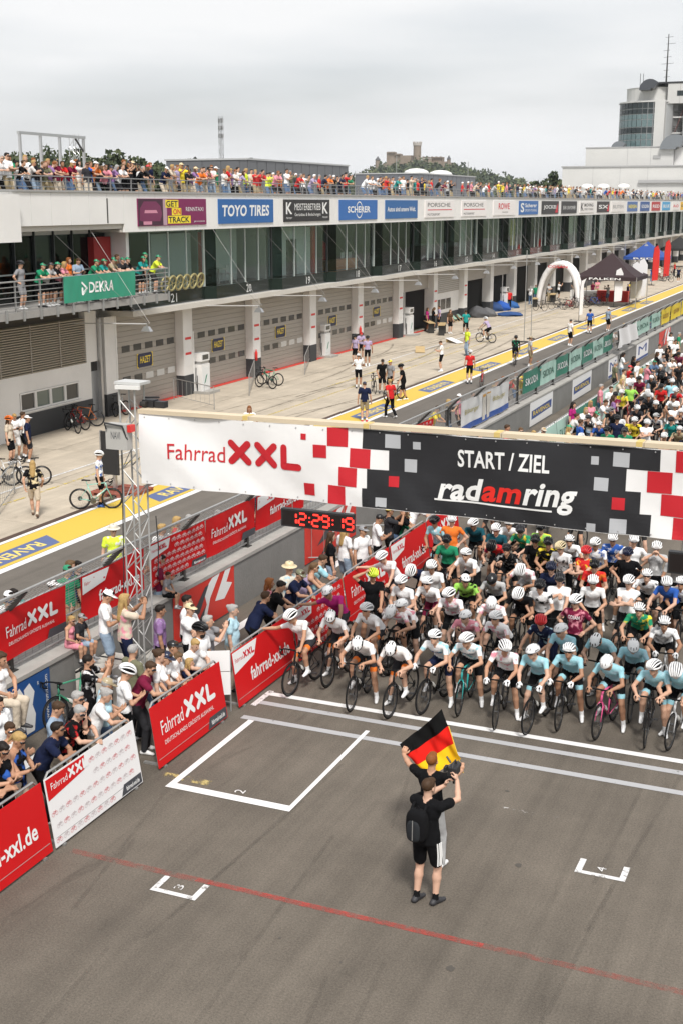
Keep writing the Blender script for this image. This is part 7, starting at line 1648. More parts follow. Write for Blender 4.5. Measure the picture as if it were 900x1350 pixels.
SPX = [
 (14, 960, 'ft_cross', -105, 'woman in white tank top with folded arms behind the red board', 'offwhite', 'beige', 'brown', {}),
 (27, 999, 'ft_phone', -80, 'woman with blond ponytail and black floral top looking at phone', 'black', 'beige', 'blond', dict(shirt2='blue')),
 (6, 1019, 'ft_phone', -95, 'dark-haired woman in black tank top looking at phone', 'black', 'black', 'dark', {}),
 (-6, 1000, 'm_rail', -90, 'spectator in blue shirt leaning on the red barrier at the edge', 'blue', 'denim', 'brown', {}),
 (78, 984, 'mg_rail', -72, 'man in navy tee and sunglasses leaning on the white bicycle board', 'navy', 'black', 'dark', {}),
 (77, 932, 'm_phone', -70, 'man in grey-blue tee with brown hair holding a phone', 'lightdenim', 'beige', 'brown', {}),
 (103, 918, 'mg_chin', -75, 'man in black tee and sunglasses with hand at chin', 'black', 'black', 'grey', {}),
 (107, 966, 'mg_rail2', -80, 'grey-haired man in black and red cycling jersey leaning on barrier', 'black', 'black', 'grey', dict(shirt2='red')),
 (142, 943, 'fs_rail2', -62, 'grey-haired woman in white top leaning over the white bicycle board', 'white', 'beige', 'grey', {}),
 (169, 910, 'm_phone', -48, 'man in white tee and white cycling helmet looking at phone', 'white', 'black', 'brown', dict(gear='vent', gcol='white')),
 (200, 903, 'mg_rail2', -70, 'man in maroon polo shirt leaning on the red barrier board', 'maroon', 'charcoal', 'brown', {}),
 (117, 869, 'mb_photo', -60, 'bearded man in black patterned tee with raised hands beside the wall', 'black', 'black', 'dark', dict(shirt2='white')),
 (142, 903, 'm_phone', -50, 'man in light blue shirt and beige cap with backpack straps', 'paleblue', 'denim', 'grey', dict(gear='cap', gcol='khaki')),
 (176, 856, 'ml_stand', -20, 'grey-haired man in olive tee standing beside the concrete blocks', 'olive', 'charcoal', 'grey', {}),
 (212, 803, 'ml_stand', -58, 'bearded man in lilac tee standing next to the truss tower', 'purple', 'black', 'dark', dict(shirt2='lilac')),
 (251, 801, 'ml_cross', -90, 'man in white tee and yellow cap with crossed arms', 'white', 'black', 'brown', dict(gear='cap', gcol='straw')),
 (247, 790, 'ml_stand', -70, 'dark-haired man in white tee behind the man in yellow cap', 'white', 'black', 'dark', {}),
 (265, 838, 'mb_stand', -100, 'bearded man in white tee and black helmet', 'white', 'black', 'dark', dict(gear='vent', gcol='black')),
 (275, 824, 'm_photo', -70, 'older man in grey shirt taking a picture towards the track', 'grey', 'khaki', 'grey', {}),
 (258, 854, 'm_rail2', -95, 'blond boy in white tee with dark strap behind the red board', 'white', 'denim', 'blond', dict(scale=.94)),
 (229, 851, 'm_stand', -80, 'man in white tee and black cap by the truss tower', 'white', 'black', 'brown', dict(gear='cap', gcol='black')),
 (211, 866, 'fs_stand', -70, 'woman with brown bun and white tee standing behind the leaning men', 'white', 'black', 'brown', {}),
 (221, 889, 'm_rail2', -72, 'man in white tee and navy cap leaning on the red board', 'white', 'denim', 'brown', dict(gear='cap', gcol='navy')),
 (235, 879, 'f_rail2', -75, 'long-haired girl in white top at the red board', 'white', 'denim', 'lightbrown', dict(scale=.92)),
 (251, 883, 'f_rail', -80, 'small blond girl in dark purple top at the red board', 'navy', 'navy', 'blond', dict(scale=.78)),
 (308, 815, 'fs_stand', -75, 'grey-haired woman in pale blue top by the gap in the boards', 'paleblue', 'beige', 'grey', {}),
 (351, 786, 'mg_rail', -45, 'man in dark navy polo leaning on the red board', 'navy', 'black', 'brown', {}),
 (371, 783, 'm_rail2', -60, 'young man in black tee leaning on the barrier', 'black', 'black', 'dark', {}),
 (356, 767, 'f_stand', -60, 'girl in pink jacket and sunglasses behind the young men', 'pink', 'denim', 'ginger', dict(scale=.95)),
 (382, 748, 'ml_cross', -110, 'man in straw hat and pale patterned shirt behind the barrier', 'cream', 'denim', 'grey', dict(gear='hat', gcol='straw', gcol2='cream', shirt2='paleblue')),
 (396, 781, 'm_rail2', -90, 'spectator in navy tee and green cap leaning on the barrier', 'navy', 'black', 'brown', dict(gear='cap', gcol='olive')),
 (415, 767, 'ft_rail', -65, 'woman in lilac top and sunglasses at the patterned board', 'lilac', 'denim', 'lightbrown', {}),
 (426, 761, 'm_rail2', -50, 'man in pale teal shirt leaning on the patterned board', 'mint' if 'mint' in C else 'sky', 'denim', 'brown', {}),
 (437, 706, 'f_stand', -60, 'woman in black top and blue jeans standing by the wall', 'black', 'lightdenim', 'brown', {}),
 (455, 697, 'f_stand', -30, 'woman in white top and denim shorts standing by the wall', 'white', 'lightdenim', 'blond', {}),
 (478, 707, 'm_stand', -110, 'man in white tee and grey cap walking behind the barrier', 'white', 'charcoal', 'brown', dict(gear='cap', gcol='grey')),
 (500, 694, 'm_phone', -60, 'man in white tee and black cap seen from the side', 'white', 'black', 'dark', dict(gear='cap', gcol='black')),
 (513, 689, 'm_photo', -55, 'man in dark tee and yellow cap taking a photo', 'charcoal', 'black', 'brown', dict(gear='cap', gcol='yellow')),
 (535, 686, 'f_rail', -70, 'woman in black tank top at the end of the red boards', 'black', 'denim', 'lightbrown', {}),
 (535, 702, 'm_rail2', -60, 'boy in dark green tee with black cap and backpack', 'green', 'black', 'dark', dict(gear='cap', gcol='straw', scale=.85)),
 (555, 684, 'm_rail', -60, 'man in white tee leaning over the last red board', 'white', 'black', 'brown', {}),
 (329, 538, 'f_walk', -160, 'woman in white top walking on the apron behind the banner', 'white', 'black', 'ginger', {}),
]
for px, py, key, fc, lb, sh_, bt, hr, kw in SPX: spec(px, py, key, fc, lb, sh_, bt, hr, **kw)
# standing on the ballast blocks, sitting on the wall
mBLK = M('ballast_block', (.55, .52, .47), .8, .1, 3)
for k_, y_ in enumerate((18.55, 19.12)):
    t = thing('ballast_block', 'pale concrete ballast block by the wall beneath two spectators', 'block', (-13.0, y_ + .27, 0), 'concrete ballast blocks'); MB().box(-13.34, -12.72, y_, y_ + .55, 0, .78).build('block', mBLK, t); MB().box(-13.35, -12.71, y_ + .22, y_ + .27, 0, .79).build('strap', mSK, t)
spec(143, 784, 'm_phone', -60, 'man in white tee, white cap and denim shorts standing on the block', 'white', 'lightdenim', 'dark', z0=.78, gear='cap', gcol='white')
spec(165, 789, 'f_photo', -40, 'blond woman in pink top and red waist jacket standing on the block', 'beige', 'navy', 'blond', z0=.78, shirt2='pink')
spec(212, 736, 'm_phone', -55, 'man in dark maroon tee and jeans shorts carrying a child at the wall', 'maroon', 'lightdenim', 'dark', z0=.30)
tag(MB().box(-13.36, -12.9, 20.75, 21.5, 0, .30).build('step_box', mBLK), 'low pale step box below the man carrying a child', 'box')
spec(222, 757, 'ms_sit', -75, 'toddler in striped shirt sitting on the wall beside the man', 'grey', 'black', 'brown', z0=WH, scale=.6)
spec(95, 816, 'ft_sit', -85, 'small blond girl in pink dress sitting on the pit wall', 'pink', 'pink', 'blond', z0=WH, scale=.68)
spec(108, 813, 'ms_sit', -80, 'small boy in dark tee and grey cap sitting on the pit wall', 'charcoal', 'lightdenim', 'brown', z0=WH, scale=.68, gear='cap', gcol='grey')
spec(2, 866, 'fl_sit', -85, 'woman in white top and beige trousers sitting on the pit wall', 'white', 'beige', 'brown', z0=WH)
spec(-2, 925, 'f_stand', -100, 'woman in white tee partly hidden at the blue poster', 'white', 'denim', 'dark')
# a bike leaning at the wall behind spectators
bike(Vector((-12.95, 18.1, 0)), R(172), 'dark green city bike leaning behind spectators beside the pit wall', 'green', 0, None, R(8), 'bicycle')
# spectators between wall and boards beyond the banner
FX_ = [(755, 533, 'f_stand', 'magenta', 'dark'), (778, 531, 'f_stand', 'pink', 'blond'), (772, 540, 'f_rail', 'white', 'blond'), (760, 548, 'm_rail', 'offwhite', 'brown'), (765, 556, 'm_stand', 'blue', 'brown'), (750, 563, 'f_stand', 'straw', 'blond'), (792, 509, 'ml_stand', 'pink', 'grey'), (798, 530, 'm_rail2', 'white', 'brown'), (808, 524, 'f_stand', 'purple', 'brown'), (811, 479, 'm_stand', 'olive', 'grey'), (821, 467, 'f_phone', 'white', 'dark'), (835, 472, 'f_stand', 'black', 'dark'), (832, 494, 'm_phone', 'white', 'dark'), (853, 481, 'm_cross', 'pink', 'brown'), (869, 456, 'm_stand', 'white', 'brown'), (879, 461, 'f_stand', 'black', 'dark'), (886, 474, 'm_rail', 'white', 'brown'), (830, 484, 'm_stand', 'red', 'brown'), (819, 502, 'f_rail', 'beige', 'blond'), (822, 489, 'm_stand', 'straw', 'brown'), (845, 488, 'f_stand', 'white', 'blond'), (862, 477, 'm_rail', 'denim', 'brown'), (874, 468, 'm_rail2', 'grey', 'dark'), (805, 512, 'm_stand', 'white', 'brown'), (786, 545, 'f_rail2', 'offwhite', 'lightbrown'), (840, 478, 'm_stand', 'white', 'brown'), (866, 466, 'f_stand', 'black', 'brown'), (890, 450, 'm_stand', 'white', 'brown'), (893, 462, 'm_rail', 'black', 'dark'), (668, 563, 'm_stand', 'red', 'brown'), (686, 567, 'ft_stand', 'white', 'lightbrown'), (703, 571, 'f_stand', 'white', 'blond'), (716, 567, 'ft_stand', 'black', 'blond'), (605, 572, 'f_stand', 'green', 'blond'), (632, 574, 'f_stand', 'yellow', 'dark'), (677, 573, 'f_stand', 'olive', 'brown'), (895, 440, 'm_stand', 'green', 'grey'), (884, 440, 'f_stand', 'white', 'brown')]
for px, py, key, sh_, hr in FX_:
    kw = {}
    if rnd.random() < .3: kw = dict(gear='cap', gcol=rnd.choice(['white', 'red', 'black', 'green', 'beige']))
    lb = f"{hr}-haired {'woman' if key[0] == 'f' else 'man'} in {cn(sh_)} top beside the pit wall beyond the banner" + (f", {cn(kw['gcol'])} cap" if kw else '')
    spec(px, py, key, rnd.choice([-60, -80, -100, -130]), lb, sh_, rnd.choice(['black', 'denim', 'khaki', 'charcoal', 'lightdenim']), hr, rnd.randint(0, 1), group='spectators beside the wall beyond the banner', **kw)
# people behind the debris fence, on the platform
PAL = ['white', 'white', 'black', 'navy', 'red', 'green', 'blue', 'grey', 'pink', 'yellow', 'orange', 'olive', 'lightgrey', 'maroon', 'teal', 'beige', 'purple', 'charcoal', 'offwhite', 'lilac']
y = 15.2
FEN = []
while y < 92:
    y += rnd.uniform(.45, 1.5) if y < 30 else rnd.uniform(.6, 2.0)
    key = rnd.choice(['rm_', 'rf_', 'rg_']) + rnd.choice(['rail', 'rail2', 'rail', 'photo', 'stand']); sh_ = rnd.choice(PAL); kid = rnd.random() < .25
    if y > 48: FEN.append(('s' + rnd.choice(['rail', 'rail', 'photo']), Vector((-14.62, y, .42)), R(-90 + rnd.uniform(-30, 30)), sh_, rnd.choice(list(HAIRS)), .75 if kid else 1.0)); continue
    kw = dict(gear='cap', gcol=rnd.choice(['white', 'green', 'black', 'red', 'straw', 'navy'])) if rnd.random() < .35 else {}
    spec(0, 0, key, -90 + rnd.uniform(-30, 30), f"{'child' if kid else 'spectator'} in {cn(sh_)} top" + (f" and {cn(kw['gcol'])} cap" if kw else '') + ' behind the debris fence', sh_, rnd.choice(['black', 'denim', 'khaki', 'charcoal']), rnd.choice(list(HAIRS)), rnd.randint(0, 1), place=Vector((-14.62 + rnd.uniform(-.2, .05), y, .42)), scale=rnd.uniform(.68, .8) if kid else rnd.uniform(.93, 1.04), group='spectators behind the debris fence', **kw)
crowd('fence_crowd', FEN, 'row of distant spectators behind the green fence banners', 'crowd')
spec(150, 708, 'm_stand', -140, 'marshal in hi-vis vest and pale hat standing in the pit lane', 'hivis', 'charcoal', 'grey', place=Vector((*gx(150, 708, -16.6)[:2], 0)), group='marshals in the pit lane', gear='hat', gcol='cream', gcol2='beige', shirt2='white')
for px, py, sh_, gc in ((88, 742, 'green', 'green'), (102, 750, 'black', None), (18, 790, 'teal', None), (12, 803, 'white', 'white'), (214, 726, 'white', 'green')):
    p = gx(px, py, -14.75); spec(0, 0, 'm_stand', -110, f"{'green-capped ' if gc == 'green' else ''}man in {sh_} shirt standing behind the red fence banners" if sh_ != 'white' else f'person in white shirt with {gc} cap behind the fence', sh_, 'khaki', 'dark', place=Vector((p.x, p.y, .42)), group='spectators behind the debris fence', **(dict(gear='cap', gcol=gc) if gc else {}))

# ================================================================ BALCONY AND ROOF TERRACE
BP = [(26, 'm_hips', 'grey', 'grey', 'dark', 'vent'), (52, 'm_rail', 'green', 'black', 'brown', 'cap'), (62, 'm_rail', 'lightgrey', 'black', 'brown', 'cap'), (70, 'm_rail', 'black', 'black', 'brown', 'cap'), (79, 'f_rail', 'pink', 'black', 'blond', None), (90, 'f_stand', 'orange', 'black', 'ginger', None), (102, 'm_phone', 'lightdenim', 'beige', 'brown', None), (122, 'm_rail', 'green', 'black', 'brown', 'cap'), (132, 'f_rail', 'teal', 'black', 'brown', 'cap'), (146, 'm_rail2', 'khaki', 'black', 'brown', 'cap'), (154, 'm_stand', 'brown', 'black', 'brown', None), (159, 'm_rail', 'charcoal', 'green', 'brown', 'cap'), (164, 'm_rail', 'black', 'black', 'brown', 'cap'), (185, 'f_rail', 'teal', 'black', 'brown', 'cap'), (191, 'm_stand', 'green', 'black', 'brown', 'cap'), (204, 'm_rail', 'hivis', 'charcoal', 'brown', 'cap')]
for px, key, sh_, bt, hr, gr in BP:
    xx = BX - .55 - (.5 if 'stand' in key else 0); p = gx(px, 342, xx)
    kw = {} if not gr else dict(gear=gr, gcol='green' if gr == 'cap' and sh_ != 'lightgrey' else 'charcoal')
    lb = f"{'woman' if key[0] == 'f' else 'man'} in {cn(sh_)} top" + (f" and {kw['gcol']} {'helmet' if gr == 'vent' else 'cap'}" if gr else f' with {hr} hair') + {'rail': ' leaning on', 'rail2': ' bending over', 'stand': ' standing behind', 'phone': ' with phone at', 'hips': ' with hands on hips at'}[key.split('_')[1]] + ' the balcony railing'
    spec(0, 0, key, -90 + rnd.uniform(-25, 25), lb, sh_, bt, hr, place=Vector((xx, p.y, BZ)), group='people on the balcony', **kw)
px = -8.0; ROOF = []; nroof = 0
while px < 900:
    px += rnd.uniform(3.0, 7.6) if px < 690 else rnd.uniform(1.7, 3.7)
    back = rnd.random() < .28
    if (462 < px < 480) or (203 < px < 213) or (594 < px < 603) or (rnd.random() < .05): continue
    xx = -30.78 - (rnd.uniform(.7, 1.4) if back else rnd.uniform(0, .12)); p = gx(px, 240, xx)
    if p.y > 225: break
    act = rnd.choice(['stand', 'cross', 'photo', 'stand']) if back else rnd.choice(['rail', 'rail2', 'rail', 'stand', 'photo', 'cross'])
    key = rnd.choice(['rm_', 'rm_', 'rf_', 'rg_']) + act
    sh_ = rnd.choice(PAL + ['red', 'white', 'black', 'offwhite', 'navy', 'white', 'charcoal'])
    if 345 < px < 362 or 318 < px < 330: sh_ = 'hivis'
    hr = rnd.choice(list(HAIRS)); fc = -90 + rnd.uniform(-35, 35); sc_ = rnd.uniform(.92, 1.05)
    if px > 330: ROOF.append(('s' + act.replace('rail2', 'rail'), Vector((xx, p.y, 9.3)), R(fc), sh_, rnd.choice([hr, hr, hr, 'white', 'black']), sc_)); continue
    kw = dict(gear='cap', gcol=rnd.choice(['white', 'white', 'black', 'red', 'navy', 'straw'])) if rnd.random() < .25 else {}
    wo_ = {'rm_': 'man', 'rf_': 'woman', 'rg_': 'man in glasses'}[key[:3]]
    aw = {'rail': 'leaning on', 'rail2': 'bending over', 'stand': 'standing at', 'photo': 'taking a photo at', 'cross': 'with crossed arms at'}[act]
    lb = f"{cn(sh_)}-shirted {wo_}" + (f", {cn(kw['gcol'])} cap," if kw else f", {hr} hair,") + f" {aw} the roof railing"
    spec(0, 0, key, fc, lb, sh_, rnd.choice(['black', 'denim', 'khaki', 'charcoal', 'lightdenim', 'beige']), hr, rnd.randint(0, 1), place=Vector((xx, p.y, 9.3)), scale=sc_, group='spectators on the roof terrace', **kw); nroof += 1
crowd('terrace_crowd', ROOF, 'distant crowd lining the far part of the roof terrace railing', 'crowd')
print('roof', nroof, len(ROOF))

# ================================================================ PIT LANE AND APRON
GP = 'people on the pit lane apron'
def walk(px, py, key, face, label, shirt, bottom='black', hair='brown', scale=1.0, **kw):
    p = gz(px, py); return spec(0, 0, key, face, label, shirt, bottom, hair, kw.pop('mir', 0), place=Vector((p.x, p.y, 0)), scale=scale, group=GP, cat='person', **kw)
def pbike(px, py, ang, label, paint='black', lean=0.0, lod=1):
    p = gz(px, py); return bike(Vector((p.x, p.y, 0)), R(ang), label, paint, lod, None, lean, 'bicycle')
walk(468, 481, 'k_stand', 160, 'cyclist in lilac jersey standing left in the group of three', 'lilac', gear='vent', gcol='black'); walk(475, 475, 'k_phone', -140, 'cyclist in lilac jersey and red cap in the group of three', 'lilac', gear='cap', gcol='red'); walk(484, 483, 'k_stand', 30, 'cyclist in lilac jersey seen from behind in the group of three', 'lilac', gear='vent', gcol='charcoal')
walk(472, 512, 'k_phone', 10, 'cyclist in white jersey and black shorts walking on the apron', 'white', gear='vent', gcol='white')
walk(503, 519, 'm_push', -150, 'man in black tee and black cap pushing a bike', 'black', gear='cap', gcol='black'); pbike(492, 517, -150, 'black bike pushed by the man in black cap')
walk(531, 528, 'm_push', 120, 'tall man in black tee and shorts with helmet beside a bike', 'black', gear='vent', gcol='black', sock='black'); pbike(521, 527, 160, 'dark bike standing between the two men in black')
walk(514, 521, 'm_stand', 150, 'person in grey tee and yellow cap between the bikes', 'grey', gear='cap', gcol='yellow')
walk(514, 551, 'ml_walk', 60, 'blond woman in red shirt and black trousers walking on the pit lane', 'red', hair='blond'); walk(480, 556, 'm_stand', 20, 'man in navy tee and khaki shorts seen from behind', 'navy', 'khaki', gear='cap', gcol='navy', shoe='red')
walk(581, 490, 'k_phone', 100, 'man in white tee and black shorts with phone on the apron', 'white'); walk(615, 469, 'ml_stand', 140, 'marshal in hi-vis vest and pale jeans on the apron', 'hivis', 'lightdenim')
p = gz(641, 452); bike(Vector((p.x, p.y, 0)), R(75), 'black road bike ridden across the apron', 'black', 1, None, 0, 'bicycle'); person('R_ride', 0, Vector((p.x, p.y, 0)), R(75), 'cyclist in lilac jersey riding across the apron', 'cyclist', GP, 'lilac', None, 'black', 'white', 'white', 'brown', None, 'vent', 'white')
walk(618, 506, 'k_stand', 30, 'cyclist in red jersey and white helmet seen from behind', 'red', gear='vent', gcol='white'); pbike(634, 510, 10, 'red bike beside the cyclist in red jersey', 'red')
p = gz(678, 482); bike(Vector((p.x, p.y, 0)), R(10), 'dark bike ridden along the pit lane', 'black', 1, None, 0, 'bicycle'); person('R_ride', 1, Vector((p.x, p.y, 0)), R(10), 'cyclist in black and green jersey riding along the pit lane', 'cyclist', GP, 'black', 'green', 'black', 'white', 'white', 'brown', None, 'vent', 'black')
walk(697, 483, 'm_stand', -60, 'man in grey tee and beige cap beside the debris fence', 'lightgrey', 'khaki', gear='cap', gcol='khaki'); walk(776, 440, 'k_stand', 10, 'cyclist in bright blue jersey on the pit lane', 'blue', gear='vent', gcol='black')
walk(750, 456, 'm_stand', -40, 'person in white tee and black cap by the green banners', 'white', gear='cap', gcol='black'); walk(800, 437, 'm_stand', -40, 'person in blue shirt and white cap behind the mint banner', 'lightdenim', gear='cap', gcol='white')
for k_, (px, py, sh_, bt) in enumerate([(562, 437, 'magenta', 'black'), (570, 436, 'black', 'black'), (578, 434, 'lilac', 'black'), (592, 440, 'brown', 'black'), (613, 441, 'teal', 'black')]): walk(px, py, ['f_stand', 'f_phone', 'm_stand', 'f_stand', 'm_walk'][k_], [-80, -60, 120, -120, 30][k_], f'{cn(sh_)}-topped person standing by the open garage tables', sh_, bt, 'lightbrown' if k_ % 2 else 'brown')
walk(15, 612, 'f_stand', -80, 'woman in beige top and orange helmet by the left bikes', 'beige', gear='vent', gcol='orange'); walk(22, 606, 'm_phone', -120, 'blond man in white tee beside the left bikes', 'white', 'white', 'blond'); walk(33, 604, 'm_stand', -30, 'person in white tee half hidden behind the man in navy', 'white', 'black'); walk(39, 610, 'm_stand', -60, 'man in navy tee and white cap near the entrance door', 'navy', 'charcoal', gear='cap', gcol='white')
walk(47, 681, 'f_walk', 30, 'woman with long blond hair in patterned top seen from behind', 'black', 'beige', 'blond', shirt2='straw', shoe='brown', sock='beige')
pbike(12, 640, -60, 'white bike standing by the left group', 'white', 0, 0); pbike(40, 640, 120, 'black bike leaning beside the woman with blond hair', 'black', R(6), 0)
p = gz(124, 671); bike(Vector((p.x, p.y, 0)), R(-62), 'mint and black road bike held by the cyclist on the yellow line', 'mint', 0, None, 0, 'bicycle'); walk(133, 668, 'k_stand', -70, 'cyclist in white and blue jersey and white cap holding a bike', 'white', shirt2='blue', gear='vent', gcol='white', shoe='blue', sock='black')
for k_, (px, py, an, pc) in enumerate([(97, 570, 60, 'black'), (104, 566, 75, 'red'), (116, 562, 110, 'orange'), (147, 548, 60, 'black'), (158, 546, 75, 'white'), (352, 512, 70, 'black'), (358, 508, 85, 'green')]): pbike(px, py, an, ['black bike leaning against the grey wall', 'red bike in the row against the grey wall', 'orange bike in the row against the grey wall', 'black bike beside the first garage door', 'white bike beside the first garage door', 'black bike parked at the pillar rack', 'green bike parked at the pillar rack'][k_], pc, R(5), 0 if k_ < 5 else 1)
for k_, (px, py) in enumerate([(735, 408), (742, 406), (750, 408), (758, 405), (766, 406), (775, 402), (784, 404), (790, 400), (712, 410), (880, 372), (872, 370), (890, 368), (884, 362), (895, 360), (875, 360), (866, 366)]):
    p = gz(px, py); bike(Vector((p.x, p.y, 0)), R(rnd.uniform(20, 160)), 'parked bike in the racks near the tents', rnd.choice(['black', 'red', 'blue', 'grey']), 2, 'parked bikes near the tents', 0, 'bicycle')
for k_, (px, py) in enumerate([(735, 395), (722, 398), (757, 398), (800, 400), (812, 398), (826, 398), (848, 378), (858, 372), (868, 370), (880, 366), (888, 364), (893, 372), (670, 408), (698, 402), (705, 400), (780, 395), (786, 392), (829, 395)]):
    sh_ = rnd.choice(PAL); p = gz(px, py); spec(0, 0, rnd.choice(['rm_', 'rf_', 'rg_']) + rnd.choice(['stand', 'cross', 'photo']), rnd.uniform(0, 360), f'small figure in {cn(sh_)} top near the tents', sh_, rnd.choice(['black', 'denim', 'khaki']), rnd.choice(list(HAIRS)), place=Vector((p.x, p.y, 0)), group='people near the tents', cat='person')
# fuel pumps
def pump(px, py, label):
    p = gz(px, py); t = thing('fuel_pump', label, 'fuel pump', (p.x, p.y, 0), 'fuel pumps before the garages'); x, y = p.x, p.y
    MB().box(x - .75, x + .75, y - .6, y + .6, 0, .12).build('plinth', mWALLT, t); MB().box(x - .28, x + .28, y - .42, y + .42, .12, 1.45).build('cabinet', mWHITE, t); MB().box(x - .22, x + .22, y - .38, y + .38, 1.45, 1.60).build('neck', mALU, t); MB().box(x - .28, x + .28, y - .42, y + .42, 1.60, 2.0).build('head', mWHITE, t)
    MB().box(x + .281, x + .29, y - .3, y + .3, 1.68, 1.92).build('display', mPANE, t); MB().box(x + .281, x + .29, y - .36, y + .36, .3, 1.3).build('front_panel', M('pump_panel', (.72, .73, .72), .5), t)
    f = Face((x + .29, y - .2, .45), (0, 1, 0), (0, 0, 1)); tb = MB(); f.poly(tb, [(0, 0), (.15, .1), (.35, .5), (.2, .42)], .004); tb.build('emblem', M('pump_green', (.02, .2, .12), .5), t)
    for s_ in (-1, 1): MB().tube([(x, y + s_ * .48, 1.3), (x + .05, y + s_ * .62, .7), (x + .1, y + s_ * .55, .15), (x + .05, y + s_ * .46, .9)], .022, 6).build('hose', mSK, t)
    MB().tube([(x - .1, y - .5, .1), (x - .1, y - .5, 3.1)], .04, 6).build('pole', mWHITE, t)
pump(266, 517, 'white fuel pump beside the first pillar'); pump(427, 470, 'white fuel pump beside the third pillar'); pump(537, 442, 'white fuel pump beside the open garage'); pump(664, 408, 'white fuel pump near the bean bags')
# crowd-control rails on the apron
def rail_gate(px0, py0, px1, py1, label):
    a, b = gz(px0, py0), gz(px1, py1); t = thing('rail_barrier', label, 'barrier', a); Z = Vector((0, 0, 1))
    MB().tube([a, a + Z * 1.05, b + Z * 1.05, b], .022, 6).build('frame', mGALV, t); MB().tube([a + Z * .2, b + Z * .2], .016, 5).build('rail', mGALV, t)
    for q in range(1, 9): c = a.lerp(b, q / 9); MB().tube([c + Z * .2, c + Z * 1.05], .008, 4).build('bar', mGALV, t)
rail_gate(0, 678, 20, 650, 'low steel barrier by the left bikes'); rail_gate(230, 527, 283, 540, 'low steel barrier beside the first fuel pump'); rail_gate(329, 522, 336, 500, 'low steel barrier holding the parked bikes'); rail_gate(402, 494, 410, 472, 'low steel barrier beside the third pillar'); rail_gate(395, 745, 540, 742, 'long steel barrier closing the spectator strip by the wall')
# info board on post, pallets
p = gz(153, 649); t = thing('signal_board', 'black signal board on a grey post beside the pit lane', 'sign', p)
MB().bar((p.x, p.y, 0), (p.x, p.y, 2.1), .1, .12, up=(0, 1, 0)).build('post', mALU, t); MB().box(p.x - .38, p.x + .24, p.y - .16, p.y - .07, .62, 2.05).build('board', mSK, t); MB().box(p.x - .43, p.x - .385, p.y - .18, p.y - .06, .60, 2.07).build('edge', mALU, t)
for k_, (px, py) in enumerate(((150, 651), (172, 649))):
    p = gz(px, py); t = thing('pallet', 'red-brown plastic pallet by the signal board post', 'pallet', (p.x, p.y, 0), 'pallets by the signal board'); mPAL = M('pallet_red', (.30, .09, .06), .7, .15, 5)
    for q in range(6): MB().box(p.x - .6, p.x + .6, p.y - .5 + q * .18, p.y - .38 + q * .18, .10, .13).build('slat', mPAL, t)
    for q in (-.5, 0, .5): MB().box(p.x + q - .06, p.x + q + .06, p.y - .5, p.y + .55, 0, .10).build('skid', mPAL, t)
# tables and benches by the open garage
mWOODB = M('bench_wood', (.50, .36, .18), .7, .15, 4)
def bench_set(px, py, ang, label):
    p = gz(px, py); t = thing('beer_table', label, 'table', (p.x, p.y, 0), 'folding tables on the apron'); t.rotation_euler = (0, 0, R(ang))
    def lp(n, *b, m=mWOODB):
        q = MB().box(*b); o = link(n, q.mesh(n, m), t)
    lp('top', -.25, .25, -1.1, 1.1, .74, .78)
    for s_ in (-.8, .8): lp('leg', -.22, .22, s_ - .02, s_ + .02, 0, .74, m=mDARKS)
for k_, a in enumerate([(565, 438, 30, 'wooden folding table by the open garage'), (582, 441, 15, 'second wooden folding table by the open garage'), (705, 404, 10, 'wooden folding table near the white arch'), (715, 400, 10, 'folding table behind the white arch'), (728, 398, 10, 'folding table between arch and tent')]): bench_set(*a)
for k_, (px, py, w_, a) in enumerate([(553, 464, 1.2, 20), (598, 452, 1.3, 60)]):
    p = gz(px, py); t = thing('cornhole_board', 'small wooden game board lying on the apron', 'game board', (p.x, p.y, 0), 'game boards on the apron'); t.rotation_euler = (0, 0, R(a))
    link('board', MB().hexa([(-.3, -.6, .03), (.3, -.6, .03), (.3, .6, .28), (-.3, .6, .28)], [(-.3, -.6, .06), (.3, -.6, .06), (.3, .6, .31), (-.3, .6, .31)]).mesh('board', mWOODB if k_ == 0 else mBWHI), t); link('leg', MB().box(-.28, .28, .5, .54, 0, .27).mesh('leg', mWOODB), t)
# deck chairs
for k_, (px, py) in enumerate(((600, 425), (607, 423))):
    p = gz(px, py); t = thing('deck_chair', 'green and white deck chair by the open garage', 'chair', (p.x, p.y, 0), 'deck chairs by the open garage'); x, y = p.x, p.y
    MB().hexa([(x, y - .3, .25), (x, y + .3, .25), (x - .9, y + .3, 1.0), (x - .9, y - .3, 1.0)], [(x + .02, y - .3, .27), (x + .02, y + .3, .27), (x - .88, y + .3, 1.02), (x - .88, y - .3, 1.02)]).build('sling', M('sling', (.30, .45, .36), .8), t)
    for s_ in (-.32, .32): MB().bar((x + .15, y + s_, .02), (x - .95, y + s_, 1.05), .04).build('leg', mWOODB, t); MB().bar((x - .9, y + s_, .02), (x - .2, y + s_, .5), .04).build('leg', mWOODB, t)
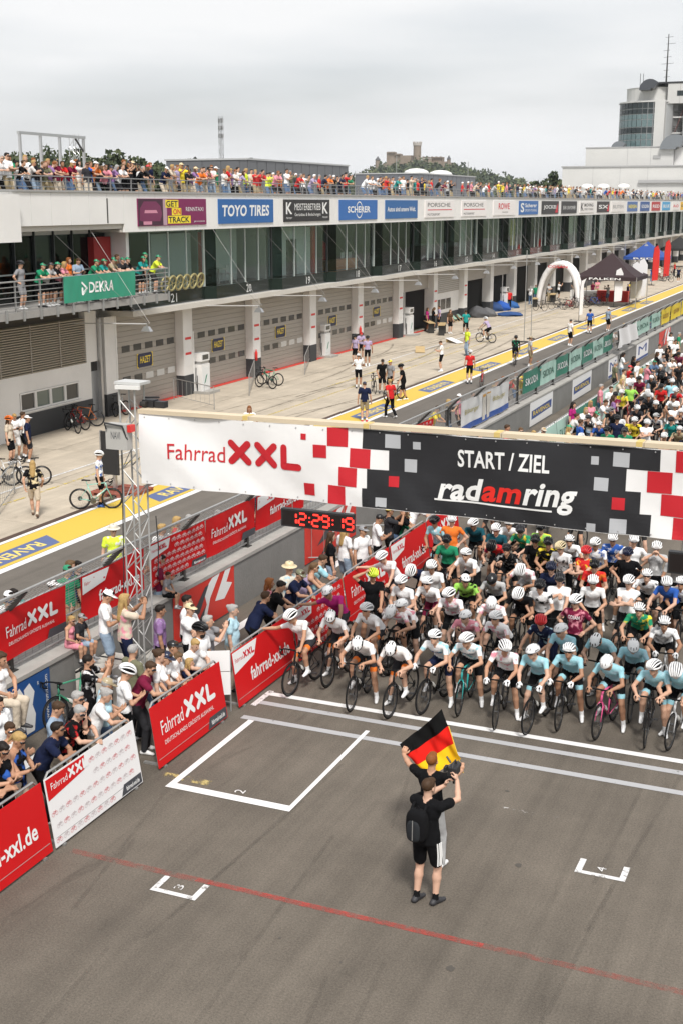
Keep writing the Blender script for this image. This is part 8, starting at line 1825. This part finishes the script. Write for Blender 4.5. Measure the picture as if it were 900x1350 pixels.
# bean bags
for px, py, c, s_, lb in ((631, 418, (.09, .09, .095), 1.0, 'big dark grey bean bag by the bay wall'), (644, 417, (.12, .12, .125), .8, 'small grey bean bag next to the blue ones'), (652, 410, (.02, .06, .18), .9, 'navy blue bean bag behind the bright blue one'), (662, 409, (.015, .09, .40), .9, 'bright blue bean bag'), (676, 406, (.02, .10, .30), .7, 'small blue bean bag beside the fuel pump'), (672, 416, (.02, .07, .22), 1.0, 'flat blue cushion lying on the apron')):
    p = gz(px, py); mb = MB(); n, k = 16, 9; vs = []; flat = 'flat' in lb
    hh = (.35 if flat else .95) * s_
    for i in range(k + 1):
        t_ = i / k; r = s_ * .85 * (math.sin(math.pi * min(1, t_ * .72 + .28)) ** .7) * (1.25 if flat else 1)
        for j in range(n): a = 2 * math.pi * j / n; rr = max(.02, r) * (1 + .09 * math.sin(3 * a + i) + .06 * math.sin(7 * a + 2 * i)); vs.append((p.x + rr * math.cos(a) - (0 if flat else .25 * t_), p.y + rr * math.sin(a) * 1.1, hh * t_))
    mb.add(vs, [(i * n + j, i * n + (j + 1) % n, (i + 1) * n + (j + 1) % n, (i + 1) * n + j) for i in range(k) for j in range(n)]); o = mb.build('bean_bag', M('bag_' + str(px), c, .8, .15, 3, .3), smooth=True); tag(o, lb, 'bean bag')
# white inflatable arch
pa, pb = gz(722, 405), gz(764, 408); xa = -27.8
t = thing('inflatable_arch', 'white inflatable arch with red print standing on the apron', 'arch', gz(740, 408)); mINF = M('inflatable_white', (.74, .72, .71), .5, .04, 2)
def arch(y0, x0, x1, hgt, w_, r):
    pts = []
    for k in range(17):
        a = math.pi * k / 16; pts.append((x0 + (x1 - x0) * (.5 - .5 * math.cos(a)), y0 + w_ * math.sin(a), hgt * math.sin(a) ** .85))
    return MB().tube(pts, [r * (.8 + .25 * math.sin(math.pi * k / 16)) for k in range(17)], 12)
base = gz(742, 404); AH = 3.9
arch(base.y - .9, base.x - 2.2, base.x + 1.5, AH, .35, .27).build('tube', mINF, t, True); arch(base.y + .9, base.x - 2.2, base.x + 1.5, AH, -.35, .27).build('tube', mINF, t, True)
mb = MB()
for k in range(16):
    a0, a1 = math.pi * (.12 + .76 * k / 16), math.pi * (.12 + .76 * (k + 1) / 16); q = []
    for a in (a0, a1): q.append((base.x - .35 - 1.85 * math.cos(a), AH * math.sin(a) ** .85 + .2))
    mb.poly([(q[0][0], base.y - .75, q[0][1]), (q[1][0], base.y - .75, q[1][1]), (q[1][0], base.y + .75, q[1][1]), (q[0][0], base.y + .75, q[0][1])])
mb.build('canopy', mINF, t); f = Face((base.x - 1.3, base.y - 1.1, AH - .35), (1, 0, 0), (0, 0, 1)); tb = MB(); f.text(tb, 'COSAN', 0, 0, 1.8, .24, .10, .022); tb.build('lettering', mSR, t)
# pop-up tents
def tent(px, py, s_, zt_, mat, label, lettering=None):
    p = gz(px, py); t = thing('popup_tent', label, 'tent', (p.x, p.y, 0)); x, y = p.x, p.y; h = zt_
    for sx in (-1, 1):
        for sy_ in (-1, 1): MB().bar((x + sx * s_, y + sy_ * s_, 0), (x + sx * s_, y + sy_ * s_, h), .06, .06, up=(0, 1, 0)).build('leg', mALU, t)
    c = [(x - s_, y - s_), (x + s_, y - s_), (x + s_, y + s_), (x - s_, y + s_)]; nn = 6
    for k in range(4):
        (ax, ay), (bx2, by2) = c[k], c[(k + 1) % 4]; mb = MB(); g = []
        for i in range(nn + 1):
            t_ = i / nn; k2 = 1 - t_; zz = h + (s_ * .72) * (t_ ** 1.25)
            g += [(x + (ax - x) * k2, y + (ay - y) * k2, zz), (x + (bx2 - x) * k2, y + (by2 - y) * k2, zz)]
        mb.add(g, [(2 * i, 2 * i + 1, 2 * i + 3, 2 * i + 2) for i in range(nn)]); mb.poly([(ax, ay, h - .35), (bx2, by2, h - .35), (bx2, by2, h), (ax, ay, h)]); mb.build('roof_panel', mat, t)
    if lettering: f = Face((x - s_ * .5, y - s_, h - .28), (1, 0, 0), (0, 0, 1)); tb = MB(); f.text(tb, lettering, 0, 0, s_, .2, .02, .022); tb.build('lettering', mPWHI, t)
    return t
tent(803, 402, 2.9, 2.75, M('tent_black', (.030, .014, .016), .8), 'black pop-up tent behind the white arch', 'FALKEN'); tent(851, 366, 2.6, 2.7, M('tent_blue', (.02, .07, .30), .7), 'blue pop-up tent near the red feather flags', 'RED'); tent(893, 352, 2.4, 2.8, M('tent_dark', (.02, .02, .02), .7), 'dark pop-up tent at the far end of the apron')
t = thing('red_counter', 'red and white sales counter below the black tent', 'counter', gz(800, 398)); p = gz(806, 398); MB().box(p.x - 1.5, p.x + 1.5, p.y, p.y + .7, 0, 1.05).build('counter', mRED, t); MB().box(p.x - 4.2, p.x - 1.6, p.y + .2, p.y + .8, 0, 1.0).build('counter', mWHITE, t)
# feather flags and poles
def feather(px, py, hgt, mat, label, w_=.75):
    p = gz(px, py); t = thing('feather_flag', label, 'flag', (p.x, p.y, 0)); MB().tube([(p.x, p.y, 0), (p.x, p.y, hgt * .7), (p.x + .1, p.y, hgt * .93), (p.x + .5, p.y, hgt)], .025, 6).build('pole', mDARKS, t)
    pts = [(0, .5), (w_ * .9, .6), (w_, hgt * .5), (w_, hgt * .85), (.5, hgt), (.1, hgt * .93), (0, hgt * .7)]; mb = MB(); mb.poly([(p.x + a, p.y - .01, b) for a, b in pts]); mb.poly([(p.x + a, p.y + .01, b) for a, b in pts]); mb.build('sail', mat, t); MB().box(p.x - .35, p.x + .35, p.y - .35, p.y + .35, 0, .05).build('foot', mDARKS, t)
feather(858, 376, 4.6, mRED, 'red feather flag beside the blue tent'); feather(873, 370, 5.0, mRED, 'taller red feather flag behind the blue tent'); feather(808, 405, 3.6, mBWHI, 'white feather flag before the black tent'); feather(829, 401, 4.0, mBWHI, 'white feather flag at the right leg of the black tent', 1.1); feather(838, 398, 4.2, mBWHI, 'second white feather flag beside the black tent', .9); feather(762, 424, 3.5, mBWHI, 'narrow white flag on a round foot near the bike racks', .3)
for px, py, hgt, lb in ((690, 451, 6.2, 'thin grey pole on the apron edge'), (699, 447, 3.4, 'short thin pole with round foot on the apron')):
    p = gz(px, py); t = thing('thin_pole', lb, 'pole', (p.x, p.y, 0)); MB().tube([(p.x, p.y, 0), (p.x, p.y, hgt)], .03, 6).build('shaft', mGALV, t); MB().lathe([(.3, 0), (.28, .06), (.05, .08)], (p.x, p.y, 0), 12).build('foot', mDARKS, t)
# gold wheel rims on the first sill
for k_ in range(6):
    px = 216 + k_ * 9.3; p = gx(px, 370, -30.7); t = thing('gold_wheel', 'gold wheel rim standing in a row on the ledge beside the balcony', 'wheel', (-30.62, p.y, 5.3), 'gold wheel rims on the ledge'); z = 5.68
    mb = MB(); mb.tube([(-30.62 + .06 * math.sin(a), p.y + .33 * math.cos(a), z + .33 * math.sin(a)) for a in np.linspace(0, 6.2832, 19)[:-1]], .055, 7, closed=True); mb.build('rim', M('gold_paint', (.34, .30, .14), .5, metal=.3), t, True)
    for q in range(5): a = q * 1.2566; MB().bar((-30.62, p.y, z), (-30.62 + .05 * math.sin(a), p.y + .3 * math.cos(a), z + .3 * math.sin(a)), .04, .03, up=(1, 0, 0)).build('spoke', M('gold_paint', (.50, .40, .16), .4), t)
# red fire extinguishers on pillars
for i in (2, 4):
    y = pys[i]; o = MB().lathe([(.0, .9), (.075, .92), (.08, 1.35), (.03, 1.45), (.03, 1.52)], (XP + .1, y - .3, 0), 10).build('fire_extinguisher', mRED, smooth=True); tag(o, 'red fire extinguisher on the base of a garage pillar', 'extinguisher', 'fire extinguishers on the pillars')
# ---------------------------------------------------------------- thin summer haze between here and the castle hill
hz = MB().box(-3200, 3200, -800, 3700, -1.2, 90.0).build('haze', bpy.data.materials.new('haze_air')); hz['kind'] = 'stuff'
hm = hz.data.materials[0]; hm.use_nodes = True; hn = hm.node_tree; hn.nodes.clear()
_o = hn.nodes.new('ShaderNodeOutputMaterial'); _v = hn.nodes.new('ShaderNodeVolumePrincipled'); _v.inputs['Color'].default_value = (.86, .90, .96, 1); _v.inputs['Density'].default_value = .00012; _v.inputs['Anisotropy'].default_value = .2
hn.links.new(_v.outputs[0], _o.inputs['Volume'])
